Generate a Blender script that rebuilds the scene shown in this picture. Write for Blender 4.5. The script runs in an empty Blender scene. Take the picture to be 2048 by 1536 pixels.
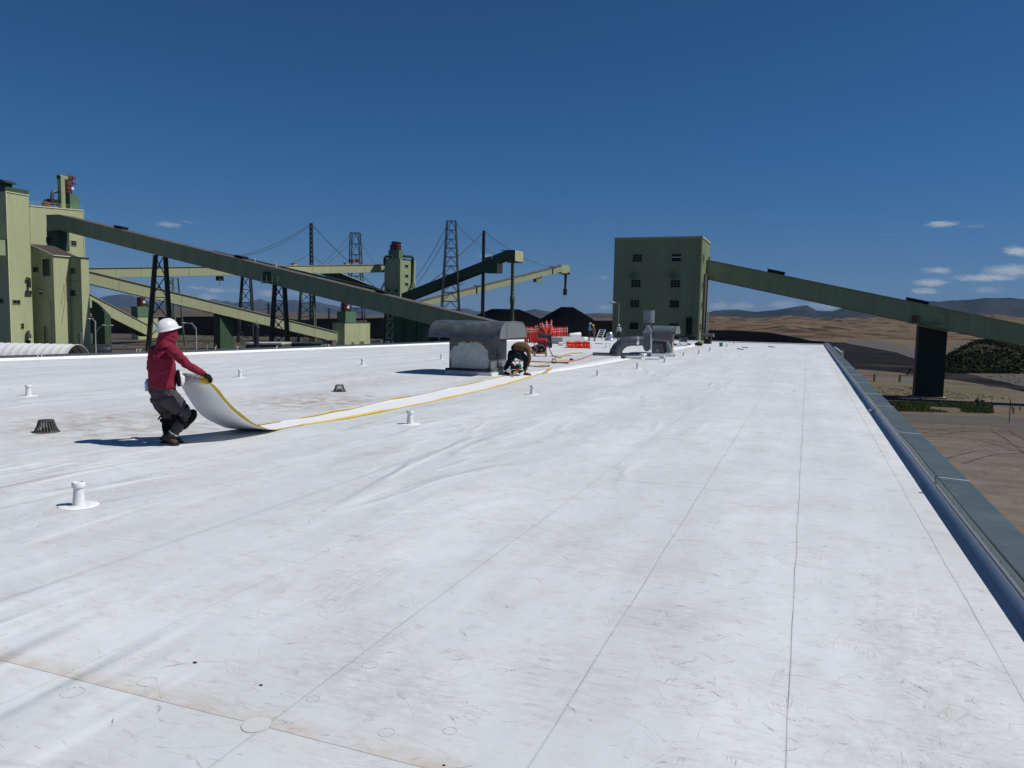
import bpy, bmesh, math, random
import numpy as np
from mathutils import Vector, Matrix, noise as mnoise
random.seed(7)
C = bpy.context.scene
R_ = math.radians
V = lambda *a: np.array(a, dtype=float)
# ------------------------------------------------------------------ camera
YAW, PITCH, ROLL, FPX, CH = 20.9, 4.98, 1.1, 1538.0, 1.7
GZ = -9.3                                            # yard level below the roof
y_, p_, r_ = map(R_, (YAW, PITCH, ROLL))
FW = V(-math.sin(y_)*math.cos(p_), math.cos(y_)*math.cos(p_), -math.sin(p_))
RT0 = V(math.cos(y_), math.sin(y_), 0); UP0 = np.cross(RT0, FW)
RT = RT0*math.cos(r_)+UP0*math.sin(r_); UP = UP0*math.cos(r_)-RT0*math.sin(r_)
FH = V(-math.sin(y_), math.cos(y_), 0); LH = V(math.cos(y_), math.sin(y_), 0)
CAM = V(0, 0, CH)
cd = bpy.data.cameras.new("camera"); cam = bpy.data.objects.new("camera", cd); C.collection.objects.link(cam)
cd.sensor_fit = 'HORIZONTAL'; cd.sensor_width = 36; cd.lens = 36*FPX/2048; cd.clip_end = 80000; cd.clip_start = .05
cam.matrix_world = Matrix(((RT[0], UP[0], -FW[0], 0), (RT[1], UP[1], -FW[1], 0), (RT[2], UP[2], -FW[2], CH), (0, 0, 0, 1)))
C.camera = cam
# ------------------------------------------------------------------ exposure, sun, sky
SUN_EL, SUN_S = 53.0, 4.2
SUNH = V(.965, .262, 0); SUNH /= np.linalg.norm(SUNH)
C.view_settings.view_transform = 'Standard'; C.view_settings.look = 'None'; C.view_settings.exposure = 0.0; C.view_settings.gamma = 1
sd = bpy.data.lights.new("sun", 'SUN'); sd.energy = SUN_S; sd.angle = R_(.5); sd.color = (1, .965, .91)
so = bpy.data.objects.new("sun", sd); C.collection.objects.link(so)
sdir = Vector((SUNH[0]*math.cos(R_(SUN_EL)), SUNH[1]*math.cos(R_(SUN_EL)), math.sin(R_(SUN_EL))))
so.rotation_euler = sdir.to_track_quat('Z', 'Y').to_euler()
C.cycles.max_bounces = 6; C.cycles.diffuse_bounces = 3; C.cycles.volume_bounces = 0
# pixel helpers: a point seen at pixel (px,py) of the 2048 px photograph, on a plane or at a real distance
def ray(px, py): return FW+RT*(px-1024)/FPX-UP*(py-768)/FPX
def onz(px, py, z=0.0): d = ray(px, py); return CAM+d*((z-CH)/d[2])
def onY(px, py, Y): d = ray(px, py); return CAM+d*(Y/d[1])
def onX(px, py, X): d = ray(px, py); return CAM+d*(X/d[0])
def S(px, py, D): d = ray(px, py); return CAM+d*(D/float(d@FH))
def proj(P): v = P-CAM; z = v@FW; return 1024+FPX*(v@RT)/z, 768-FPX*(v@UP)/z
def along(P, d, px):                                # slide P along d until it stands in picture column px
    u = (px-1024)/FPX; a = P-CAM
    t = (u*(a@FW)-a@RT)/((d@RT)-u*(d@FW)); return P+d*t
def zat(P, py):                                     # same ground position, height as seen at row py
    px = proj(P)[0]; D = (P-CAM)@FH
    q = S(px, py, D); return q[2]
XD, YD, ZD = V(1, 0, 0), V(0, 1, 0), V(0, 0, 1)
# world
W = bpy.data.worlds.new("World"); C.world = W; W.use_nodes = True
nt = W.node_tree; nt.nodes.clear()
def N(nt, typ, **k):
    n = nt.nodes.new(typ)
    for a, b in k.items():
        if a == 'i':
            for kk, vv in b.items(): n.inputs[kk].default_value = vv
        else: setattr(n, a, b)
    return n
def L(nt, a, b): nt.links.new(a, b)
sky = N(nt, 'ShaderNodeTexSky', sky_type='NISHITA', sun_disc=False, sun_elevation=R_(SUN_EL), altitude=2000, air_density=1.0, dust_density=.1, ozone_density=1.6)
sky.sun_rotation = math.atan2(SUNH[0], SUNH[1])
bg = N(nt, 'ShaderNodeBackground', i={1: .055}); wo = N(nt, 'ShaderNodeOutputWorld')
tc = N(nt, 'ShaderNodeTexCoord'); sx = N(nt, 'ShaderNodeSeparateXYZ'); L(nt, tc.outputs['Generated'], sx.inputs[0])
az = N(nt, 'ShaderNodeMath', operation='ARCTAN2'); L(nt, sx.outputs[0], az.inputs[0]); L(nt, sx.outputs[1], az.inputs[1])
el = N(nt, 'ShaderNodeMath', operation='ARCSINE'); L(nt, sx.outputs[2], el.inputs[0])
cx = N(nt, 'ShaderNodeCombineXYZ'); L(nt, az.outputs[0], cx.inputs[0]); L(nt, el.outputs[0], cx.inputs[1])
mp = N(nt, 'ShaderNodeMapping', i={3: (60, 190, 1)}); L(nt, cx.outputs[0], mp.inputs[0])
no = N(nt, 'ShaderNodeTexNoise', i={'Scale': 1.6, 'Detail': 6.0, 'Roughness': .62}); L(nt, mp.outputs[0], no.inputs['Vector'])
nb = N(nt, 'ShaderNodeVectorMath', operation='SUBTRACT'); L(nt, no.outputs['Color'], nb.inputs[0]); nb.inputs[1].default_value = (.5, .5, .5)
ns = N(nt, 'ShaderNodeVectorMath', operation='MULTIPLY'); L(nt, nb.outputs[0], ns.inputs[0]); ns.inputs[1].default_value = (.028, .011, 0)
wp = N(nt, 'ShaderNodeVectorMath', operation='ADD'); L(nt, cx.outputs[0], wp.inputs[0]); L(nt, ns.outputs[0], wp.inputs[1])
clouds = [(335, 449, 27, 4.5, .42), (378, 444, 16, 2.5, .15), (1886, 449, 30, 4.5, .7), (2040, 502, 26, 8, .9), (1876, 541, 26, 6, .62), (2022, 541, 44, 10, .75),
 (1975, 556, 56, 6.5, .85), (1860, 565, 32, 7, .8), (1847, 582, 24, 5, .75), (1975, 580, 30, 5, .35), (1655, 611, 50, 9, .4), (1208, 555, 13, 3, .3), (1210, 614, 22, 6, .35),
 (1438, 612, 26, 8, .4), (1484, 612, 28, 7, .4), (1567, 609, 32, 9, .42), (392, 575, 22, 3.5, .6), (431, 581, 22, 5.5, .75), (474, 581, 24, 4, .32), (415, 594, 24, 6, .55),
 (540, 587, 28, 8, .6), (592, 587, 30, 5, .35), (972, 514, 14, 7, .4), (219, 583, 30, 7, .28), (1400, 565, 10, 4, .2), (1780, 470, 14, 2, .15), (1945, 452, 20, 3, .2)]
last = None
for (px, py, w, h, a) in clouds:
    d = ray(px, py); d = d/np.linalg.norm(d); ca, ce = math.atan2(d[0], d[1]), math.asin(d[2])
    m = N(nt, 'ShaderNodeMapping', vector_type='POINT'); k1, k2 = FPX/(w*1.0), FPX/(h*1.15)
    m.inputs[1].default_value = (-ca*k1, -ce*k2, 0); m.inputs[3].default_value = (k1, k2, 0); L(nt, wp.outputs[0], m.inputs[0])
    ln = N(nt, 'ShaderNodeVectorMath', operation='LENGTH'); L(nt, m.outputs[0], ln.inputs[0])
    mr = N(nt, 'ShaderNodeMapRange', interpolation_type='SMOOTHSTEP', i={1: 1.15, 2: .15, 3: 0, 4: a}); L(nt, ln.outputs['Value'], mr.inputs[0])
    if last is None: last = mr.outputs[0]
    else:
        mm = N(nt, 'ShaderNodeMath', operation='MAXIMUM'); L(nt, last, mm.inputs[0]); L(nt, mr.outputs[0], mm.inputs[1]); last = mm.outputs[0]
hs = N(nt, 'ShaderNodeMixRGB', blend_type='MULTIPLY', i={0: 1.0}); L(nt, sky.outputs[0], hs.inputs[1])
te = N(nt, 'ShaderNodeMapRange', i={1: 0.0, 2: .20}); L(nt, el.outputs[0], te.inputs[0]); tm = N(nt, 'ShaderNodeMixRGB', i={1: (.36, .53, .84, 1), 2: (.25, .655, 1.0, 1)}); L(nt, te.outputs[0], tm.inputs[0]); te2 = N(nt, 'ShaderNodeMapRange', i={1: .55, 2: 1.0}); L(nt, el.outputs[0], te2.inputs[0]); tm2 = N(nt, 'ShaderNodeMixRGB', i={2: (.24, .46, .66, 1)}); L(nt, te2.outputs[0], tm2.inputs[0]); L(nt, tm.outputs[0], tm2.inputs[1]); L(nt, tm2.outputs[0], hs.inputs[2])
mx = N(nt, 'ShaderNodeMixRGB'); L(nt, last, mx.inputs[0]); L(nt, hs.outputs[0], mx.inputs[1]); mx.inputs[2].default_value = (8.5, 9.2, 10.0, 1)
L(nt, mx.outputs[0], bg.inputs[0]); L(nt, bg.outputs[0], wo.inputs[0])
CLOUDMIX, BG = mx, bg
# ------------------------------------------------------------------ materials
MATS = {}
def mat(name, col, rough=.6, var=.12, scale=1.5, metal=0.0, bump=0.0, bscale=20, streak=None, spec=.4, stretch=None, dirt=None):
    """procedural paint: base colour broken up by two noises, optional streak/dirt colour and fine bump"""
    if name in MATS: return MATS[name]
    m = bpy.data.materials.new(name); m.use_nodes = True; t = m.node_tree; b = t.nodes['Principled BSDF']
    b.inputs['Roughness'].default_value = rough; b.inputs['Metallic'].default_value = metal; b.inputs['Specular IOR Level'].default_value = spec
    tc = N(t, 'ShaderNodeTexCoord'); mpn = N(t, 'ShaderNodeMapping'); L(t, tc.outputs['Object'], mpn.inputs[0])
    if stretch: mpn.inputs[3].default_value = stretch
    n1 = N(t, 'ShaderNodeTexNoise', i={'Scale': scale, 'Detail': 7.0, 'Roughness': .6}); L(t, mpn.outputs[0], n1.inputs['Vector'])
    mr = N(t, 'ShaderNodeMapRange', i={1: .28, 2: .72, 3: 1-var, 4: 1+var}); L(t, n1.outputs[0], mr.inputs[0])
    mu = N(t, 'ShaderNodeMixRGB', blend_type='MULTIPLY', i={0: 1.0, 1: (*col, 1)}); L(t, mr.outputs[0], mu.inputs[2])
    out = mu.outputs[0]
    if dirt:
        dc, amt, dsc = dirt
        n2 = N(t, 'ShaderNodeTexNoise', i={'Scale': dsc, 'Detail': 9.0, 'Roughness': .7}); L(t, mpn.outputs[0], n2.inputs['Vector'])
        m2 = N(t, 'ShaderNodeMapRange', i={1: .5, 2: .7, 3: 0, 4: amt}); L(t, n2.outputs[0], m2.inputs[0])
        x = N(t, 'ShaderNodeMixRGB', i={2: (*dc, 1)}); L(t, m2.outputs[0], x.inputs[0]); L(t, out, x.inputs[1]); out = x.outputs[0]
    L(t, out, b.inputs['Base Color'])
    if bump:
        n3 = N(t, 'ShaderNodeTexNoise', i={'Scale': bscale, 'Detail': 5.0}); L(t, mpn.outputs[0], n3.inputs['Vector'])
        bp = N(t, 'ShaderNodeBump', i={'Strength': 1.0, 'Distance': bump}); L(t, n3.outputs[0], bp.inputs['Height']); L(t, bp.outputs[0], b.inputs['Normal'])
    MATS[name] = m; return m
SIDE = mat('cream_siding', (.415, .44, .255), .55, .10, .25, stretch=(1, 1, .25), dirt=((.20, .20, .11), .35, .5))
SIDE2 = mat('cream_siding_weathered', (.38, .40, .22), .6, .14, .2, stretch=(1, 1, .2), dirt=((.17, .17, .10), .45, .4))
GAL = mat('shade_toned_siding', (.265, .315, .185), .6, .14, .5, stretch=(1, 1, .12), dirt=((.19, .22, .13), .35, .9))  # cream siding darkened: shade on the near walls put into the colour
GALP = mat('sun_toned_gallery_siding', (.37, .395, .23), .6, .08, .12, dirt=((.26, .28, .16), .35, .25))  # lighter copy for the sunlit galleries: sunlight put into the colour
GREEN = mat('dark_green_siding', (.038, .075, .038), .6, .12, .4)
MGREEN = mat('mid_green_paint', (.09, .17, .095), .6, .12, .4)
STEEL = mat('trestle_steel', (.028, .038, .030), .6, .15, .8)
RED = mat('oxide_red_paint', (.15, .034, .026), .6, .2, .6)
ROOFB = mat('brown_roof_sheet', (.10, .085, .075), .7, .2, .6)
GLASS = mat('dark_window_glass', (.010, .012, .013), .35, .2, 2, spec=.25)
FRAME = mat('window_frame_paint', (.26, .29, .18), .6)
BLACK = mat('black_rubber', (.012, .012, .013), .7, .2, 8)
WIRE = mat('cable_steel', (.06, .065, .07), .6)
GALV = mat('galvanised_metal', (.20, .22, .235), .42, .22, 2.5, metal=.35, dirt=((.14, .15, .15), .5, 3.0), bump=.004, bscale=5)
GALVD = mat('weathered_metal', (.075, .087, .098), .45, .3, 3, metal=.25, dirt=((.17, .185, .19), .45, 2.0), bump=.003, bscale=6)
BRIGHT = mat('bright_aluminium', (.62, .64, .66), .3, .1, 6, metal=.8)
WHITE = mat('white_plastic', (.72, .73, .74), .45, .06, 6)
TENT = mat('white_tent_fabric', (.68, .70, .70), .6, .08, .5)
COAL = mat('coal', (.0035, .0037, .005), .95, .5, .05, bump=.5, bscale=.5, dirt=((.008, .008, .009), .5, .03), spec=.0)
# ------------------------------------------------------------------ mesh builder and scene tree
ORG = {}
class MB:
    def __init__(s): s.v = []; s.f = []
    def add(s, vs, fs):
        o = len(s.v); s.v += [tuple(float(c) for c in v) for v in vs]; s.f += [tuple(i+o for i in f) for f in fs]; return s
    def hexa(s, b, t):                                # 4 bottom, 4 top points
        return s.add(list(b)+list(t), [(3, 2, 1, 0), (4, 5, 6, 7), (0, 1, 5, 4), (1, 2, 6, 5), (2, 3, 7, 6), (3, 0, 4, 7)])
    def box(s, c, sz, ax=None):                       # centre, size, (ux,uy,uz)
        ux, uy, uz = ax if ax else (XD, YD, ZD); c = np.array(c, float); a, b, d = sz[0]/2, sz[1]/2, sz[2]/2
        q = [(-a, -b), (a, -b), (a, b), (-a, b)]
        return s.hexa([c+ux*i+uy*j-uz*d for i, j in q], [c+ux*i+uy*j+uz*d for i, j in q])
    def bar(s, p, q, w, h=None):                      # rectangular bar from p to q
        p, q = np.array(p, float), np.array(q, float); d = q-p; l = np.linalg.norm(d)
        if l < 1e-9: return s
        d /= l; u = np.cross(d, ZD)
        if np.linalg.norm(u) < 1e-3: u = XD.copy()
        u /= np.linalg.norm(u); v = np.cross(u, d); h = h or w
        return s.box((p+q)/2, (w, h, l), (u, v, d))
    def tube(s, pts, rad, n=10, cap=True, side=None):
        pts = [np.array(p, float) for p in pts]; k = len(pts)
        if not hasattr(rad, '__len__'): rad = [rad]*k
        rings = []; pu = None
        for i, p in enumerate(pts):
            d = pts[min(i+1, k-1)]-pts[max(i-1, 0)]; d = d/(np.linalg.norm(d)+1e-12)
            if side is not None: u = np.array(side, float)
            elif pu is None: u = np.cross(d, ZD) if abs(d[2]) < .95 else XD.copy()
            else: u = pu
            u = u-d*(u@d); u = u/(np.linalg.norm(u)+1e-12); pu = u; w = np.cross(d, u)
            r = rad[i]; ra, rb = r if hasattr(r, '__len__') else (r, r)
            rings.append([p+u*ra*math.cos(2*math.pi*j/n)+w*rb*math.sin(2*math.pi*j/n) for j in range(n)])
        vs = [q for r in rings for q in r]; fs = []
        for i in range(k-1):
            for j in range(n): fs.append((i*n+j, i*n+(j+1) % n, (i+1)*n+(j+1) % n, (i+1)*n+j))
        if cap: fs.append(tuple(range(n-1, -1, -1))); fs.append(tuple((k-1)*n+j for j in range(n)))
        return s.add(vs, fs)
    def lathe(s, c, prof, n=20, axis=ZD):             # prof = [(radius, height)]
        c = np.array(c, float); a = np.array(axis, float); a /= np.linalg.norm(a)
        u = np.cross(a, XD) if abs(a[0]) < .9 else np.cross(a, YD); u /= np.linalg.norm(u); w = np.cross(a, u)
        vs = [c+a*h+(u*math.cos(2*math.pi*j/n)+w*math.sin(2*math.pi*j/n))*max(r, 1e-4) for r, h in prof for j in range(n)]
        k = len(prof); fs = [(i*n+j, i*n+(j+1) % n, (i+1)*n+(j+1) % n, (i+1)*n+j) for i in range(k-1) for j in range(n)]
        return s.add(vs, fs)
    def ball(s, c, r, n=12, rot=None):
        r = r if hasattr(r, '__len__') else (r, r, r); vs = []; m = max(4, n//2)
        for i in range(m+1):
            th = math.pi*i/m
            for j in range(n):
                q = V(math.sin(th)*math.cos(2*math.pi*j/n)*r[0], math.sin(th)*math.sin(2*math.pi*j/n)*r[1], math.cos(th)*r[2])
                if rot is not None: q = rot[0]*q[0]+rot[1]*q[1]+rot[2]*q[2]
                vs.append(np.array(c)+q)
        return s.add(vs, [(i*n+j, (i+1)*n+j, (i+1)*n+(j+1) % n, i*n+(j+1) % n) for i in range(m) for j in range(n)])
    def prism(s, poly, z0, z1):                       # footprint polygon (xy), z1 may be a list
        n = len(poly); z1 = z1 if hasattr(z1, '__len__') else [z1]*n
        b = [V(p[0], p[1], z0) for p in poly]; t = [V(p[0], p[1], z) for p, z in zip(poly, z1)]
        return s.add(b+t, [tuple(range(n-1, -1, -1)), tuple(range(n, 2*n))]+[(i, (i+1) % n, n+(i+1) % n, n+i) for i in range(n)])
    def rib(s, tp, tq, bp, bq, n, sp=.3, d=.04):      # ribbed sheet between top edge tp-tq and bottom edge bp-bq
        tp, tq, bp, bq = map(lambda a: np.array(a, float), (tp, tq, bp, bq)); l = np.linalg.norm(bq-bp); k = max(1, int(round(l/sp)))
        ts = []
        for i in range(k):
            for f, o in ((0, 0), (.55, 0), (.68, 1), (.87, 1)): ts.append(((i+f)/k, o))
        ts.append((1, 0)); vs = []
        for t, o in ts: vs += [tp+(tq-tp)*t+n*d*o, bp+(bq-bp)*t+n*d*o]
        return s.add(vs, [(2*i, 2*i+1, 2*i+3, 2*i+2) for i in range(len(ts)-1)])
    def grid(s, rows):
        m, n = len(rows), len(rows[0])
        return s.add([p for r in rows for p in r], [(i*n+j, i*n+j+1, (i+1)*n+j+1, (i+1)*n+j) for i in range(m-1) for j in range(n-1)])
    def build(s, name, m, parent=None, smooth=False, fix=True, org=None):
        me = bpy.data.meshes.new(name)
        o0 = ORG[parent.name] if parent is not None else (np.array(org, float) if org is not None else V(0, 0, 0))
        me.from_pydata([tuple(np.array(v)-o0) for v in s.v], [], s.f)
        if fix:
            b = bmesh.new(); b.from_mesh(me); bmesh.ops.remove_doubles(b, verts=b.verts, dist=1e-5); bmesh.ops.recalc_face_normals(b, faces=b.faces); b.to_mesh(me); b.free()
        me.materials.append(m)
        if smooth:
            for p in me.polygons: p.use_smooth = True
            if smooth != 'all':
                try: me.set_sharp_from_angle(angle=R_(40))
                except Exception: pass
        o = bpy.data.objects.new(name, me); C.collection.objects.link(o); ORG[o.name] = o0
        if parent is not None: o.parent = parent
        else: o.location = tuple(o0)
        return o
def tag(o, label, cat, group=None, kind=None):
    o['label'] = label; o['category'] = cat
    if group: o['group'] = group
    if kind: o['kind'] = kind
    return o
def thing(name, loc, label, cat, group=None, kind=None):
    o = bpy.data.objects.new(name, None); C.collection.objects.link(o); o.location = tuple(loc); o.empty_display_size = .2
    ORG[o.name] = np.array(loc, float); return tag(o, label, cat, group, kind)
def struct(o): o['kind'] = 'structure'; return o
def dup(root, loc, rz=0.0, sc=1.0, label=None, group=None, tilt=None):
    r = root.copy(); C.collection.objects.link(r); r.location = tuple(loc); r.rotation_euler = (tilt[0], tilt[1], rz) if tilt else (0, 0, rz); r.scale = (sc,)*3
    if label: r['label'] = label
    if group: r['group'] = group
    for ch in list(root.children):
        c = ch.copy(); C.collection.objects.link(c); c.parent = r
        for g in list(ch.children):
            d = g.copy(); C.collection.objects.link(d); d.parent = c
    return r
def fbm(x, y, z=0.0, o=4, s=1.0):
    return mnoise.fractal(Vector((x*s, y*s, z)), 1.0, 2.0, o)
# ================================================================== SETTING
def ground_mat():
    m = bpy.data.materials.new('yard_dirt'); m.use_nodes = True; t = m.node_tree; b = t.nodes['Principled BSDF']; b.inputs['Roughness'].default_value = .9; b.inputs['Specular IOR Level'].default_value = .1
    g = N(t, 'ShaderNodeNewGeometry')
    def nz(sc, de=8, ro=.6, st=(1, 1, 1)):
        mp = N(t, 'ShaderNodeMapping', i={3: st}); L(t, g.outputs['Position'], mp.inputs[0])
        n = N(t, 'ShaderNodeTexNoise', i={'Scale': sc, 'Detail': de, 'Roughness': ro}); L(t, mp.outputs[0], n.inputs['Vector']); return n.outputs[0]
    def mrg(s, a, c, lo=0, hi=1):
        n = N(t, 'ShaderNodeMapRange', i={1: a, 2: c, 3: lo, 4: hi}); L(t, s, n.inputs[0]); return n.outputs[0]
    def mix(f, a, c):
        n = N(t, 'ShaderNodeMixRGB'); L(t, f, n.inputs[0])
        for k, q in ((1, a), (2, c)):
            if isinstance(q, tuple): n.inputs[k].default_value = (*q, 1)
            else: L(t, q, n.inputs[k])
        return n.outputs[0]
    c = mix(mrg(nz(.02), .35, .65), (.12, .093, .071), (.17, .135, .104))
    c = mix(mrg(nz(.25, 10, .7, (1, 1.7, 1)), .45, .7, 0, .75), c, (.055, .045, .038))
    c = mix(mrg(nz(.07, 9, .65, (.6, 1.6, 1)), .52, .66, 0, .7), c, (.035, .032, .03))
    c = mix(mrg(nz(1.2, 8, .75, (.6, 1.5, 1)), .56, .7, 0, .35), c, (.17, .148, .125))
    c = mix(mrg(nz(.012, 6, .6), .56, .62, 0, .6), c, (.10, .10, .045))
    sp_ = N(t, 'ShaderNodeSeparateXYZ'); L(t, g.outputs['Position'], sp_.inputs[0]); ad = N(t, 'ShaderNodeMath', operation='MULTIPLY_ADD', i={1: 34.0}); L(t, nz(.06, 6, .6, (1, 2, 1)), ad.inputs[0]); L(t, sp_.outputs[1], ad.inputs[2])
    c = mix(mrg(ad.outputs[0], 122, 92, 0, .85), c, mix(mrg(nz(.35, 10, .72, (.7, 1.4, 1)), .4, .62), (.185, .168, .152), (.125, .108, .095)))
    L(t, c, b.inputs['Base Color'])
    bp = N(t, 'ShaderNodeBump', i={'Strength': .8, 'Distance': .15}); L(t, nz(1.5), bp.inputs['Height']); L(t, bp.outputs[0], b.inputs['Normal'])
    return m
DIRT = ground_mat()
mb = MB(); mb.add([(-40000, -3000, GZ), (40000, -3000, GZ), (40000, 42000, GZ), (-40000, 42000, GZ)], [(0, 1, 2, 3)]); struct(mb.build('ground', DIRT))
# coal stained ground, gravel road, grass: sheets above the dirt
def blobsheet(name, m, pts, z, jag=1.0, n=10):
    P = [np.array(p[:2]) for p in pts]; out = []
    for i in range(len(P)):
        a, b = P[i], P[(i+1) % len(P)]; nn = max(2, min(60, int(np.linalg.norm(b-a)/3)))
        for k in range(nn):
            q = a+(b-a)*k/nn; out.append(V(q[0]+jag*fbm(q[0]*.13, q[1]*.13, 1.3), q[1]+jag*3*fbm(q[0]*.13, q[1]*.13, 7.7), z))
    mb = MB(); mb.add(out, [tuple(range(len(out)))]); return mb.build(name, m, fix=False)
DIRTC = mat('coal_stained_dirt', (.010, .010, .011), .9, .5, .12, spec=.05, dirt=((.075, .06, .048), .85, .07), stretch=(.5, 1.6, 1))
ROADM = mat('gravel_road', (.078, .066, .057), .9, .15, .1, dirt=((.06, .052, .045), .6, .15), stretch=(.4, 2, 1))
MUD = mat('dry_grass_field', (.105, .082, .040), .9, .3, .08, dirt=((.07, .085, .03), .6, .1), stretch=(.5, 2, 1))
g = lambda x, y, z=GZ: onz(x, y, z)
struct(blobsheet('coal_stained_ground', DIRTC, [g(1640, 683), g(1710, 686), g(1800, 704), g(1890, 722), g(1990, 752), g(2100, 778), g(2100, 792), g(1960, 768), g(1850, 752), g(1780, 744), g(1690, 735)], GZ+.004, 1.0))
struct(blobsheet('dirt_road', ROADM, [g(1700, 676), g(1760, 682), g(1900, 714), g(2010, 745), g(2120, 772), g(2120, 790), g(2000, 762), g(1890, 738), g(1790, 704), g(1690, 686)], GZ+.008, .5))
struct(blobsheet('access_road', ROADM, [g(1745, 826), g(1850, 829), g(1960, 833), g(2200, 842), g(2200, 866), g(1960, 851), g(1850, 846), g(1745, 842)], GZ+.008, .25))
struct(blobsheet('dry_field', MUD, [g(1700, 765), g(1790, 762), g(1880, 766), g(2000, 783), g(2040, 797), g(1890, 797), g(1740, 793)], GZ+.012, .8))
struct(blobsheet('plant_yard', mat('plant_yard_dirt', (.075, .06, .045), .9, .3, .05, dirt=((.035, .03, .027), .8, .045), stretch=(.6, 1.8, 1)), [V(-420, 60), V(-60, 60), V(-60, 400), V(-420, 400)], GZ+.004, 3))
def track(mb, pts, gap=1.7, w=.28):
    P = [onz(x, y, GZ) for x, y in pts]; Q = []
    for i in range(len(P)-1):
        p0, p1_, p2_, p3 = P[max(0, i-1)], P[i], P[i+1], P[min(len(P)-1, i+2)]
        for j in range(14): t_ = j/14; Q.append(.5*((2*p1_)+(-p0+p2_)*t_+(2*p0-5*p1_+4*p2_-p3)*t_**2+(-p0+3*p1_-3*p2_+p3)*t_**3))
    for sd in (-gap/2, gap/2):
        rw = []
        for i, q in enumerate(Q):
            d = Q[min(i+1, len(Q)-1)]-Q[max(i-1, 0)]; d /= np.linalg.norm(d); n = V(-d[1], d[0], 0); j = .06*mnoise.noise(Vector((i*.7, sd, 0))); rw.append([q+n*(sd+w/2+j)+ZD*.016, q+n*(sd-w/2-j)+ZD*.016])
        mb.grid(rw)
def trackmat(nm, col):
    m = bpy.data.materials.new(nm); m.use_nodes = True; t = m.node_tree; b = t.nodes['Principled BSDF']; b.inputs['Roughness'].default_value = .95; b.inputs['Base Color'].default_value = (*col, 1)
    g_ = N(t, 'ShaderNodeNewGeometry'); n = N(t, 'ShaderNodeTexNoise', i={'Scale': 1.3, 'Detail': 8.0, 'Roughness': .75}); L(t, g_.outputs['Position'], n.inputs['Vector']); r = N(t, 'ShaderNodeMapRange', i={1: .42, 2: .62, 3: 0, 4: .8}); L(t, n.outputs[0], r.inputs[0]); L(t, r.outputs[0], b.inputs['Alpha']); return m
mb = MB()
for pts in (((1815, 858), (1900, 852), (1980, 850), (2080, 856)), ((1850, 880), (1930, 866), (2000, 872), (2080, 892)), ((1880, 905), (1960, 886), (2060, 890)), ((1990, 960), (2040, 925), (2100, 915)), ((1800, 838), (1900, 838), (2080, 850)), ((1960, 880), (2010, 905), (2100, 925))): track(mb, pts)
struct(mb.build('tyre_tracks', trackmat('track_pale', (.20, .17, .145)), fix=False)); mb = MB()
for pts in (((1830, 870), (1920, 872), (2010, 890), (2090, 915)), ((1900, 925), (1980, 905), (2080, 905)), ((1860, 868), (1950, 858), (2090, 866)), ((2000, 862), (2040, 885), (2100, 930)), ((1720, 700), (1830, 712), (1960, 745), (2100, 782)), ((1700, 690), (1830, 703), (1980, 742), (2100, 774))): track(mb, pts)
struct(mb.build('dark_tyre_tracks', trackmat('track_dark', (.05, .042, .037)), fix=False))
def ridge(name, m, pts, D, base_front, base_back, seed=0, rough=.12, zb=GZ, n=14, res=6):
    """a hill or mountain: crest through the listed pixels at distance D, slopes to the ground in front and behind"""
    cols = []
    for i in range(len(pts)-1):
        (x0, y0), (x1, y1) = pts[i], pts[i+1]
        k = max(1, int(abs(x1-x0)/res))
        for j in range(k): cols.append((x0+(x1-x0)*j/k, y0+(y1-y0)*j/k))
    cols.append(pts[-1]); rows = []
    for a in range(2*n+1):
        t = (a-n)/n; row = []                           # -1 front .. 0 crest .. 1 back
        for (x, y) in cols:
            c = S(x, y, D); dd = c-CAM; dd[2] = 0; dd /= np.linalg.norm(dd); h = c[2]-zb
            p = c+dd*(t*(base_front if t < 0 else base_back)); f = .5*(1+math.cos(math.pi*abs(t)))
            w = fbm(p[0]/D*14+seed, p[1]/D*14, seed, 5)
            hh = h*(f*(1+rough*w*(1-abs(1-2*abs(t))*0+0)*min(1, abs(t)*3)) + .10*rough*w)
            row.append(V(p[0], p[1], zb+max(hh, -1.0) - (.5 if abs(t) == 1 else 0)))
        rows.append(row)
    mb = MB(); mb.grid(rows); o = mb.build(name, m, smooth='all', fix=False); return struct(o)
def land(name, c1, c2, c3, s1, s2, bump=0.0):
    m = bpy.data.materials.new(name); m.use_nodes = True; t = m.node_tree; b = t.nodes['Principled BSDF']; b.inputs['Roughness'].default_value = .95; b.inputs['Specular IOR Level'].default_value = .05
    g_ = N(t, 'ShaderNodeNewGeometry')
    n1 = N(t, 'ShaderNodeTexNoise', i={'Scale': s1, 'Detail': 8.0, 'Roughness': .6}); n2 = N(t, 'ShaderNodeTexNoise', i={'Scale': s2, 'Detail': 9.0, 'Roughness': .65})
    L(t, g_.outputs['Position'], n1.inputs['Vector']); L(t, g_.outputs['Position'], n2.inputs['Vector'])
    r1 = N(t, 'ShaderNodeMapRange', i={1: .4, 2: .6}); r2 = N(t, 'ShaderNodeMapRange', i={1: .5, 2: .58}); L(t, n1.outputs[0], r1.inputs[0]); L(t, n2.outputs[0], r2.inputs[0])
    a = N(t, 'ShaderNodeMixRGB', i={1: (*c1, 1), 2: (*c2, 1)}); L(t, r1.outputs[0], a.inputs[0])
    d = N(t, 'ShaderNodeMixRGB', i={2: (*c3, 1)}); L(t, r2.outputs[0], d.inputs[0]); L(t, a.outputs[0], d.inputs[1]); L(t, d.outputs[0], b.inputs['Base Color'])
    return m
MTN = land('far_forested_mountain', (.030, .035, .035), (.045, .048, .042), (.02, .027, .027), .0006, .002)
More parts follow.
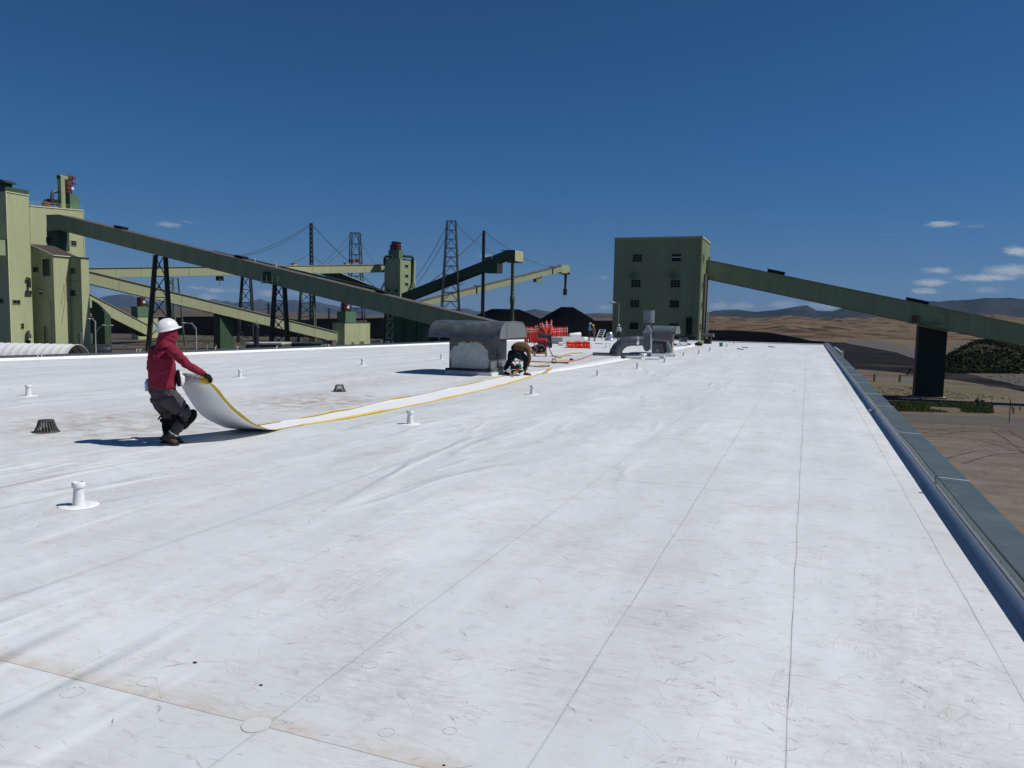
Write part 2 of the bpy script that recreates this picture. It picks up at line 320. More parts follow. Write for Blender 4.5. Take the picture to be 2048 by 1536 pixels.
MTN2 = land('sage_mountain', (.022, .026, .022), (.040, .038, .030), (.012, .017, .014), .0015, .004)
PLAIN = land('sagebrush_plain', (.12, .092, .065), (.09, .07, .05), (.05, .042, .03), .004, .012)
PLAIN2 = land('tan_range_land', (.155, .108, .064), (.118, .083, .052), (.04, .033, .023), .01, .03)
ridge('blue_mountains', MTN, [(-150, 598), (100, 604), (180, 600), (215, 592), (240, 590), (262, 592), (300, 604), (340, 607), (409, 602), (427, 598), (444, 603), (453, 601), (466, 605), (481, 604), (505, 602), (520, 597), (532, 602), (548, 605), (569, 602), (589, 600), (608, 604), (630, 603), (653, 609), (679, 613), (720, 615), (760, 617), (800, 615), (860, 618), (915, 619), (935, 618), (952, 623), (1000, 627), (1060, 631)], 13000, 2600, 2000, 1, .3)
ridge('grey_hills', land('grey_brown_hills', (.07, .06, .054), (.05, .044, .04), (.035, .032, .03), .001, .003), [(900, 631), (960, 628), (1010, 625), (1054, 622), (1069, 619), (1086, 622), (1130, 627), (1165, 628), (1193, 626), (1223, 627), (1300, 626), (1400, 629), (1480, 634)], 7000, 1800, 1500, 2, .3)
ridge('sage_mountains', MTN2, [(1330, 632), (1380, 629), (1413, 626), (1428, 623), (1473, 621), (1505, 624), (1550, 621), (1600, 615), (1613, 613), (1634, 622), (1665, 622), (1689, 615), (1720, 612), (1760, 610), (1800, 608), (1855, 603), (1900, 602), (1939, 599), (1970, 596), (2006, 599), (2048, 603), (2150, 600), (2300, 612)], 6000, 1700, 1500, 3, .35)
ridge('left_plain', PLAIN, [(-200, 612), (0, 613), (240, 615), (380, 617), (507, 621), (575, 624), (622, 626), (673, 628), (760, 632), (860, 634), (1000, 637)], 3600, 2400, 700, 4, .25)
ridge('tan_hills', PLAIN2, [(1180, 636), (1228, 637), (1413, 636), (1520, 637), (1560, 635), (1620, 637), (1700, 637), (1760, 636), (1830, 635), (1900, 634), (1985, 633), (2048, 636), (2200, 632), (2400, 640)], 2300, 1500, 600, 5, .6, n=26)
ridge('near_tan_rise', PLAIN2, [(1380, 668), (1430, 658), (1500, 655), (1570, 650), (1640, 651), (1700, 655), (1770, 664), (1850, 668), (1960, 664), (2050, 668), (2200, 662)], 900, 420, 300, 6, .8, n=26)
# coal: long bank, two conical piles
ridge('coal_bank', COAL, [(100, 640), (180, 634), (300, 634), (380, 633), (480, 633), (560, 635), (600, 640), (640, 637), (700, 637), (770, 636), (860, 640), (950, 640), (1080, 642), (1180, 641), (1230, 641), (1330, 650), (1417, 660), (1480, 661), (1540, 665), (1600, 676), (1640, 687), (1700, 700), (1740, 712)], 400, 60, 80, 7, .12, n=10)
for i, pl in enumerate(([(925, 655), (948, 633), (970, 618), (1000, 618), (1052, 621), (1066, 629), (1086, 645), (1096, 655)], [(1066, 655), (1084, 640), (1098, 625), (1110, 615), (1130, 614), (1150, 617), (1163, 625), (1185, 643), (1200, 655)])):
    D = 330+25*i; cols = pl; mb = MB(); prof = []
    a, b = S(pl[0][0], 660, D), S(pl[-1][0], 660, D); ctr = (a+b)/2; tops = [S(x, y, D) for x, y in pl]; zt = max(t[2] for t in tops)
    rad = np.linalg.norm((b-a)[:2])/2; h = zt-(GZ); rows = []
    ft = .36 if i == 0 else .2
    for k in range(15):
        rr = k/14; row = []
        for j in range(49):
            th = 2*math.pi*j/48; w = 1+.05*fbm(math.cos(th)*2+i*9, math.sin(th)*2, rr)
            ext = rad*(1+ (h-(zt-(a[2]+b[2])/2))/h*0+1.0)
            R1 = rad*2.0 if i == 1 else rad*2.2
            fr = rad*ft*.9
            R0 = fr+(R1-fr)*rr; z = GZ-.3+(h+.3)*(1-rr)**1.02
            row.append(V(ctr[0]+math.cos(th)*R0*w, ctr[1]+math.sin(th)*R0*w, z))
        rows.append(row)
    mb.grid(rows); mb.add(rows[0][:-1], [tuple(range(48))])
    o = mb.build('coal_pile', COAL, smooth=True, org=V(ctr[0], ctr[1], GZ))
    tag(o, ['wide flat topped black coal pile under the dark raised stacker chute', 'taller black coal pile with narrow crest right of the other pile'][i], 'coal pile')
# shrub covered hill on the right
SH = land('shrub_hill_soil', (.045, .042, .026), (.075, .062, .04), (.035, .04, .02), .05, .3)
hill_pts = [(1840, 742), (1880, 722), (1915, 700), (1950, 684), (2000, 676), (2060, 674), (2120, 680), (2250, 700)]
HD = 215
ridge('shrub_hill', SH, hill_pts, HD, 45, 60, 9, .25, n=16)
FOL = mat('sage_foliage', (.038, .05, .022), .95, .5, .3, dirt=((.085, .085, .045), .7, .15), spec=.05)
FOL2 = mat('grass_blades', (.10, .125, .045), .95, .4, .5, dirt=((.14, .13, .055), .6, .3), spec=.05)
dg = bpy.context.evaluated_depsgraph_get()
def scatter(name, m, n, fn, size, leafs=7, up=1.0, seed=1):
    rnd = random.Random(seed); mb = MB()
    for _ in range(n):
        p = fn(rnd)
        if p is None: continue
        s = size*rnd.uniform(.5, 1.4)
        for k in range(leafs):
            a = rnd.uniform(0, 6.28); c = p+V(rnd.gauss(0, s*.4), rnd.gauss(0, s*.4), abs(rnd.gauss(0, s*.35))*up)
            u = V(math.cos(a), math.sin(a), rnd.uniform(-.4, .4))*s*rnd.uniform(.2, .4); w = V(rnd.uniform(-.3, .3), rnd.uniform(-.3, .3), 1)*s*rnd.uniform(.2, .5)*up
            mb.add([c-u, c+u, c+w], [(0, 1, 2)])
    return mb.build(name, m, fix=False)
def hillz(px, t):
    i = max(0, min(len(hill_pts)-2, sum(1 for q in hill_pts if q[0] <= px)-1)); (x0, y0), (x1, y1) = hill_pts[i], hill_pts[i+1]
    y = y0+(y1-y0)*(px-x0)/(x1-x0); c = S(px, y, HD); dd = c-CAM; dd[2] = 0; dd /= np.linalg.norm(dd); h = c[2]-GZ
    p = c+dd*(t*45); return V(p[0], p[1], GZ+h*.5*(1+math.cos(math.pi*abs(t)))-.1)
o = scatter('sagebrush', FOL, 4200, lambda r: hillz(r.uniform(1842, 2240), -r.uniform(0, .96)), 1.0, 7, .62, 3); tag(o, 'dark green sagebrush covering the hill right of the black support pier', 'shrubs', kind='stuff')
gp = [g(1758, 803), g(1975, 812)]
def grassp(r):
    x = r.uniform(1752, 1985); y = r.uniform(803, 822)+(x-1752)*.02; p = onz(x, y, GZ); return p if fbm(p[0]*.15, p[1]*.15, 3) > -.35 else None
o = scatter('roadside_grass', FOL2, 12000, grassp, .20, 5, 1.1, 5); tag(o, 'strip of green roadside grass in front of the black pier base', 'grass', kind='stuff')
def tuft(r):
    p = onz(r.uniform(1650, 2060), r.uniform(700, 800), GZ); return p if fbm(p[0]*.03, p[1]*.03, 8) > .1 else None
o = scatter('weed_tufts', FOL2, 2600, tuft, .26, 5, .9, 6); tag(o, 'scattered low weeds on the dirt yard beyond the road', 'weeds', kind='stuff')
def tuft2(r):
    D = r.uniform(190, 420); x = r.uniform(200, 900); p = S(x, 640, D); p[2] = GZ; return p if fbm(p[0]*.03, p[1]*.03, 2) > .08 else None
o = scatter('yard_scrub', FOL2, 1800, tuft2, .8, 5, .8, 8); tag(o, 'low dry scrub on the plant yard below the pale conveyors', 'weeds', kind='stuff')
# ================================================================== THE ROOF WE STAND ON
def membrane_mat():
    m = bpy.data.materials.new('white_roof_membrane'); m.use_nodes = True; t = m.node_tree; b = t.nodes['Principled BSDF']
    b.inputs['Roughness'].default_value = .55; b.inputs['Specular IOR Level'].default_value = .25
    g_ = N(t, 'ShaderNodeNewGeometry'); s_ = N(t, 'ShaderNodeSeparateXYZ'); L(t, g_.outputs['Position'], s_.inputs[0])
    def nz(sc, de=6, ro=.6, st=(1, 1, 1), rot=0.0, dist=0.0, col=False):
        mp = N(t, 'ShaderNodeMapping', i={2: (0, 0, rot), 3: st}); L(t, g_.outputs['Position'], mp.inputs[0])
        n = N(t, 'ShaderNodeTexNoise', i={'Scale': sc, 'Detail': de, 'Roughness': ro, 'Distortion': dist}); L(t, mp.outputs[0], n.inputs['Vector']); return n.outputs[0]
    def mth(op, a, c=0.0, d=0.0):
        n = N(t, 'ShaderNodeMath', operation=op)
        for k, q in enumerate((a, c, d)):
            if isinstance(q, (int, float)): n.inputs[k].default_value = q
            else: L(t, q, n.inputs[k])
        return n.outputs[0]
    def mrg(s, a, c, lo=0, hi=1, sm=False):
        n = N(t, 'ShaderNodeMapRange', i={1: a, 2: c, 3: lo, 4: hi});
        if sm: n.interpolation_type = 'SMOOTHSTEP'
        L(t, s, n.inputs[0]); return n.outputs[0]
    def mix(f, a, c, bl='MIX'):
        n = N(t, 'ShaderNodeMixRGB', blend_type=bl)
        for k, q in ((0, f), (1, a), (2, c)):
            if isinstance(q, tuple): n.inputs[k].default_value = (*q, 1)
            elif isinstance(q, (int, float)): n.inputs[k].default_value = q
            else: L(t, q, n.inputs[k])
        return n.outputs[0]
    X, Y = s_.outputs[0], s_.outputs[1]
    c = mix(mrg(nz(.55, 7, .55), .3, .7), (.63, .66, .688), (.72, .745, .772))
    # per-sheet tint between seams
    c = mix(mrg(nz(.35, 5, .6, (3, .3, 1)), .40, .62, 0, .7), c, (.56, .585, .61))
    c = mix(mrg(nz(2.2, 9, .7, (1, .8, 1), .3), .50, .72, 0, .6), c, (.52, .525, .52))
    c = mix(mrg(nz(4.5, 10, .75, (.7, 1.3, 1), .8), .56, .70, 0, .45), c, (.48, .475, .46))
    c = mix(mrg(nz(7, 8, .72, (.5, 1.6, 1), .15), .56, .70, 0, .55), c, (.42, .40, .38))
    # scuffs: thin crossings of a distorted noise, only where foot traffic mask allows
    tr = mrg(nz(1.1, 4, .6), .48, .64)
    for sc, rot, st, am in ((3.0, .3, (1, 2.2, 1), .55), (4.5, 1.2, (1, 3.5, 1), .5), (9.0, .9, (1, 2, 1), .4), (14.0, 2.2, (1, 4, 1), .35)):
        n = nz(sc, 3, .5, st, rot, .9); w = mth('ABSOLUTE', mth('SUBTRACT', n, .5)); ln = mrg(w, .0, .011, 1, 0)
        gate = mrg(nz(sc*.55, 3, .5, (1, 1, 1), rot+.7), .53, .62)
        c = mix(mth('MULTIPLY', mth('MULTIPLY', mth('MULTIPLY', ln, gate), tr), am), c, (.36, .34, .32))
    # small brush like smudges
    sm = mrg(nz(26, 6, .7, (.35, 1.5, 1), .1), .62, .72, 0, .5); c = mix(mth('MULTIPLY', sm, tr), c, (.40, .375, .35))
    for sc_, rot_, g0, st_ in ((22, .35, 1.3, (.3, 2.0, 1)), (30, 1.25, 1.1, (.3, 2.4, 1)), (16, -.5, .9, (.35, 1.8, 1))):
        gt = mrg(nz(g0, 5, .65, (1, 1, 1), rot_*2), .50, .66); fn = mrg(nz(sc_, 6, .72, st_, rot_), .47, .66); c = mix(mth('MULTIPLY', mth('MULTIPLY', gt, fn), .55), c, (.44, .425, .40))
    # a few particular smears: walked-on patches and mop strokes
    for (x0, y0, rx, ry, am, st_, rot_) in ((-2.62, 4.05, .22, .55, .6, (3.0, .35, 1), .35), (-.66, 4.35, .26, .30, .65, (.5, 2.2, 1), .6), (-1.75, 2.95, .5, .3, .6, (.6, 1.6, 1), .1), (.62, 4.4, .34, 1.3, .45, (1, 1, 1), .2), (-.95, 3.4, .4, .5, .5, (.5, 2, 1), .3), (-1.3, 5.2, .5, .5, .45, (.5, 2, 1), .2), (.5, 3.2, .5, .5, .4, (1, 1, 1), 0)):
        dx = mth('DIVIDE', mth('SUBTRACT', X, x0), rx); dy = mth('DIVIDE', mth('SUBTRACT', Y, y0), ry); r = mth('SQRT', mth('ADD', mth('MULTIPLY', dx, dx), mth('MULTIPLY', dy, dy)))
        c = mix(mth('MULTIPLY', mrg(r, 1.15, .55, 0, am, True), mrg(nz(13, 7, .75, st_, rot_), .42, .66)), c, (.42, .41, .39))
    # brown dried puddle stains round the drains, left side
    for (x0, y0, rx, ry, am) in ((-9.6, 8.6, 3.2, 2.6, .8), (-8.9, 12.6, 2.2, 2.6, .95), (-10.5, 17.5, 3, 3.5, .3), (-8.8, 30, 3, 6, .35), (-7.8, 33.0, 2.5, 5, .5), (-7.5, 50, 2.5, 9, .5)):
        dx = mth('DIVIDE', mth('SUBTRACT', X, x0), rx); dy = mth('DIVIDE', mth('SUBTRACT', Y, y0), ry)
        r = mth('SQRT', mth('ADD', mth('MULTIPLY', dx, dx), mth('MULTIPLY', dy, dy)))
        f = mth('MULTIPLY', mrg(r, 1.0, .2, 0, am, True), mrg(nz(3.0, 9, .75, (1, 1.2, 1)), .42, .62)); c = mix(f, c, (.36, .30, .24))
    # cross seam with its brown silt line, then the sheet seams
    wob = mth('MULTIPLY', mth('SUBTRACT', nz(.9, 3), .5), .03)
    Yw = mth('ADD', Y, wob); dyc = mth('SUBTRACT', Yw, 2.475)
    silt = mth('MULTIPLY', mth('MULTIPLY', mrg(dyc, 0, .13, 1, 0), mth('GREATER_THAN', dyc, 0)), mrg(nz(3.5, 7, .7), .36, .6)); silt = mth('MULTIPLY', silt, mth('LESS_THAN', X, -1.05))
    c = mix(mth('MULTIPLY', silt, .75), c, (.49, .395, .32))
    seam = None
    def addm(a):
        nonlocal seam; seam = a if seam is None else mth('MAXIMUM', seam, a)
    wx = mth('ADD', X, mth('MULTIPLY', mth('SUBTRACT', nz(.7, 2), .5), .035))
    for x0, am in ((1.0, .8), (0.0, .85), (-.91, .6), (-2.01, .55), (-3.15, .3), (-4.3, .25), (-6.3, .2), (-9.9, .3), (-11.9, .25), (-15.2, .3), (-17.2, .25), (-19.3, .3)):
        d = mth('ABSOLUTE', mth('SUBTRACT', wx, x0)); addm(mth('MULTIPLY', mrg(d, .0014, .0036, am, 0), mrg(nz(1.7, 5, .7), .3, .6, .35, 1))); addm(mrg(d, .0, .012 if x0 > -4 else .04, .10 if x0 > -4 else .16, 0))
    d = mth('ABSOLUTE', dyc); addm(mth('MULTIPLY', mrg(d, .0015, .003, .7, 0), mth('LESS_THAN', X, -.95)))
    d = mth('ABSOLUTE', mth('SUBTRACT', Yw, 7.9)); addm(mth('MULTIPLY', mrg(d, .004, .01, .35, 0), mth('MULTIPLY', mth('LESS_THAN', X, -.5), mth('GREATER_THAN', X, -2.0))))
    c = mix(seam, c, (.13, .13, .13))
    # faint red chalk line next to the first seam
    d = mth('ABSOLUTE', mth('SUBTRACT', X, 1.012)); c = mix(mth('MULTIPLY', mrg(d, .002, .006, .5, 0), mrg(nz(1.3), .5, .6)), c, (.65, .28, .22))
    L(t, c, b.inputs['Base Color'])
    # relief: soft wrinkles (long diagonal and cross ridges) and seam steps
    r1 = mrg(mth('ABSOLUTE', mth('SUBTRACT', nz(.5, 3, .45, (2.0, .55, 1), .18, .35), .5)), 0, .085, 1, 0, True)
    r2 = mrg(mth('ABSOLUTE', mth('SUBTRACT', nz(.8, 2, .4, (.6, 1.7, 1), -.35, .4), .5)), 0, .09, 1, 0, True)
    left = mrg(X, -.5, -3.5)
    left2 = mrg(X, 0.5, -3.5, .16, 1)
    rg = mrg(nz(.33, 3, .5), .46, .64, .12, 1); r1 = mth('MULTIPLY', r1, rg); r2 = mth('MULTIPLY', r2, mrg(nz(.4, 3, .5, (1, 1, 1), 1.0), .46, .62, .1, 1))
    h = mth('ADD', mth('MULTIPLY', mth('MULTIPLY', r1, .021), left2), mth('MULTIPLY', nz(1.6, 4, .5), .018))
    h = mth('ADD', h, mth('MULTIPLY', mth('MULTIPLY', r2, .012), left2)); h = mth('ADD', h, mth('MULTIPLY', nz(7, 4, .5, (1, 1.3, 1)), .0028))
    bp = N(t, 'ShaderNodeBump', i={'Strength': 1.0, 'Distance': 1.0}); L(t, h, bp.inputs['Height']); L(t, bp.outputs[0], b.inputs['Normal'])
    return m
MEMB = membrane_mat()
MEMP = mat('membrane_flashing', (.68, .69, .70), .55, .06, 1.0, bump=.012, bscale=2.5)
MEMN = mat('new_membrane', (.84, .85, .86), .5, .04, 1.0, bump=.006, bscale=4)
PCOP = mat('green_grey_coping', (.078, .10, .096), .42, .22, 1.6, metal=.1, dirt=((.135, .155, .15), .6, 4.0), bump=.012, bscale=1.3)
PFACE = mat('bounce_lit_coping_front', (.27, .31, .26), .5, .1, 2)  # lighter than the cap: light bounced off the membrane put into the colour
XR = 1.27                                             # foot of the right parapet
LE = [(-25.8, -6), (-23.84, 16.92), (-22.47, 23.53), (-20.94, 36.32), (-19.58, 50.12), (-17.88, 65.07)]   # left roof edge
bld = thing('flat_roofed_building', (0, 30, GZ), 'low building with the wide white membrane roof everyone works on', 'building')
mb = MB(); poly = [(XR, -6), (XR, 64.1), (-7.0, 64.2), (LE[-1][0], LE[-1][1])]+[(x, y) for x, y in LE[-2::-1]]
mb.add([V(x, y, 0) for x, y in poly], [tuple(range(len(poly)))]); mb.build('roof_membrane', MEMB, bld, fix=False)
mb = MB(); wp_ = [(1.50, -6.2), (1.50, 64.4), (LE[-1][0]-.5, 65.5)]+[(x-.5, y) for x, y in LE[-2::-1]]; mb.prism(wp_, GZ-.2, -.06); mb.build('wall', SIDE2, bld)
# right parapet: membrane turned up the wall, then the metal coping in sections with white sealant joints
mb = MB(); rows = []
for i in range(360):
    Y = -5+i*(69.0/359); w = .010*mnoise.noise(Vector((Y*1.1, 0, 0)))+.006*mnoise.noise(Vector((Y*3.7, 2, 0)))
    rows.append([V(XR-.02+w*.8, Y, .001), V(XR-.008+w*.8, Y, .006), V(XR+.014+w*.6, Y, .04), V(XR+.026, Y, .075), V(XR+.012, Y, .088), V(XR+.045, Y, .16)])
mb.grid(rows); mb.build('wall_flashing', MEMP, bld, smooth='all', fix=False)
CI, CO, CZ = 1.30, 1.575, .17
joints = [onz(1882+27, 955, CZ)[1]]                    # 8.8
js = [3.7]
for px, py in ((1882, 955), (1798, 864), (1757, 811), (1731, 786), (1711, 764), (1699, 749), (1690, 735)): js.append(onz(px, py, CZ)[1])
while js[-1] < 64: js.append(js[-1]+4.2)
js = [j for j in js if j < 63.8]; edges = [-5]+js+[64.3]
for a, b in zip(edges[:-1], edges[1:]):
    mb = MB(); dz = random.uniform(-.003, .003); dx = random.uniform(-.003, .003); prof = [(CI+dx, CZ-.085), (CI+dx, CZ+dz-.004), (CI+.006+dx, CZ+dz), (CO+dx, CZ-.012+dz), (CO+.003+dx, CZ-.018), (CO+.003+dx, CZ-.12)]
    nseg = 6; mb.grid([[V(x+.003*math.sin(a*7+k), a+.004+(b-a-.008)*k/nseg, z+.0025*math.sin(a*3+k*1.3)) for x, z in prof] for k in range(nseg+1)])
    cp = mb.build('parapet_coping', PCOP, bld, fix=False)
    mb = MB(); mb.box(V(CI+dx-.004, (a+b)/2, CZ-.046), (.004, b-a-.02, .075)); mb.build('coping_face', PFACE, cp); mb = MB(); mb.box(V(CI+dx+.002, (a+b)/2, CZ-.094), (.022, b-a-.004, .017)); mb.build('painted_gap_shadow', BLACK, cp)  # solid black strip stands in for the shade under the coping face
    y = a+.12
    while y < b-.05 and 2.5 < y < 14: mb = MB(); mb.lathe(V(CI+dx-.006, y, CZ-.055), [(0, .004), (.005, .003), (.006, 0)], 8, -XD); mb.build('screw', BLACK, cp); y += .30
    while 2.5 > y: y += .3
    while y < b-.05 and 2.5 < y < 14: mb = MB(); mb.lathe(V(CI+dx-.006, y, CZ-.055), [(0, .004), (.005, .003), (.006, 0)], 8, -XD); mb.build('screw', BLACK, cp); y += .30
for j in js:
    mb = MB(); n = 14; rows = []
    for k in range(n+1):
        x = CI-.006+(CO-CI+.015)*k/n; w = .0035+.002*mnoise.noise(Vector((x*40, j, 0))); y = j+.003*mnoise.noise(Vector((x*15, j, 3)))
        rows.append([V(x, y-w, CZ+.001-.012*k/n), V(x, y, CZ+.006-.012*k/n), V(x, y+w, CZ+.001-.012*k/n)])
    mb.grid(rows); mb.tube([V(CI-.008, j, CZ+.004), V(CI-.010, j+.002, CZ-.04), V(CI-.011, j-.001, CZ-.09)], [.005, .006, .004], 6); mb.build('sealant_joint', WHITE, bld)
mb = MB(); j = js[1]; mb.box(V(CI-.016, j+.02, CZ-.03), (.014, .035, .11)); mb.box(V(CI-.012, j+.02, CZ+.012), (.03, .05, .012)); mb.build('joint_clip', GALV, bld)
for (px, py) in ((1742, 822),):
    p = onz(px, py, .02); mb = MB(); mb.ball(p, (.05, .07, .035), 10); mb.ball(p+V(.02, -.06, .01), (.03, .05, .03), 8); mb.build('membrane_tuck', MEMP, bld, smooth='all')
# left parapet
mb = MB(); mb2 = MB(); mb3 = MB(); LP = []
for (x0, y0), (x1, y1) in zip(LE[:-1], LE[1:]):
    for k in range(12): LP.append((x0+(x1-x0)*k/12, y0+(y1-y0)*k/12))
LP.append(LE[-1])
mb.grid([[V(x+.10, y, .002), V(x+.03, y, .03), V(x-.05, y, .085+.004*mnoise.noise(Vector((y, 0, 0))))] for x, y in LP]); mb.build('cant_strip', MEMN, bld, fix=False)
mb2.grid([[V(x-.045, y, .08), V(x-.055, y, .12), V(x-.62, y, .135), V(x-.63, y, -.05)] for x, y in LP]); mb2.build('left_coping', mat('left_coping_paint', (.065, .08, .08), .5, .15, 2), bld, fix=False)
# far kerb along the end of the roof
mb3 = MB(); mb3.prism([(1.3, 64.1), (1.3, 64.5), (-7, 64.6), (-17.9, 65.5), (-17.9, 65.08), (-7, 64.2)], -.05, .07); mb3.build('end_kerb', MEMP, bld)
mb3 = MB()
for px, py in ((80, 716), (88, 716), (277, 705), (284, 705), (557, 698), (661, 694), (742, 689), (434, 700), (478, 699)):
    p = onz(px, py, .12); p[0] -= .1; mb3.bar(p, p+V(0, 0, .12), .02); mb3.bar(p+V(0, 0, .12), p+V(.05, .05, .12), .02)
    mb3.build('lightning_rod_clip', WHITE, bld); mb3 = MB()
# round patches and fastener plate marks welded into the membrane
def patch(px, py, r, dark=0):
    c = onz(px, py, 0); mb = MB(); n = 40
    ring = [c+V(r*math.cos(2*math.pi*k/n)*(1+.03*math.sin(3*k)), r*math.sin(2*math.pi*k/n), .0025) for k in range(n)]
    ring0 = [c+V((r+.0025)*math.cos(2*math.pi*k/n)*(1+.03*math.sin(3*k)), (r+.0025)*math.sin(2*math.pi*k/n), .0004) for k in range(n)]
    mb.add(ring, [tuple(range(n))]); mb.build('round_patch', mat('patch_membrane', (.60, .61, .62), .5, .1, 3), bld, fix=False)
    mb = MB(); mb.add(ring+ring0, [(k, (k+1) % n, n+(k+1) % n, n+k) for k in range(n)]); mb.build('patch_edge', mat('patch_dirt', (.30, .30, .30), .8), bld, fix=False)
patch(513, 1450, .06)
def ringmark(px, py, r):
    c = onz(px, py, 0); mb = MB(); n = 36; rr = [c+V(q*math.cos(2*math.pi*k/n), q*math.sin(2*math.pi*k/n), .0012) for q in (r, r-.004) for k in range(n) ]
    mb.add(rr, [(k, (k+1) % n, n+(k+1) % n, n+k) for k in range(n) if (k*7+int(px)) % 11 > 2]); mb.build('plate_mark', mat('plate_mark_dirt', (.50, .49, .48), .8), bld, fix=False)
for q in ((773, 1465, .035), (900, 1462, .03), (295, 1364, .045), (626, 1398, .03), (145, 1385, .05), (740, 1330, .04)): ringmark(*q)
# foot scuffs, drag marks and brush smudges: thin worn marks lying on the sheet
def scuffmat(nm, col, al):
    m = bpy.data.materials.new(nm); m.use_nodes = True; t = m.node_tree; b = t.nodes['Principled BSDF']; b.inputs['Roughness'].default_value = .8; b.inputs['Base Color'].default_value = (*col, 1); b.inputs['Specular IOR Level'].default_value = .1
    g_ = N(t, 'ShaderNodeNewGeometry'); n = N(t, 'ShaderNodeTexNoise', i={'Scale': 70.0, 'Detail': 5.0, 'Roughness': .7}); L(t, g_.outputs['Position'], n.inputs['Vector']); r = N(t, 'ShaderNodeMapRange', i={1: .38, 2: .62, 3: 0, 4: al}); L(t, n.outputs[0], r.inputs[0]); L(t, r.outputs[0], b.inputs['Alpha']); return m
rnd = random.Random(21)
def stroke(mb, x, y, a, l, w, cv, z=.0016):
    n = max(4, int(l/.02)); n = min(n, 12); row = []; px_, py_ = x, y
    for k in range(n+1):
        f = k/n; ww = w*(math.sin(math.pi*min(1, max(0, f*.94+.03)))**.6)*(1+.5*(rnd.random()-.5)); nx, ny = -math.sin(a), math.cos(a); row.append([V(px_+nx*ww/2, py_+ny*ww/2, z), V(px_-nx*ww/2, py_-ny*ww/2, z)]); px_ += math.cos(a)*l/n; py_ += math.sin(a)*l/n; a += cv*l/n
    mb.grid(row)
m1, m2, m3 = MB(), MB(), MB(); clus = [(rnd.uniform(-6, 1.0), rnd.uniform(2.0, 9)) for _ in range(26)]+[(.62, 3.4), (.55, 4.2), (.6, 4.9), (.5, 5.8), (.62, 3.9), (-.62, 4.6), (-.5, 5.6), (-1.5, 4.1), (-1.2, 5.6), (-1.7, 3.2), (-2.6, 3.0), (-1.4, 2.8)]
for _ in range(2300):
    if rnd.random() < .72: c0 = rnd.choice(clus); x, y = rnd.gauss(c0[0], .30), rnd.gauss(c0[1], .42+.05*c0[1])
    else: y = 2+22*rnd.random()**1.6; x = rnd.uniform(-1.1*y-.6, 1.15)
    if x > 1.18 or y < 1.8: continue
    u = rnd.random(); a = rnd.uniform(-.5, .5)+(math.pi if rnd.random() < .5 else 0) if u < .6 else rnd.uniform(0, 6.28); sc = 1+y*.06
    if u < .55: stroke(m1, x, y, a, rnd.uniform(.015, .07)*sc, rnd.uniform(.0018, .006)*sc, rnd.uniform(-6, 6))
    elif u < .80: stroke(m1, x, y, a, rnd.uniform(.06, .26)*sc, rnd.uniform(.0012, .0028)*sc, rnd.uniform(-4, 4))
    elif u < .93:
        nn = rnd.randint(3, 8)
        for k in range(nn): stroke(m2, x+math.sin(a)*.009*k, y+math.cos(a)*.009*k, a+rnd.uniform(-.15, .15), rnd.uniform(.02, .07)*sc, rnd.uniform(.003, .007), rnd.uniform(-4, 4), .0013)
    else:
        nn = rnd.randint(6, 14); ll = rnd.uniform(.05, .16)
        for k in range(nn): f = k/nn*6.28; stroke(m2, x+rnd.gauss(0, .05), y+rnd.gauss(0, .04), a+rnd.gauss(0, .25), ll*rnd.uniform(.4, 1), rnd.uniform(.002, .006), rnd.uniform(-3, 3), .001)
for _ in range(300): y = 8+50*rnd.random(); x = rnd.uniform(-22, 1.0); stroke(m2, x, y, rnd.gauss(0, .25), rnd.uniform(.2, 1.2), rnd.uniform(.01, .05)*(1+y*.02), rnd.uniform(-1, 1), .001)
for c0 in ((.60, 3.6), (.55, 4.6), (.62, 5.4), (.45, 3.1)):
    for _ in range(26): stroke(m3, rnd.gauss(c0[0], .14), rnd.gauss(c0[1], .3), rnd.uniform(0, 6.28), rnd.uniform(.08, .35), rnd.uniform(.0012, .0022), rnd.uniform(-16, 16), .0019)
for mm, nm, cc, al in ((m1, 'scuff_marks', (.42, .405, .39), .50), (m2, 'smudge_marks', (.47, .455, .435), .38), (m3, 'scribble_scratches', (.44, .425, .41), .42)):
    o = mm.build(nm, scuffmat(nm, cc, al), bld, fix=False); o['kind'] = 'stuff'
# small dark debris lying about
for i, (px, py, s) in enumerate(((390, 1326, .012), (522, 1371, .01), (2015, 1230, .006), (1964, 1220, .005), (1849, 1076, .007), (888, 1531, .007), (687, 1115, .005), (1588, 783, .02))):
    c = onz(px, py, 0); mb = MB(); mb.ball(c+V(0, 0, s*.25), (s, s*.6, s*.3), 8)
    o = mb.build('debris_crumb', BLACK, org=c, smooth='all'); tag(o, ['dark crumb', 'reddish dark chip', 'tiny dark speck', 'black grit', 'small dark scrap', 'black crumb', 'tiny pebble', 'dark leaf'][i]+' lying on the white roof '+['left of the round patch', 'near the round patch', 'near the right parapet', 'on the rightmost seam in foreground', 'beside rightmost seam halfway along', 'at the bottom edge right of round patch', 'in the middle of the left foreground', 'between the two right seams far away'][i], 'debris')
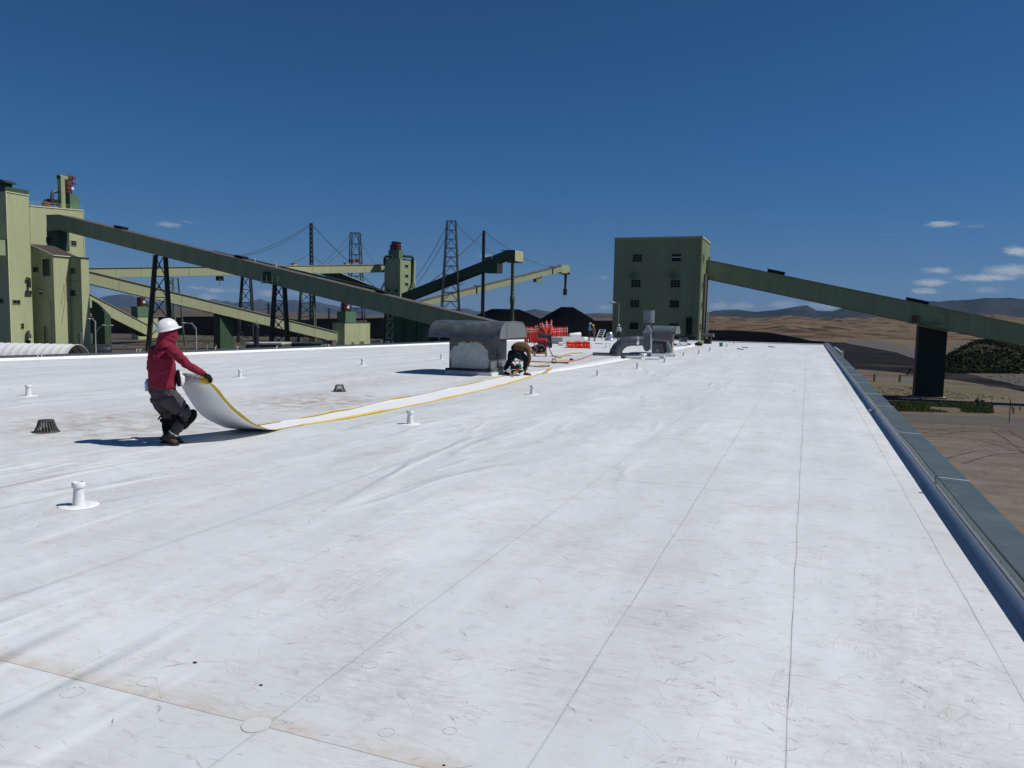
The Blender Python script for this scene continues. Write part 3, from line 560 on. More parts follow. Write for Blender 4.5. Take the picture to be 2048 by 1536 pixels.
# ------------------------------------------------------------------ vent pipes and drain strainers on the roof
def vent_pipe():
    t = thing('vent_pipe', (0, 0, 0), '', 'vent pipe')
    mb = MB(); mb.lathe(V(0, 0, 0), [(.088, .0), (.085, .004), (.05, .009), (.047, .02), (.037, .16), (.037, .176), (0, .176)], 28); mb.build('boot', MEMP, t, smooth=True)
    mb = MB(); mb.lathe(V(0, 0, 0), [(.037, .155), (.049, .157), (.0505, .165), (.0505, .192), (.046, .199), (.038, .200), (.036, .190), (0, .188)], 28); mb.build('collar', WHITE, t, smooth=True)
    mb = MB(); n = 36
    for a, b in ((.098, .155), ):
        mb.lathe(V(0, 0, 0), [(.155, .0008), (.150, .0045), (.09, .005), (.085, .004)], 36)
    mb.build('flange', MEMN, t, smooth=True)
    mb = MB(); mb.lathe(V(0, 0, 0), [(.160, .0006), (.156, .0012)], 36); mb.build('flange_edge', mat('weld_dirt', (.3, .3, .3), .8), t)
    return t
vps = [(158, 1011, 962, 'vent pipe nearest the camera, left foreground'), (57, 792, 769, 'vent pipe at the far left edge of the photo behind the dark strainer'), (480, 755, 739, 'vent pipe between the red hooded worker and the parapet'),
 (725, 731, 717, 'vent pipe midway between the worker in red and the metal hood'), (883, 719, 708, 'vent pipe just left of the big metal hood duct'), (820, 848, 820, 'vent pipe in front of the yellow edged strip'),
 (1064, 789, 770, 'vent pipe in front of the bent worker'), (1195, 752, 740, 'vent pipe right of the white strip behind the fourth seam'), (1275, 738, 726, 'vent pipe in front of the curved duct blower'),
 (1329.5, 726, 715, 'vent pipe at the corner of the blower kerb'), (1367, 713, 704, 'first vent pipe right of the blower'), (1398, 709, 699, 'second vent pipe right of the blower'), (1420, 703, 694, 'third vent pipe right of the blower'), (1454, 694, 687, 'small vent pipe beyond the green bucket'), (1468, 690, 685, 'farthest tiny vent pipe right of the bucket')]
VP = vent_pipe()
for i, (px, py, pt, lab) in enumerate(vps):
    c = onz(px, py, 0); D = c@FH; h = (py-pt)*D/FPX; sc = h/.2
    if i == 0: o = VP; o.location = tuple(c); o['label'] = 'white '+lab; o['group'] = 'white vent pipes on the roof'; o.scale = (sc,)*3
    else: o = dup(VP, c, random.uniform(0, 6), min(sc, 1.6), 'white '+lab, 'white vent pipes on the roof')
def strainer():
    t = thing('drain_strainer', (0, 0, 0), '', 'roof drain'); CI_ = mat('cast_iron', (.07, .065, .06), .6, .2, 9)
    mb = MB(); mb.lathe(V(0, 0, 0), [(.078, .138), (.083, .14), (.083, .150), (.0, .152)], 28); mb.build('top_plate', CI_, t, smooth=True)
    for k in range(22):
        a = 2*math.pi*k/22; mb = MB(); mb.tube([V(.080*math.cos(a), .080*math.sin(a), .142), V(.10*math.cos(a), .10*math.sin(a), .07), V(.128*math.cos(a), .128*math.sin(a), .008)], [.0065, .007, .0085], 6); mb.build('bar', CI_, t)
    mb = MB(); mb.lathe(V(0, 0, 0), [(.112, .002), (.118, .016), (.146, .012), (.150, .002), (.11, .001)], 28); mb.build('base_ring', CI_, t, smooth=True)
    mb = MB(); mb.lathe(V(0, 0, 0), [(.05, .003), (.052, .05), (.0, .055)], 16); mb.build('drain_throat', BLACK, t)
    return t
st = strainer(); c = onz(93, 864); st.location = tuple(c); st['label'] = 'dark slotted dome strainer nearest the camera at far left of the roof'; st['group'] = 'roof drain strainers'; st.scale = (1.13,)*3
c = onz(679, 783); dup(st, c, .3, 1.0, 'dark slotted dome strainer right of the worker near brown stains', 'roof drain strainers')
# ================================================================== PLANT BUILDINGS
def ribbox(name, parent, m, P, a, b, z0, zt, sp, d=.05, ax=XD, ay=YD):
    """four ribbed walls of a rectangular block: P corner, a along ax, b along ay; zt height(s) at the 4 corners"""
    zt = zt if hasattr(zt, '__len__') else [zt]*4
    c = [V(*P[:2], 0), P*V(1, 1, 0)+ax*a, P*V(1, 1, 0)+ax*a+ay*b, P*V(1, 1, 0)+ay*b]
    if a*b < 0: c = [c[0], c[3], c[2], c[1]]; zt = [zt[0], zt[3], zt[2], zt[1]]
    mb = MB(); mb.add([q+ZD*z0 for q in c]+[q+ZD*z for q, z in zip(c, zt)], [(4, 5, 6, 7)])
    for i in range(4):
        p, q = c[i], c[(i+1) % 4]; d_ = (q-p)/np.linalg.norm(q-p); n = V(d_[1], -d_[0], 0)
        mb.rib(p+ZD*zt[i], q+ZD*zt[(i+1) % 4], p+ZD*z0, q+ZD*z0, n, sp, d)
    return mb.build(name, m, parent, fix=False)
def panel(parent, name, m, c, w, h, n, d=.06, up=ZD):
    u = np.cross(up, n); u /= np.linalg.norm(u); mb = MB(); mb.box(c, (w, h, d), (u, up, n)); return mb.build(name, m, parent)
def window(parent, c, w, h, n, cols=3, rows=3, off=.06, sill=False, blind=0):
    """frame with a pane and mullions as its sub-part, on a wall with outward normal n"""
    u = np.cross(ZD, n); u /= np.linalg.norm(u); t = .085*w; c = c+n*off; mb = MB()
    for sx_ in (-1, 1): mb.box(c+u*sx_*(w/2+t/2), (t, h+2*t, .14), (u, ZD, n))
    for sy_ in (-1, 1): mb.box(c+ZD*sy_*(h/2+t/2), (w, t, .139), (u, ZD, n))
    f = mb.build('window', FRAME, parent)
    mb = MB(); mb.box(c-n*.02, (w, h, .04), (u, ZD, n)); mb.build('pane', GLASS, f)
    mb = MB()
    for k in range(1, cols): mb.box(c+u*(k/cols-.5)*w+n*.02, (w*.025, h, .03), (u, ZD, n))
    for k in range(1, rows): mb.box(c+ZD*(k/rows-.5)*h+n*.021, (w, h*.03, .03), (u, ZD, n))
    if mb.v: mb.build('mullions', FRAME, f)
    if blind: mb = MB(); mb.box(c+n*.04+ZD*h*.08, (w*.98, h*blind, .03), (u, ZD, n)); mb.build('blind', WHITE, f)
    return f
# ---- right tower
D0 = 118; P0 = S(1393.5, 685, D0); zt = S(1404, 474, D0)[2]
TP = V(P0[0]+.0, P0[1], 0)
def fixcorner(px, py, D): q = S(px, py, D); return q
P0 = fixcorner(1404, 474, D0); TX, TY, TZ = P0[0], P0[1], P0[2]
wX = P0[0]-along(P0, XD, 1230)[0]; wY = along(P0, YD, 1420)[1]-P0[1]
tw = thing('transfer_tower', (TX-wX/2, TY+wY/2, GZ), 'tall dark sided transfer tower with rows of windows behind the roof end', 'industrial tower')
ribbox('wall', tw, GAL, V(TX-wX, TY, 0), wX, wY, GZ, TZ, .31, .045)
mb = MB()
mb.box(V(TX-wX/2, TY-.09, TZ+.02), (wX+.3, .10, .26)); mb.box(V(TX+.09, TY+wY/2, TZ+.02), (.10, wY+.12, .26)); mb.box(V(TX-wX-.09, TY+wY/2, TZ+.02), (.10, wY+.12, .26)); mb.box(V(TX-wX/2, TY+wY+.09, TZ+.02), (wX+.3, .10, .26))
mb.build('roof_trim', SIDE, tw)
mb = MB(); mb.box(V(TX+.09, TY-.09, (TZ+GZ)/2), (.14, .14, TZ-GZ)); mb.build('corner_trim', SIDE, tw)
NY, NX = -YD, XD
for (x, y, w, h, kind) in ((1275, 516, 17.5, 14.5, 0), (1353, 515.5, 17.5, 14.5, 1), (1272, 567, 17.5, 14.5, 0), (1351, 567.5, 18, 14.5, 0), (1270, 607.5, 17.5, 14.5, 0), (1349, 608, 18, 14, 2), (1268, 652, 17.5, 13.5, 3), (1347, 654, 18, 13.5, 3)):
    q = onY(x, y, TY); D = q@FH; k = D/FPX; window(tw, q, w*k*1.04, h*k, NY, 3 if kind in (0,) else 1, 3 if kind == 0 else (2 if kind < 3 else 1), blind=.1 if kind == 1 else 0)
for (x, y) in ((1268, 551), (1346, 551)):
    q = onY(x, y, TY); k = (q@FH)/FPX; mb = MB(); mb.box(q+NY*.45, (11.5*k, .9, 8.5*k)); b_ = mb.build('air_conditioner', MGREEN, tw); mb = MB(); mb.box(q+NY*.45+XD*(5.8*k+.02), (.04, .7, 7*k)); mb.build('louvre', SIDE, b_)  # cream side panel paints in the sunlit side of each unit
for (x, y, h) in ((1406, 517, 14), (1417.5, 518, 9), (1404.5, 571, 13), (1412, 573, 12), (1403, 610, 12), (1410.5, 611, 12), (1400, 654, 13), (1408, 655, 13)):
    q = onX(x, y, TX); k = (q@FH)/FPX; window(tw, q, 1.15, h*k, NX, 1, 2)
q = onY(1379, 653, TY); k = (q@FH)/FPX; mb = MB()
for dx in (-5.5, 0, 5.5): mb.box(q+NY*.5+XD*dx*k, (.12, .12, 37*k))
for dz in (-17, 2, 17): mb.box(q+NY*.5+ZD*dz*k, (12*k, 1.0, .12))
mb.build('ladder_cage', STEEL, tw)
q = onY(1378, 652, TY); panel(tw, 'door_recess', BLACK, q+NY*.08, 9*k, 30*k, NY)
q = onY(1364, 684, TY); panel(tw, 'base_louvre', GREEN, q+NY*.08, 50*k, 22*k, NY)
# dark conveyor drop leg against the lit side
q0 = onX(1409, 640, TX); mb = MB(); q0 = onX(1406, 640, TX); mb.box(V(TX+.18, q0[1], (q0[2]+GZ)/2+2.4), (.3, 3.4, abs(q0[2]-GZ)+9.5)); mb.build('cable_riser', mat('riser_paint', (.10, .095, .08), .6), tw)
# ---- galleries
def gallery(name, label, P, Q, H, Wd, m, roofm=ROOFB, ext=0.0, head=None, sp=.9, group='enclosed conveyor galleries', rt=.14, trim=True):
    """P,Q: near top edge (start,end). H vertical height, Wd horizontal width away from the camera"""
    P, Q = np.array(P, float), np.array(Q, float); d = Q-P; hd = d*V(1, 1, 0); L_ = np.linalg.norm(hd); hd /= L_; n = V(hd[1], -hd[0], 0)
    if n@(CAM-P) < 0: n = -n
    Q = Q+d*ext; mid = (P+Q)/2; t = thing(name, (mid[0], mid[1], GZ), label, 'conveyor gallery', group); bk = -n*Wd; H_ = V(0, 0, -H); mb = MB()
    mb.rib(P, Q, P+H_, Q+H_, n, sp, .014); mb.rib(P+bk, Q+bk, P+bk+H_, Q+bk+H_, -n, sp, .014)
    mb.add([P, P+H_, P+bk+H_, P+bk], [(0, 1, 2, 3)]); mb.add([Q, Q+H_, Q+bk+H_, Q+bk], [(0, 3, 2, 1)])
    mb.build('wall', m, t, fix=False)
    mb = MB(); a = n*.0; mb.hexa([P+H_, Q+H_, Q+H_+bk, P+H_+bk][::1], [P+H_*.985, Q+H_*.985, Q+H_*.985+bk, P+H_*.985+bk]); 
    mb.build('floor_deck', STEEL, t)
    o = n*.18; mb = MB(); mb.hexa([P+o+ZD*.01, Q+o+ZD*.01, Q+bk-o+ZD*.01, P+bk-o+ZD*.01], [P+o+ZD*rt, Q+o+ZD*rt, Q+bk-o+ZD*rt, P+bk-o+ZD*rt]); mb.build('roof', roofm, t)
    nj = int(L_//7.5)
    for i in range(1, nj): f = i/nj; q = P+(Q-P)*f; mb = MB(); mb.bar(q+n*.03, q+n*.03+H_, .09, .05); mb.build('panel_joint', m, t)
    if trim: mb = MB(); mb.bar(P+n*.24+ZD*.03, Q+n*.24+ZD*.03, .06, .14); mb.build('eave_trim', m, t)
    return t, P, Q, n, bk
def roofvent(t, P, Q, px, w, h, py_off=0, m=BLACK, bk=None):
    hd = (Q-P); hd = hd/np.linalg.norm(hd); c = along(P, hd, px); k = ((c-CAM)@FH)/FPX; c = c+ZD*(.15+h*k/2)+bk*.5; hx = hd*V(1, 1, 0); hx /= np.linalg.norm(hx)
    up = np.cross(hd, np.cross(ZD, hd)); up /= np.linalg.norm(up); sd_ = np.cross(up, hd); mb = MB(); mb.box(c, (w*k, abs(np.linalg.norm(bk))*.5, h*k), (hd, sd_, up)); mb.box(c+up*(h*k*.5+.05), (w*k*1.05, np.linalg.norm(bk)*.62, .1), (hd, sd_, up)); mb.build('ridge_vent', m, t)
# right gallery (slopes down to the right out of frame)
A = S(1410, 520, 124); B = along(A, XD, 2044); B[2] = zat(B, 648)
gr, ga, gb, gn, gk = gallery('conveyor_gallery', 'dark green gallery sloping down right from the windowed tower, borne by the black pier', A, B, 2.9, 3.4, GAL, ROOFB, ext=1.0, sp=.55)
for px in (1551, 1837): roofvent(gr, ga, gb, px, 33 if px < 1600 else 40, 5.5, bk=gk)
# its access platform by the pier
c = along(ga, (gb-ga), 1848); k = ((c-CAM)@FH)/FPX; c0 = c+gn*.5-ZD*2.7; mb = MB()
mb.box(c0, (62*k, 1.0, .12)); pl = mb.build('access_platform', MGREEN, gr); mb = MB()
for dx in (-31, -10, 10, 31): mb.bar(c0+XD*dx*k+gn*.48, c0+XD*dx*k+gn*.48+ZD*1.3, .06)
mb.bar(c0-XD*31*k+gn*.48+ZD*1.25, c0+XD*31*k+gn*.48+ZD*1.25, .07); mb.build('handrail', SIDE, pl)
mb = MB(); mb.box(c0+ZD*.75-gn*.35-XD*.9, (1.0, .1, 1.1)); mb.build('orange_door', mat('dull_orange', (.16, .07, .035), .7), gr)
# pier under it
p1, p2 = onz(1828, 795, GZ), onz(1886.5, 798.5, GZ); Yp = (p1[1]+p2[1])/2; pxw = p2[0]-p1[0]; t = thing('support_pier', ((p1[0]+p2[0])/2, Yp, GZ), 'black square pier carrying the right hand sloping gallery', 'support pier')
cc = (ga-V(0, 0, 2.9)); sl = (gb-ga)/(gb-ga)[0]
zf = lambda x: (cc+sl*(x-cc[0]))[2]
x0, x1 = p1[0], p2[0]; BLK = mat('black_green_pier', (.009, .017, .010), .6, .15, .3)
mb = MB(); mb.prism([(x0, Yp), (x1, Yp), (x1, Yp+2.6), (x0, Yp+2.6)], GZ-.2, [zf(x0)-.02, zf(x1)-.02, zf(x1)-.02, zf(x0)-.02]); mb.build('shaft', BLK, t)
mb = MB(); mb.box(V((x0+x1)/2, Yp+1.3, GZ+.1), (x1-x0+.9, 3.4, .3)); mb.build('footing', mat('concrete', (.3, .29, .27), .85, .1, 1), t)
mb = MB(); mb.bar(V(x0-.1, Yp-.1, zf(x0)-.12), V(x1+.1, Yp-.1, zf(x1)-.12), .12, .2); mb.build('cap_beam', SIDE2, t)
# main gallery
A = S(117, 430, 181.5); B = along(A, XD, 760); B[2] = zat(B, 588.5)
mg, ma, mbq, mn, mk = gallery('conveyor_gallery', 'long dark gallery sloping down from the cream plant toward the metal hood', A, B, 3.45, 3.6, GAL, ROOFB, ext=.47, sp=.6)
# level head section at its top
hx0 = along(A, XD, 92.5); mb = MB(); zA = A[2]+.02; mb.rib(V(hx0[0], A[1], zA), V(A[0], A[1], zA), V(hx0[0], A[1], zA-3.6), V(A[0], A[1], zA-3.5), -YD, .6, .035)
mb.add([V(hx0[0], A[1], zA), V(hx0[0], A[1]+3.6, zA), V(hx0[0], A[1]+3.6, zA-3.6), V(hx0[0], A[1], zA-3.6)], [(0, 1, 2, 3)]); mb.box(V((hx0[0]+A[0])/2, A[1]+1.8, zA+.05), (A[0]-hx0[0]+.1, 3.9, .12)); mb.build('head_section', GAL, mg, fix=False)
for px in (229, 471, 754): roofvent(mg, ma, mbq, px, 20, 4.5, bk=mk)
def platform(parent, P, dirn, n, px, drop, w, h=1.3, m=MGREEN):
    c = along(P, dirn, px); k = ((c-CAM)@FH)/FPX; hx = dirn*V(1, 1, 0); hx = hx/np.linalg.norm(hx); c0 = c+n*.6-ZD*drop; mb = MB(); mb.box(c0, (w*k, 1.1, .14), (hx, n, ZD)); pl = mb.build('access_platform', m, parent); mb = MB()
    for dx in (-.5, -.17, .17, .5): mb.bar(c0+hx*dx*w*k+n*.5, c0+hx*dx*w*k+n*.5+ZD*h, .13)
    mb.bar(c0-hx*.5*w*k+n*.5+ZD*h, c0+hx*.5*w*k+n*.5+ZD*h, .07); mb.bar(c0-hx*.5*w*k+n*.5+ZD*h*.5, c0+hx*.5*w*k+n*.5+ZD*h*.5, .05); mb.build('handrail', m, pl)
platform(mg, ma, mbq-ma, mn, 545, 3.1, 40, 1.6)
mb = MB(); c = along(ma, mbq-ma, 534); mb.box(c+mn*.15-ZD*2.0, (1.8, .2, 1.8)); mb.build('hatch', STEEL, mg)
for px in (503, 546, 622, 627): c = along(ma, mbq-ma, px); mb = MB(); mb.bar(c+mk*.3, c+mk*.3+ZD*1.1, .09); mb.build('roof_post', WHITE if px < 600 else STEEL, mg)
# ---- the pale galleries behind
A = S(178, 536, 240); B = S(793, 528.8, 320); g2, a2, b2, n2, k2 = gallery('conveyor_gallery', 'pale nearly level gallery high behind the dark one, ending at the far green tower', A, B, 3.1, 3.2, GALP, ROOFB, sp=1.2)
for px in (593, 697): roofvent(g2, a2, b2, px, 8, 4, bk=k2, m=SIDE)
mb = MB(); c = along(a2, b2-a2, 443); k = ((c-CAM)@FH)/FPX; mb.box(c-ZD*(3.1+1.0)+k2*.5, (9.5*k, 2, 9*k)); h_ = mb.build('hanging_winch_box', GREEN, g2); mb = MB(); mb.bar(c-ZD*4.9+k2*.5, c-ZD*6.6+k2*.5, .12); mb.build('hook', STEEL, h_)
A = S(170, 540.5, 199); B = S(675, 664.3, 246); g3, a3, b3, n3, k3 = gallery('conveyor_gallery', 'pale sloping gallery running down to the low cream transfer house', A, B, 3.2, 3.2, GALP, ROOFB, sp=1.2)
A = S(178, 588, 215); B = S(299, 652, 262); g4, a4, b4, n4, k4 = gallery('conveyor_gallery', 'short steep pale gallery dropping right from the cream plant', A, B, 3.6, 3.2, GALP, ROOFB, sp=1.2)
A = S(640, 530, 318); B = S(766, 581.5, 318); gallery('conveyor_gallery', 'short dark gallery with white roof at the foot of the far green tower', A, B, 3.6, 4.5, GREEN, mat('light_roof_sheet', (.42, .42, .40), .6), sp=1.2)
A = S(427, 501.5, 275); B = S(766, 580, 300); g5, a5, b5, n5, k5 = gallery('conveyor_gallery', 'far gallery mostly hidden behind the long dark one, held by mast cables', A, B, 4.2, 3.4, GREEN, mat('light_roof_sheet', (.42, .42, .40), .6), sp=1.2)
# ---- left plant
def corner(px, D, py=625): q = S(px, py, D); return V(q[0], q[1], 0)
def ztop(P, py): return zat(V(P[0], P[1], 10.0), py) if True else 0
def zt_(P, px, py): D = (P@FH); return S(px, py, D)[2]
c1 = corner(14.5, 165, 480); e1 = along(V(c1[0], c1[1], 8), YD, 63); l1 = e1[1]-c1[1]; w1 = 9
t1 = thing('process_tower', (c1[0]-w1/2, c1[1]+l1/2, GZ), 'leftmost cream ribbed tower with green parapet and dark roof vent', 'industrial tower')
z1 = zt_(c1, 13.5, 383); ribbox('wall', t1, SIDE, V(c1[0]-w1, c1[1], 0), w1, l1, GZ, z1, .5, .03)
zc = zt_(c1, 13.5, 373); mb = MB(); mb.prism([(c1[0]-w1-.02, c1[1]-.02), (c1[0]+.02, c1[1]-.02), (c1[0]+.02, c1[1]+l1+.02), (c1[0]-w1-.02, c1[1]+l1+.02)], z1+.01, zc); mb.build('parapet', GREEN, t1)
mb = MB(); mb.box(V(c1[0]+.1, c1[1]+l1/2, z1), (.12, l1+.2, .2)); mb.box(V(c1[0]+.1, c1[1], (z1+GZ)/2), (.14, .16, z1-GZ)); mb.build('edge_trim', mat('light_trim', (.55, .57, .38), .5), t1)
vc = V(c1[0]-2.6, c1[1]+2.0, zc); mb = MB(); mb.box(vc+ZD*.6, (1.8, 1.6, 1.2)); mb.hexa([vc+V(-1.7, -1.2, 1.15), vc+V(1.9, -1.2, .95), vc+V(1.9, 1.4, .95), vc+V(-1.7, 1.4, 1.15)], [vc+V(-1.5, -1.2, 1.7), vc+V(.2, -1.2, 1.75), vc+V(.2, 1.4, 1.75), vc+V(-1.5, 1.4, 1.7)]); mb.build('roof_vent', STEEL, t1)
def winX(t, X, x, y, w, h, **k_): q = onX(x, y, X); k = (q@FH)/FPX; n = max(.5, abs((along(q, YD, x+w/2)-along(q, YD, x-w/2))[1])); return window(t, q, n, h*k, NX, **k_)
def winY(t, Y, x, y, w, h, **k_): q = onY(x, y, Y); k = (q@FH)/FPX; n = max(.5, abs((along(q, XD, x+w/2)-along(q, XD, x-w/2))[0])); return window(t, q, n, h*k, NY, **k_)
winX(t1, c1[0], 32.5, 604, 14, 7, cols=2, rows=1); winX(t1, c1[0], 44.5, 652, 5, 10, cols=1, rows=2); winX(t1, c1[0], 55, 684, 11, 7, cols=1, rows=1)
q = onX(55, 566, c1[0]); mb = MB(); mb.tube([q+XD*.5+V(0, -.5, 1), q+XD*.5+V(0, .1, 1), q+XD*.5+V(0, .1, -1)], .3, 8); mb.build('exhaust_elbow', STEEL, t1)
q = onX(57, 583, c1[0]); mb = MB(); mb.box(q+XD*.4, (.8, 1.6, .3)); mb.build('grating', STEEL, t1)
q = onX(54, 672, c1[0]); mb = MB(); mb.box(q+XD*.4, (.8, .8, 1.0)); mb.lathe(q+XD*.5+ZD*.5, [(.25, 0), (.25, .7), (0, .75)], 10); mb.build('wall_fan', GALVD, t1)
winY(t1, c1[1], 3.5, 602, 7, 8, cols=1, rows=1)
# pale bridge on its dark side and the low green cabin
q1 = onY(13.8, 481, c1[1]-.4); q2 = onY(-60, 476, c1[1]-.4); mb = MB(); z_ = q1[2]; mb.box(V((q1[0]+q2[0])/2, c1[1]-3.0, z_-1.6), (q1[0]-q2[0], 4.4, 3.2)); mb.build('side_bridge', GAL, t1)
q1 = onY(12, 666, 120); t = thing('green_cabin', (q1[0]-3, 121, GZ), 'small mid green cabin at the left photo edge below the cream tower', 'cabin'); mb = MB(); mb.box(V(q1[0]-4, 122, (q1[2]+GZ)/2), (8, 4, q1[2]-GZ)); mb.build('wall', MGREEN, t); mb = MB(); mb.box(V(q1[0]-4, 122, q1[2]+.06), (8.3, 4.3, .12)); mb.build('roof', MGREEN, t)
# wide back building
c2 = corner(60, 186, 450); e2 = V(c2[0], c2[1], 8); e2 = along(e2, YD, 170.5); l2 = e2[1]-c2[1]
t2 = thing('plant_building', (c2[0]-5, c2[1]+l2/2, GZ), 'wide cream plant building behind the leftmost tower with red cyclone on its roof', 'industrial building')
za, zb = zt_(c2, 60, 411), zt_(V(c2[0], c2[1]+l2, 0), 170.5, 421)
ribbox('wall', t2, SIDE, V(c2[0]-14, c2[1], 0), 14, l2, GZ, [za, za, zb, zb], .5, .03)
mb = MB(); mb.bar(V(c2[0]+.1, c2[1], za), V(c2[0]+.1, c2[1]+l2, zb), .12, .25); mb.box(V(c2[0]+.1, c2[1]+l2, (zb+GZ)/2), (.14, .16, zb-GZ)); mb.build('edge_trim', MATS['light_trim'], t2)
winX(t2, c2[0], 147, 486.5, 10, 9, cols=2, rows=2)
# dark chute housing under the gallery head
q = onX(105, 475, c2[0]); p_a = onY(93.5, 475, A[1]*0+ma[1]+1.0); p_b = onY(117.5, 475, ma[1]+1.0); z_t, z_b = onY(105, 455, ma[1]+1)[2], onY(105, 493, ma[1]+1)[2]
mb = MB(); mb.box(V((p_a[0]+p_b[0])/2, ma[1]+1+1.4, (z_t+z_b)/2-.5), (p_b[0]-p_a[0], 2.8, z_t-z_b+1)); ch = mb.build('chute_housing', GREEN, t2)
mb = MB(); q = onY(96.5, 480, ma[1]+.9); mb.box(q, (1.1, .3, 1.3)); mb.build('vent_opening', BLACK, t2)
# roof handrail and machinery
mb = MB(); yy = c2[1]+1.0
while yy < c2[1]+l2-.5: z = za+(zb-za)*(yy-c2[1])/l2; mb.bar(V(c2[0]-.3, yy, z), V(c2[0]-.3, yy, z+1.1), .05); yy += 1.5
mb.bar(V(c2[0]-.3, c2[1], za+1.1), V(c2[0]-.3, c2[1]+l2, zb+1.1), .05); mb.bar(V(c2[0]-.3, c2[1], za+.55), V(c2[0]-.3, c2[1]+l2, zb+.55), .04); mb.build('roof_handrail', SIDE, t2)
XM = c2[0]-3.0
def mx_(px, py): return onX(px, py, XM)
dc = thing('dust_collector', mx_(130, 416), 'tall red cyclone dust collector with green duct standing on the wide cream building', 'dust collector', 'red dust collectors')
a, b = mx_(126.5, 388), mx_(143.5, 388); top, bot = mx_(135, 352), mx_(135, 388.5); r = 8.3*(a@FH)/FPX
mb = MB(); mb.lathe(V(XM, (a[1]+b[1])/2, bot[2]), [(r*.95, -.3), (r, (top[2]-bot[2])*.3), (r, top[2]-bot[2]), (0, top[2]-bot[2]+.1)], 20); cyl = mb.build('cyclone_body', RED, dc, smooth=True)
mb = MB()
for f in (.05, .22, .46, .8): mb.lathe(V(XM, (a[1]+b[1])/2, bot[2]+(top[2]-bot[2])*f), [(r*1.0, -.12), (r*1.06, -.1), (r*1.06, .1), (r*1.0, .12)], 20)
mb.build('stiffener_ring', BLACK, cyl)
mb = MB(); q = mx_(139.5, 377); mb.box(q+XD*r*.75, (.3, .8, .7)); mb.build('inspection_door', WHITE, cyl)
a, b = mx_(131, 389), mx_(151.5, 389); z0_, z1_ = mx_(141, 418)[2]-.6, mx_(141, 389)[2]; mb = MB(); mb.prism([(XM-1.5, a[1]), (XM+1.5, a[1]), (XM+1.5, b[1]), (XM-1.5, b[1])], z0_, [z1_, z1_, z1_-.3, z1_-.3]); mb.build('hopper_house', MGREEN, dc)
a, b = mx_(114.5, 353), mx_(122.5, 353); mb = MB(); z0_, z1_ = mx_(118, 416)[2], mx_(118, 353)[2]; mb.box(V(XM+.6, (a[1]+b[1])/2, (z0_+z1_)/2), (1.2, b[1]-a[1], z1_-z0_)); mb.box(V(XM+.3, (a[1]+mx_(132, 353)[1])/2, z1_-.1), (1.3, mx_(132, 353)[1]-a[1], .9)); mb.build('riser_duct', GAL, dc)
mb = MB(); mb.box(V(XM-.2, mx_(127, 380)[1], (z0_+z1_)/2-.6), (1.2, 1.2, z1_-z0_-1)); mb.build('shaded_duct', GREEN, dc)
mb = MB(); mb.tube([mx_(104, 400), mx_(104, 390), mx_(106, 384.5), mx_(110, 382.5), mx_(116, 383)], [.42]*5, 10); mb.build('bent_duct', GALVD, dc, smooth=True)
mb = MB(); mb.bar(mx_(141, 354), mx_(141, 347), .08); mb.bar(mx_(134, 347), mx_(153, 348.5), .08); mb.build('beacon_arm', STEEL, dc)
mb = MB(); mb.box(mx_(147, 356), (.6, .9, .7)); mb.box(mx_(147.5, 367), (.6, .8, .4)); mb.bar(mx_(144, 353), mx_(146, 372), .08); mb.build('side_platform', RED, dc)
mb = MB(); mb.box(mx_(92, 409), (1.2, 1.4, 1.3)); mb.build('small_motor', RED, dc); mb = MB(); mb.box(mx_(108, 405), (1.5, 3.0, 1.4)); mb.build('fan_casing', BLACK, dc)
mb = MB(); mb.bar(mx_(88, 409), mx_(90, 402), .1); mb.ball(mx_(90, 400), .3, 8); mb.bar(mx_(153, 415), mx_(152, 401), .1); mb.bar(mx_(147, 400), mx_(152, 401), .1); mb.build('davit', STEEL, dc)
# stepped annex in front
q = corner(107.8, 170, 560); A1 = V(q[0], q[1], 0); z = 0
A2 = along(V(A1[0], A1[1], 0), YD, 142.5); A3 = along(A2, XD, 165); A4 = along(A3, YD, 180.5); L0 = along(V(A1[0], A1[1], 0), -XD, 64)
t3 = thing('stepped_annex', (A1[0]-2, A1[1]+4, GZ), 'stepped cream annex with sloping brown roof in front of the wide plant building', 'industrial building')
zA1, zA2 = zt_(A1, 107.5, 510.5), zt_(A2, 141.5, 512); zL0 = zt_(L0, 65.5, 488); zA3, zA4 = zt_(A3, 164.5, 515), zt_(A4, 179.5, 518)
def wall3(P, Q, zp, zq, n, m=SIDE):
    mb = MB(); mb.rib(V(P[0], P[1], zp), V(Q[0], Q[1], zq), V(P[0], P[1], GZ), V(Q[0], Q[1], GZ), n, .5, .03); mb.build('wall', m, t3, fix=False)
wall3(L0, A1, zL0, zA1, -YD); wall3(A1, A2, zA1, zA1, XD); wall3(A2, A3, zA1, zA3, -YD, GAL); wall3(A3, A4, zA3, zA3, XD)  # recess wall takes the darker siding: its shade is painted in
wall3(V(A4[0]-12, A4[1], 0), A4, zA3, zA3, YD)
mb = MB(); zb0 = zL0+1.6
q5 = along(V(A1[0]-7, A1[1]+9, 0), YD, 118)
def rslab(xa, za_, xb, zb2, ya, yb): mb.hexa([V(xa, ya, za_-.12), V(xb, ya, zb2-.12), V(xb, yb, zb2-.12), V(xa, yb, za_-.12)], [V(xa, ya, za_+.06), V(xb, ya, zb2+.06), V(xb, yb, zb2+.06), V(xa, yb, za_+.06)])
rslab(L0[0], zL0, A1[0]+.2, zA1, A1[1]-.15, A2[1]); rslab(L0[0], zL0+.003, A1[0]+.2, zA1+.003, A2[1]+.002, A4[1]+.1); rslab(A1[0]+.202, zA1+.0, A3[0]+.2, zA3, A2[1]-.05, A4[1]+.1)
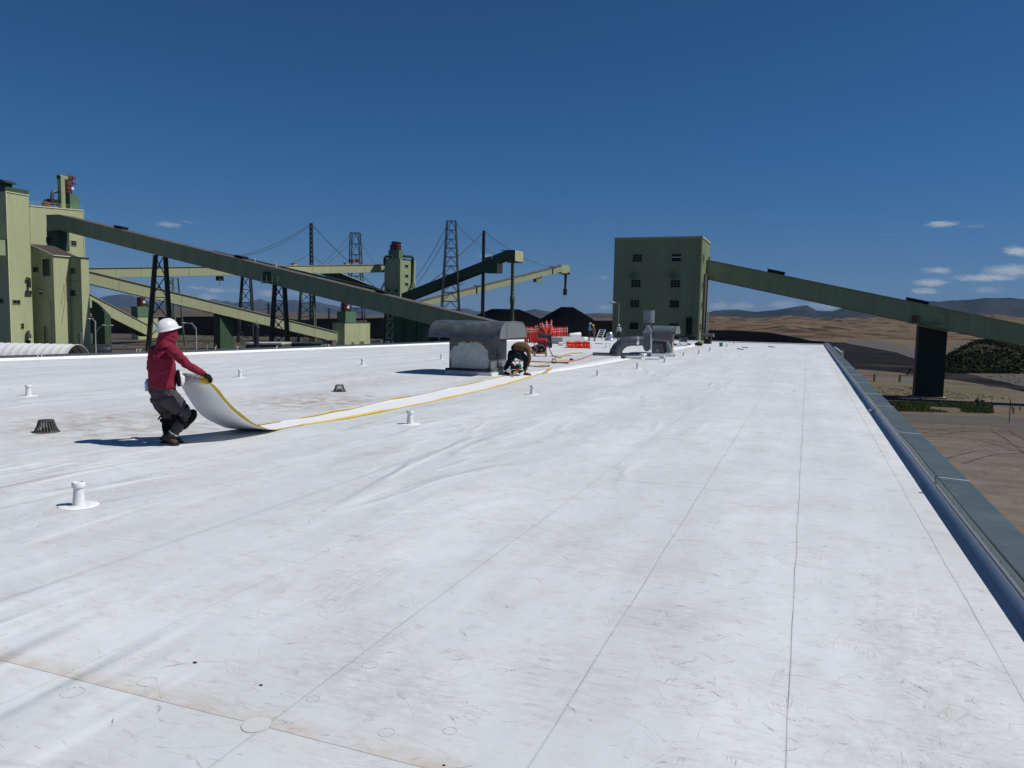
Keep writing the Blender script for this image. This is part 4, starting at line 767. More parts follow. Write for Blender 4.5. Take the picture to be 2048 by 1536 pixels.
mb.build('roof', mat('maroon_brown_roof', (.055, .042, .042), .7, .15, 1), t3)
mb = MB(); mb.bar(V(L0[0], A1[1]-.2, zL0), V(A1[0]+.15, A1[1]-.2, zA1), .12, .22); mb.bar(V(A1[0]+.25, A1[1]-.1, zA1), V(A1[0]+.25, A2[1], zA1), .12, .2); mb.build('rake_trim', MATS['light_trim'], t3)
winY(t3, A1[1], 93, 535, 13, 33, cols=3, rows=1); winY(t3, A1[1], 71.5, 539, 10, 9, cols=1, rows=1); winY(t3, A1[1], 82, 583, 7, 9, cols=1, rows=1, blind=.5)
winY(t3, A2[1], 146.5, 542, 10, 11, cols=1, rows=2); winY(t3, A2[1], 146.5, 586, 10, 11, cols=1, rows=2)
mb = MB(); q = onY(85, 517, A1[1]-.3); mb.box(q, (2.2, .6, .2)); mb.build('lamp_bracket', SIDE, t3)
mb = MB(); a = onY(101.5, 602, A1[1]-.4); b = onY(104, 686, A1[1]-.4); mb.tube([a-XD*.3+ZD*.1, a, b], .12, 6); mb.build('downpipe', GALVD, t3)
mb = MB(); a = onY(89, 652, A1[1]-.4); b = onY(91, 690, A1[1]-.4); mb.tube([a, b], .16, 6); mb.build('standpipe', GALVD, t3)
mb = MB(); a = onY(132, 561, A2[1]-1.4); b = onY(156, 562, A2[1]-1.4); mb.bar(a, b, .08); a2_, b2_ = onY(132, 599, A2[1]-1.4), onY(156, 600, A2[1]-1.4); mb.bar(a2_, b2_, .08); mb.bar(a, a2_, .05); mb.build('pipe_rack', STEEL, t3)
q = corner(167.5, 172); mb = MB(); zz = zt_(q, 167.5, 665); mb.lathe(V(q[0], q[1]-1, GZ), [(.5, 0), (.5, zz-GZ), (0, zz-GZ+.1)], 14); o = mb.build('vent_stack', mat('dull_grey_stack', (.10, .10, .10), .5), org=V(q[0], q[1]-1, GZ), smooth=True); tag(o, 'short dull grey stack standing against the right end of the stepped annex', 'stack')
# dark open frame and tank under the steep pale gallery
q = corner(196, 205); t = thing('support_pier', (q[0], q[1], GZ), 'dark green open-sided pier under the steep pale gallery beside the annex', 'support pier')
q = corner(184, 205); cq = along(V(q[0], q[1], 0), XD, 209); cy = along(cq, YD, 221.5); zz, z2 = S(209, 624, cq@FH)[2], S(221, 631, cy@FH)[2]; mb = MB(); mb.prism([(q[0], q[1]), (cq[0], q[1]), (cq[0], cy[1]), (q[0], cy[1])], GZ, [zz+3.2, zz, z2, z2+3.2]); mb.build('shaft', GREEN, t)
q = corner(190, 165); mb = MB(); mb.lathe(V(q[0]-1, q[1], GZ+1.7), [(0, -.02), (1.5, 0), (1.7, .3), (1.7, 3.2), (1.4, 3.5), (0, 3.52)], 20, V(.5, .86, 0)); o = mb.build('storage_tank', mat('dark_blue_tank', (.02, .025, .04), .4), org=V(q[0]-1, q[1], GZ), smooth=True); tag(o, 'dark rounded tank lying at the right foot of the annex beside the lamp', 'tank')
# green pier under gallery 3
q = corner(440, 232); c_g = along(a3, b3-a3, 440); Yp = c_g[1]+.3; pa = onY(429.5, 660, Yp); pb = onY(440.5, 660, Yp); X1 = pb[0]; pc = along(V(X1, Yp, 0), YD, 466)
t = thing('support_pier', ((pa[0]+X1)/2, Yp, GZ), 'green square pier under the middle of the pale sloping gallery', 'support pier')
s3 = (b3-a3); s3h = s3*V(1, 1, 0); f3 = lambda P: a3[2]-3.2+s3[2]*(((P-a3)*V(1, 1, 0))@s3h)/(s3h@s3h)
cor = [V(X1-2.4, Yp, 0), V(X1, Yp, 0), V(X1, pc[1], 0), V(X1-2.4, pc[1], 0)]
mb = MB(); mb.prism([(c_[0], c_[1]) for c_ in cor], GZ, [f3(c_)+.4 for c_ in cor]); mb.build('shaft', GREEN, t)
# low transfer houses with red collectors
def house(px0, pxc, px1, ytop, D, gx0, gx1, gy, cx0, cx1, cy, label, lab2):
    q = corner(pxc, D); P = V(q[0], q[1], 0); E_ = along(P, YD, px1); W_ = along(P, -XD, px0); ly = E_[1]-P[1]; wx = P[0]-W_[0]; z = zt_(P, pxc, ytop)
    t = thing('transfer_house', (P[0]-wx/2, P[1]+ly/2, GZ), label, 'industrial building'); ribbox('wall', t, SIDE, V(P[0]-wx, P[1], 0), wx, ly, GZ, z, 1.0, .10)
    mb = MB(); mb.prism([(P[0]-wx-.1, P[1]-.1), (P[0]+.15, P[1]-.1), (P[0]+.15, P[1]+ly+.1), (P[0]-wx-.1, P[1]+ly+.1)], z+.01, z+.16); mb.build('roof', ROOFB, t)
    XX = P[0]-.6; a, b = onX(gx0, gy, XX), onX(gx1, gy, XX); mb = MB(); mb.prism([(XX-3.2, a[1]), (XX, a[1]), (XX, b[1]), (XX-3.2, b[1])], z+.17, a[2]); mb.build('penthouse', MGREEN, t)
    a, b = onX(cx0, cy, XX), onX(cx1, cy, XX); r = 7.6*(a@FH)/FPX; h = a[2]-onX(cx0, gy, XX)[2]
    base = V(XX-1.6, (a[1]+b[1])/2-.0, onX(cx0, gy, XX)[2]); d = thing('dust_collector', base, lab2, 'dust collector', 'red dust collectors')
    mb = MB(); mb.lathe(base, [(r*.9, -.1), (r, .3), (r, h), (0, h+.05)], 18); mb.build('cyclone_body', RED, d, smooth=True); mb = MB()
    for f in (.3, .75): mb.lathe(base+ZD*h*f, [(r, -.1), (r*1.1, -.08), (r*1.1, .08), (r, .1)], 18)
    mb.build('stiffener_ring', BLACK, d); mb = MB(); mb.box(base+XD*r*.95+ZD*h*.5, (.3, .9, .9)); mb.build('inspection_door', WHITE, d)
    mb = MB(); c_ = base+YD*(r+.3); mb.tube([c_+ZD*h*.3, c_+V(0, 1.0, h*.25), c_+V(0, 1.6, -.3), c_+V(0, 1.6, -2.6)], .35, 8); mb.build('bent_duct', STEEL, d, smooth=True)
    return t, P, ly, z
th, P, ly, z = house(665, 690, 740, 646, 248, 691, 712, 623, 690, 706, 605, 'low cream ribbed transfer house where the pale sloping gallery ends', 'red cyclone atop the low cream transfer house')
winX(th, P[0], 705, 688, 5, 7, cols=1, rows=1); winX(th, P[0], 723.5, 686.5, 8, 7, cols=1, rows=1)
mb = MB()
for px in (713, 722, 732): mb.bar(onX(px, 646, P[0]), onX(px, 641.5, P[0]), .07)
mb.bar(onX(713, 642, P[0]), onX(734, 642, P[0]), .07); mb.build('roof_handrail', SIDE, th)
th2, P, ly, z = house(262, 276, 316, 634, 285, 275, 299, 613, 279, 298, 594, 'small cream ribbed house behind the lattice trestle, at the foot of the steep gallery', 'red cyclone seen between lattice trestle legs')
# far tower 3
q = corner(800, 308); P = V(q[0], q[1], 0); E_ = along(P, YD, 831); W_ = along(P, -XD, 768.5); ly = E_[1]-P[1]; wx = P[0]-W_[0]; z = zt_(P, 800, 516.5)
t = thing('far_transfer_tower', (P[0]-wx/2, P[1]+ly/2, GZ), 'far green and cream tower with curved roof ducts between the two cable masts', 'industrial tower')
ribbox('wall', t, GAL, V(P[0]-wx, P[1], 0), wx, ly, GZ, z, .9, .06)
for y in (532.5, 552, 568.5): winX(t, P[0], 813, y, 6, 5, cols=1, rows=1)
for x in (777, 792.5): winY(t, P[1], x, 581, 5, 5, cols=1, rows=1)
a, b = onX(785.5, 500, P[0]-4), onX(807.5, 500, P[0]-4); mb = MB(); mb.prism([(P[0]-6, P[1]+1), (P[0]-1.2, P[1]+1), (P[0]-1.2, P[1]+4.5), (P[0]-6, P[1]+4.5)], z, zt_(P, 800, 499)); mb.build('penthouse', MGREEN, t)
mb = MB()
for s0, s1, s2 in ((769, 771, 786),): mb.tube([onY(s0, 530, P[1]-.6), onY(769, 516, P[1]-.6), onY(772, 513, P[1]-.6), onY(785, 513, P[1]-.6)], .5, 8)
mb.tube([onX(808, 512.5, P[0]+.6), onX(822, 513, P[0]+.6), onX(825.5, 516, P[0]+.6), onX(826, 525, P[0]+.6), onX(825, 565, P[0]+.6), onX(818, 583, P[0]+.6)], .5, 8); mb.build('curved_duct', STEEL, t, smooth=True)
mb = MB(); mb.tube([onX(826, 565, P[0]+.7), onX(833, 580, P[0]+.7)], .35, 6); mb.tube([onY(769, 565, P[1]-.7), onY(762, 580, P[1]-.7)], .35, 6); mb.build('brace_leg', SIDE, t)
base = V(P[0]-3.4, P[1]+2.7, zt_(P, 800, 500)); d = thing('dust_collector', base, 'dark red twin cyclone on top of the far green tower', 'dust collector', 'red dust collectors'); mb = MB()
hh = zt_(P, 797, 482)-base[2]; mb.lathe(base, [(1.7, 0), (1.9, .3), (1.9, hh), (0, hh)], 16); cb = mb.build('cyclone_body', RED, d, smooth=True); mb = MB()
for f in (.15, .5, .85): mb.lathe(base+ZD*hh*f, [(1.9, -.12), (2.1, -.1), (2.1, .1), (1.9, .12)], 16)
mb.build('stiffener_ring', BLACK, cb); mb = MB(); mb.box(base+V(-1.9, 0, hh*.35), (1.2, 1.2, hh*.7)); mb.build('fan_casing', STEEL, d)
# stackers
TW3 = P
A = S(803, 588, 300); B = along(A, XD, 980); B[2] = zat(B, 517)
g6, a6, b6, n6, k6 = gallery('stacker_gallery', 'dark stacker gallery rising right from the far tower over the flat coal pile', A, B, 3.7, 3.4, GREEN, ROOFB, sp=1.2, group=None)
k = (b6@FH)/FPX
B2 = along(B, XD, 1012); B2[2] = zat(B2, 500.5); B1 = along(B, XD, 984); B1[2] = zat(B1, 512)
B3 = along(B, XD, 1030); B3[2] = zat(B3, 499.8)
mb = MB(); pts_ = [B1, B2, B3]; mb.rib(B1, B2, B1-ZD*3.5, B2-ZD*3.4, n6, 1.2, .04); mb.rib(B2, B3, B2-ZD*3.4, B3-ZD*4.1, n6, 1.2, .04)
for p, q_, hp, hq in ((B1, B2, 3.5, 3.4), (B2, B3, 3.4, 4.1)): mb.add([p+k6, q_+k6, q_+k6-ZD*hq, p+k6-ZD*hp, p, q_, q_-ZD*hq, p-ZD*hp], [(0, 1, 2, 3), (0, 4, 5, 1), (3, 2, 6, 7)])
mb.add([B3, B3+k6*1.0, B3+k6-ZD*4.1, B3-ZD*4.1], [(0, 1, 2, 3)]); mb.build('head_section', GREEN, g6, fix=False)
B4 = along(B3, YD, 1046.5); mb = MB(); mb.rib(B3+XD*.05, B4*V(1, 1, 0)+ZD*B3[2]+XD*.05, B3-ZD*3.9+XD*.05, B4*V(1, 1, 0)+ZD*(B3[2]-3.9)+XD*.05, XD, 1.2, .04)
mb.add([B3, B4*V(1, 1, 0)+ZD*B3[2], B4*V(1, 1, 0)+ZD*B3[2]-XD*6, B3-XD*6], [(0, 1, 2, 3)]); mb.add([B3-ZD*3.9, B4*V(1, 1, 0)+ZD*(B3[2]-3.9), B4*V(1, 1, 0)+ZD*(B3[2]-3.9)-XD*6, B3-XD*6-ZD*3.9], [(0, 3, 2, 1)]); mb.add([B4*V(1, 1, 0)+ZD*B3[2], B4*V(1, 1, 0)+ZD*(B3[2]-3.9), B4*V(1, 1, 0)+ZD*(B3[2]-3.9)-XD*6, B4*V(1, 1, 0)+ZD*B3[2]-XD*6], [(0, 1, 2, 3)])
mb.build('head_house', SIDE, g6, fix=False)  # cream end against dark green near face: sunlit end painted in
c = along(a6, b6-a6, 986); kk = (c@FH)/FPX; qa, qb = onY(970, 531, a6[1]-.3), onY(994, 531, a6[1]-.3); z0_, z1_ = onY(980, 546, a6[1])[2], onY(980, 528, a6[1])[2]
mb = MB(); mb.prism([(qa[0], a6[1]-.3), (qb[0], a6[1]-.3), (qb[0], a6[1]+3.5), (qa[0], a6[1]+3.5)], z0_, z1_); mb.add([onY(970, 541, a6[1]-.3), onY(970, 515, a6[1]-.31), onY(983, 512, a6[1]-.31), onY(983, 541, a6[1]-.31)], [(0, 1, 2, 3)]); mb.build('drive_house', GREEN, g6)
mb = MB(); qc = along(V(qb[0], a6[1]-.3, 0), YD, 1003); mb.rib(V(qb[0]+.05, a6[1]-.3, z1_+.8), V(qb[0]+.05, qc[1], z1_+.8), V(qb[0]+.05, a6[1]-.3, z0_), V(qb[0]+.05, qc[1], z0_), XD, 1, .04); mb.build('drive_house_lit_end', SIDE, g6, fix=False)  # sunward end painted cream, shaded front left dark green
platform(g6, a6, b6-a6, n6, 901, 3.9, 56, 1.2, STEEL)
# head frame and lowering tubes
t = thing('lowering_tube', S(1024.5, 640, (B3@FH)), 'thick dark green lowering tube hanging from the raised stacker head into the flat coal pile', 'lowering tube')
D = (B3@FH)+1; mb = MB(); pp = [S(1025.5, 519, D), S(1025, 560, D), S(1024.8, 591, D), S(1024.7, 593, D), S(1024.5, 604, D), S(1024.4, 606, D), S(1024.3, 645, D)]; kk = D/FPX
mb.tube(pp, [3.3*kk, 3.2*kk, 3.6*kk, 4.9*kk, 4.9*kk, 3.9*kk, 4.0*kk], 14); tb = mb.build('tube', mat('tube_green', (.06, .085, .055), .6, .2, .5), t, smooth=True); mb = MB()
for y in range(524, 620, 7): p = S(1025.3-(y-519)*.01, y, D); mb.lathe(p, [(3.4*kk, -.1), (3.9*kk, -.1), (3.9*kk, .1), (3.4*kk, .1)], 14)
mb.build('tube_collar', STEEL, tb)
mb = MB()
for dx in (-13, 16): mb.bar(S(1029+dx*.9, 520, D), S(1029+dx*.9, 525, D), .15)
mb.bar(S(1015, 525, D), S(1045, 525.5, D), .25); mb.build('head_walkway', GREEN, g6)
A = S(824, 606, 335); B = S(1123, 531.5, 388); g7, a7, b7, n7, k7 = gallery('stacker_gallery', 'long pale ribbed stacker boom behind, reaching out to the farther drop chute', A, B, 3.0, 3.0, GALP, ROOFB, sp=.8)
hd = b7-a7; hd = hd*V(1, 1, 0)/np.linalg.norm(hd[:2]); D = b7@FH; kk = D/FPX; mb = MB(); P_ = b7+hd*.1; Q_ = b7+hd*20*kk/.93
mb.hexa([P_-ZD*3.6, Q_-ZD*3.6, Q_-ZD*3.6+k7, P_-ZD*3.6+k7], [P_+ZD*.5, Q_+ZD*.4, Q_+ZD*.4+k7, P_+ZD*.5+k7]); mb.build('head_house', SIDE, g7)
for px, h, dr in ((1079.5, 10, 3.2),): c = along(a7, b7-a7, px); mb = MB(); mb.box(c+k7*.5-ZD*(3.0+1.0), (14*kk, 2.4, 2.6), (hd, np.cross(ZD, hd), ZD)); mb.build('counterweight_box', GAL, g7)
for px in (953, 1105): c = along(a7, b7-a7, px); mb = MB(); mb.box(c+n7*.05+ZD*.5, (3, .5, .5), (hd, n7, ZD)); mb.bar(c+n7*.1, c+n7*.1-ZD*3, .8, .1); mb.build('cable_anchor', STEEL, g7)
t = thing('drop_chute', S(1131, 600, D+4), 'narrow dark chute hanging in the air from the far stacker boom tip', 'drop chute'); D = D+4; kk = D/FPX; mb = MB()
mb.tube([S(1131.5, 545, D), S(1130.5, 578, D)], [2.6*kk, 2.3*kk], 12); mb.tube([S(1130.5, 578, D), S(1130, 590, D)], [4.2*kk, 4.0*kk], 12); mb.build('chute_tube', STEEL, t); mb = MB(); mb.box(S(1131, 547, D), (16*kk, 2, 1.0)); mb.bar(S(1129.5, 590, D), S(1129.3, 597, D), .12); mb.build('chute_frame', STEEL, t)
# ------------------------------------------------------------------ lattice trestles, masts and cables
def lattice(name, label, cat, tops, bots, m, panels, xdepth=.0, leg=.32, br=.14, group=None, kbrace=False, dleg=None, single=False):
    """tops/bots: 4 corner points each (near-left, near-right, far-right, far-left)"""
    c = sum(bots)/4; t = thing(name, (c[0], c[1], c[2]), label, cat, group); lv = [i/panels for i in range(panels+1)]
    at = lambda i, f: tops[i]+(bots[i]-tops[i])*f
    for i in range(4): mb = MB(); mb.bar(tops[i], bots[i], leg, leg); mb.build('leg', m, t)
    for k in range(panels):
        mb = MB(); f0, f1 = lv[k], lv[k+1]
        for i, j in (((0, 1), (2, 3)) if not single else ((0, 1),)):
            if kbrace:
                mid = (at(i, f0)+at(j, f0))/2; mb.bar(mid, at(i, f1), br); mb.bar(mid, at(j, f1), br)
            else:
                mb.bar(at(i, f0), at(j, f1), br); mb.bar(at(j, f0), at(i, f1), br)
                if i in (0, 2) : mb.box((at(i, f0)+at(j, f1))/2*.5+(at(j, f0)+at(i, f1))/2*.5, (br*3.5, .05, br*3.5))
        mb.build('cross_brace', m, t)
        mb = MB()
        for i, j in ((0, 1), (1, 2), (2, 3), (3, 0)): mb.bar(at(i, f0), at(j, f0), br*1.1)
        mb.build('strut_ring', m, t)
    return t
def trestle(label, Y, xt0, xt1, yt, xb0, xb1, yb, dt, dbm, m=STEEL, panels=4, leg=.42, zb=GZ, group='lattice trestles carrying the galleries', **k_):
    """planar front legs through pixels on the plane Y; second bent dt/dbm behind"""
    def lim(x, y, xo, yo):
        q = onY(x, y, Y); return q
    a, b = onY(xt0, yt, Y), onY(xt1, yt, Y); c, d = onY(xb0, yb, Y), onY(xb1, yb, Y)
    f = lambda t_, b_: t_+(b_-t_)*((zb-t_[2])/(b_[2]-t_[2]))
    cl, dl = f(a, c), f(b, d)
    tops = [a, b, b+YD*dt, a+YD*dt]; bots = [cl-YD*(dbm-dt)/2, dl-YD*(dbm-dt)/2, dl+YD*(dt+(dbm-dt)/2), cl+YD*(dt+(dbm-dt)/2)]
    return lattice('lattice_trestle', label, 'trestle', tops, bots, m, panels, leg=leg, group=group, single=True, **k_)
Ym = ma[1]+.6
trestle('dark lattice trestle nearest the helmeted worker, left end of the long dark gallery', Ym, 309, 328.5, 510.5, 294.5, 340.5, 700, .6, .8, panels=5, br=.15)
trestle('dark lattice trestle under the platform in the middle of the long dark gallery', Ym, 548, 567, 568.5, 541, 573.5, 686, .6, .8, panels=5, br=.15)
YT = ma[1]+.8
t = trestle('narrow dark lattice trestle beside the dark pier under the lower end of the long gallery', YT+8, 771, 789, 622, 769, 791, 680, 2.4, 3.0, panels=6)
q1, q2 = onY(787, 650, YT), onY(848, 650, YT); t = thing('support_pier', ((q1[0]+q2[0])/2, YT, GZ), 'wide near-black pier box under the lower end of the long dark gallery', 'support pier')
slm = (mbq-ma); zfm = lambda x: ma[2]-3.45+slm[2]*(x-ma[0])/slm[0]
mb = MB(); mb.prism([(q1[0], YT), (q2[0], YT), (q2[0], YT+2.2), (q1[0], YT+2.2)], GZ, [zfm(q1[0]), zfm(q2[0]), zfm(q2[0]), zfm(q1[0])]); mb.build('shaft', GREEN, t); mb = MB(); 
for f in (.35, .75): x = q1[0]+(q2[0]-q1[0])*f; mb.bar(V(x, YT-.1, GZ), V(x, YT-.1, zfm(x)-.1), .12)
mb.build('wall_rib', STEEL, t)
c = along(a2, b2-a2, 491); trestle('lattice trestle behind, under the left part of the pale level gallery', c[1]+1, 483.5, 499.5, 552, 474.5, 507.5, 684, .7, .9, panels=5, leg=.45, br=.17)
c = along(a2, b2-a2, 614); trestle('lattice trestle under the pale level gallery directly below the first cable mast', c[1]+1, 602.5, 625.5, 556, 596.5, 629, 660, .7, .9, panels=5, leg=.5, br=.17, m=mat('faded_steel', (.09, .12, .08), .6, .1, 1))
c = along(a2, b2-a2, 333); trestle('pale green lattice trestle partly hidden behind the nearest one', c[1]-12, 337, 346, 556, 337, 357, 700, 2, 3.4, panels=7, leg=.42, m=MATS['faded_steel'])
def mast(label, D, x0t, x1t, yt, x0b, x1b, yb, panels, leg, cat='cable mast', kb=True, br=.16):
    k = D/FPX; f = lambda t_, b_: t_+(b_-t_)*((GZ-t_[2])/(b_[2]-t_[2]))
    a, b, c, d = S(x0t, yt, D), S(x1t, yt, D), S(x0b, yb, D), S(x1b, yb, D); wt, wb = np.linalg.norm(b-a), np.linalg.norm(d-c); c, d = f(a, c), f(b, d); wb = np.linalg.norm(d-c)
    return lattice('cable_mast', label, cat, [a, b, b+FH*wt, a+FH*wt], [c-FH*(wb-wt)*.5, d-FH*(wb-wt)*.5, d+FH*(wt+(wb-wt)*.5), c+FH*(wt+(wb-wt)*.5)], STEEL, panels, leg=leg, br=br, group='lattice cable masts', kbrace=kb)
MA = mast('tall wide lattice mast crossing the dark stacker gallery', 286, 893.5, 911, 441.5, 882.5, 917.5, 622, 14, .34)
MT6 = mast('lattice mast with red lights behind the pale level gallery', 325, 700.5, 717.5, 465, 696, 726, 640, 10, .36)
MS = mast('very slender lattice mast left of the red lit one', 300, 619.8, 624, 446.5, 620, 625, 528, 26, .3, br=.14)
MBm = mast('slender single mast between the tall lattice mast and the stacker head', 305, 966, 969.3, 462, 963.2, 967.5, 621, 30, .42, kb=False, br=.3)
mb = MB(); D = 323
for px in (701.5, 705, 713, 717): mb.box(S(px, 521.5, D), (.9, .6, 1.2))
mb.box(S(709, 524, D), (4.6, 1, .25)); mb.build('red_lamp_cluster', mat('signal_red', (.3, .03, .03), .5), MT6)
def cable(label, p, q, sag=.0, r=.09):
    pts = [p+(q-p)*k/12-ZD*sag*4*(k/12)*(1-k/12) for k in range(13)]; c = (p+q)/2; mb = MB(); mb.tube(pts, r, 5); o = mb.build('stay_cable', WIRE, org=c); tag(o, label, 'cable', 'stay cables of the masts'); return o
w_ = 'thin stay cable '
cable(w_+'from slender left mast top down left to the hidden far gallery', S(621, 448, 300), S(484, 510, 285), 1.5); cable(w_+'from slender left mast top, second of the left pair', S(621, 450, 300), S(490, 511, 285), 2.0)
cable(w_+'from slender left mast top down right to the red lit mast', S(624, 448, 300), S(697, 522, 315), .6, .13); cable(w_+'from mid height of slender left mast down left', S(620, 508, 300), S(578, 528, 290), .3)
cable(w_+'from mid height of slender left mast down right', S(625, 510, 300), S(647, 529, 300), .3, .11)
cable(w_+'from red lit mast top down left', S(700, 470, 325), S(644, 528, 315), .5); cable(w_+'from red lit mast middle down left', S(700, 486, 325), S(655, 527, 315), .5)
cable(w_+'from red lit mast top down right', S(718, 476, 325), S(750, 529, 330), .5, .06); cable(w_+'from red lit mast middle far down right to the light roofed gallery', S(720, 545, 325), S(748, 572, 300), .3, .1)
cable(w_+'from tall wide mast top down left', S(893, 452, 286), S(831, 557, 300), 1.0); cable(w_+'from tall wide mast upper part down left, second of the pair', S(892, 474, 286), S(833, 569, 300), 1.0)
cable(w_+'from tall wide mast top down right behind the single mast', S(912, 446, 286), S(997, 510, 298), 1.2, .06); cable(w_+'from tall wide mast top down right, lower of that pair', S(912, 449, 286), S(991, 510, 298), 1.2, .06)
cable(w_+'from single mast top down left to the tall wide mast', S(966, 465, 305), S(915, 514, 290), .2, .15); cable(w_+'from behind the tall wide mast down to the dark stacker', S(888, 542, 300), S(862, 563, 310), .2, .12)
cable(w_+'from single mast top far right to the pale boom', S(969, 463, 305), S(1098, 534, 380), 2.0, .09)
# ------------------------------------------------------------------ small yard structures beyond the left parapet
def lamp(label, px, py0, py1, D, arms, r=.10):
    b_ = S(px, py1, D); b_[2] = GZ; t = thing('street_lamp', b_, label, 'street lamp', 'tall pale street lamps'); LM = mat('pale_lamp_pole', (.42, .42, .40), .5); mb = MB(); top = S(px, py0, D); mb.tube([b_, V(b_[0], b_[1], top[2])], [r*1.25, r*.8], 10); mb.build('pole', LM, t, smooth=True)
    for a in arms:
        mb = MB(); mb.tube([S(x, y, D) for x, y in a], r*.5, 6); ar = mb.build('arm', LM, t, smooth=True); e = S(*a[-1], D); d_ = e-S(*a[-2], D); d_ /= np.linalg.norm(d_); mb = MB(); mb.ball(e+d_*.3, (.45, .2, .12), 8, (d_*V(1, 1, 0), np.cross(ZD, d_*V(1, 1, 0)), ZD)); mb.build('lamp_head', LM, ar, smooth='all')
lamp('double armed pale street lamp right of the stepped annex', 192, 642, 712, 135, [[(192, 648), (191, 643), (188, 640.5), (181, 638.5)], [(192, 654), (190, 646), (187, 641)], [(192.5, 672), (194, 662), (200, 654), (208, 651), (219, 651)], [(192.5, 664), (197, 656), (204, 652)]])
lamp('single armed pale street lamp right of the helmeted worker', 393, 655, 706, 140, [[(393, 656), (389, 652), (383, 647.5), (376, 646), (370, 646)], [(393, 662), (389, 656), (385, 650)]])
lamp('slim pale lamp pole in front of the windowed tower left edge', 1235.5, 606, 690, 100, [[(1235.5, 606), (1234, 605), (1229, 605)]], .045)
# white arched tent
t = thing('arched_tent', (-85, 110, GZ), 'white arched fabric tent with ribs beyond the left parapet', 'tent'); TD = 150; R0 = 4.75
zc = GZ-.3; ax = LH.copy(); ctr = S(155.5, 712, TD); ctr[2] = 0; topz = S(155, 688, TD)[2]; H_ = topz-zc; NR = 14
def arch(cx_, r, a, sag=1.0): return cx_+FH*0+np.array([0, 0, zc])+(-np.cross(ZD, ax))*0+FH*math.cos(a)*r*sag+ZD*math.sin(a)*H_*(r/R0)
mb = MB(); rows = []
for i in range(int(NR*6)+1):
    s = -i/6*1.5; w = math.sin(math.pi*(i % 6)/6)*.10; rows.append([arch(ctr+ax*s, R0-w, math.pi*k/24) for k in range(25)])
mb.grid(rows); o = mb.build('fabric_cover', TENT, t, smooth='all', fix=False)
for i in (0, 1, 2, 3): mb = MB(); mb.tube([arch(ctr-ax*(1.5*i-.02), R0-.12, math.pi*k/24) for k in range(25)], .07, 6); mb.build('frame_hoop', STEEL if i else TENT, t)
mb = MB(); mb.grid([[arch(ctr-ax*(NR*1.5-.3), r_2, math.pi*k/24) for k in range(25)] for r_2 in (R0-.15, .05)]); mb.build('end_wall', TENT, t, fix=False)
# sheds behind the left parapet
def shed(name, label, x0, x1, yt, D, dep, m, roofm=None, cat='shed', slope=0.0, eave=.2):
    a, b = S(x0, yt, D), S(x1, yt, D); hx = (b-a)*V(1, 1, 0); l = np.linalg.norm(hx); hx /= l; n = V(hx[1], -hx[0], 0); t = thing(name, ((a[0]+b[0])/2, (a[1]+b[1])/2, GZ), label, cat); mb = MB(); za_, zb_ = a[2], b[2]-slope
    mb.rib(a, V(b[0], b[1], zb_), V(a[0], a[1], GZ), V(b[0], b[1], GZ), n, .8, .04); mb.add([a, a-n*dep, V(a[0], a[1], GZ)-n*dep, V(a[0], a[1], GZ)], [(0, 1, 2, 3)]); q_ = V(b[0], b[1], zb_); mb.add([q_, q_-n*dep, V(b[0], b[1], GZ)-n*dep, V(b[0], b[1], GZ)], [(0, 1, 2, 3)]); mb.build('wall', m, t, fix=False)
    mb = MB(); mb.hexa([a+n*eave, q_+n*eave, q_-n*(dep+eave), a-n*(dep+eave)], [a+n*eave+ZD*.25, q_+n*eave+ZD*.25, q_-n*(dep+eave)+ZD*.25, a-n*(dep+eave)+ZD*.25]); mb.build('roof', roofm or m, t); return t, a, q_, n
OLV = mat('olive_shed', (.07, .07, .045), .7, .12, 1); SW = mat('off_white_roof', (.5, .5, .46), .6)
shed('low_shed', 'olive low shed with cream flat roof just beyond the left parapet', 491, 564, 689, 120, 5, OLV, SW)
shed('low_shed', 'dark blue shed with thin roof right of the cream roofed one', 576, 627, 689.5, 128, 5, mat('navy_shed', (.02, .028, .045), .6), STEEL)
shed('small_kiosk', 'small pale green kiosk at the right end of the dark blue shed', 627, 643, 690, 127, 4, mat('pale_green_wall', (.2, .25, .22), .6), STEEL, 'kiosk')
shed('brick_hut', 'brownish block hut left of the low cream transfer house', 645, 665, 683, 170, 4, mat('brown_block', (.13, .09, .075), .8, .2, 2), None, 'hut')
q = S(513, 700, 110); t = thing('exhaust_stack', (q[0], q[1], GZ), 'thick black stack with light cap band in front of the sheds', 'stack'); zt2 = S(513, 648, 110)[2]; k = 110/FPX; mb = MB(); mb.lathe(V(q[0], q[1], GZ), [(5.1*k, 0), (5.1*k, zt2-GZ), (0, zt2-GZ+.02)], 18); mb.build('shell', mat('black_stack', (.018, .018, .022), .5), t, smooth=True)
mb = MB(); mb.lathe(V(q[0], q[1], zt2), [(5.3*k, -.25), (5.3*k, 0), (3*k, .12), (0, .12)], 18); mb.bar(V(q[0], q[1], zt2), V(q[0], q[1], zt2+.5), .05); mb.build('cap', GALVD, t); mb = MB(); mb.box(S(516.5, 654, 109.6), (.25, .05, .08)); mb.build('plate', WHITE, t)
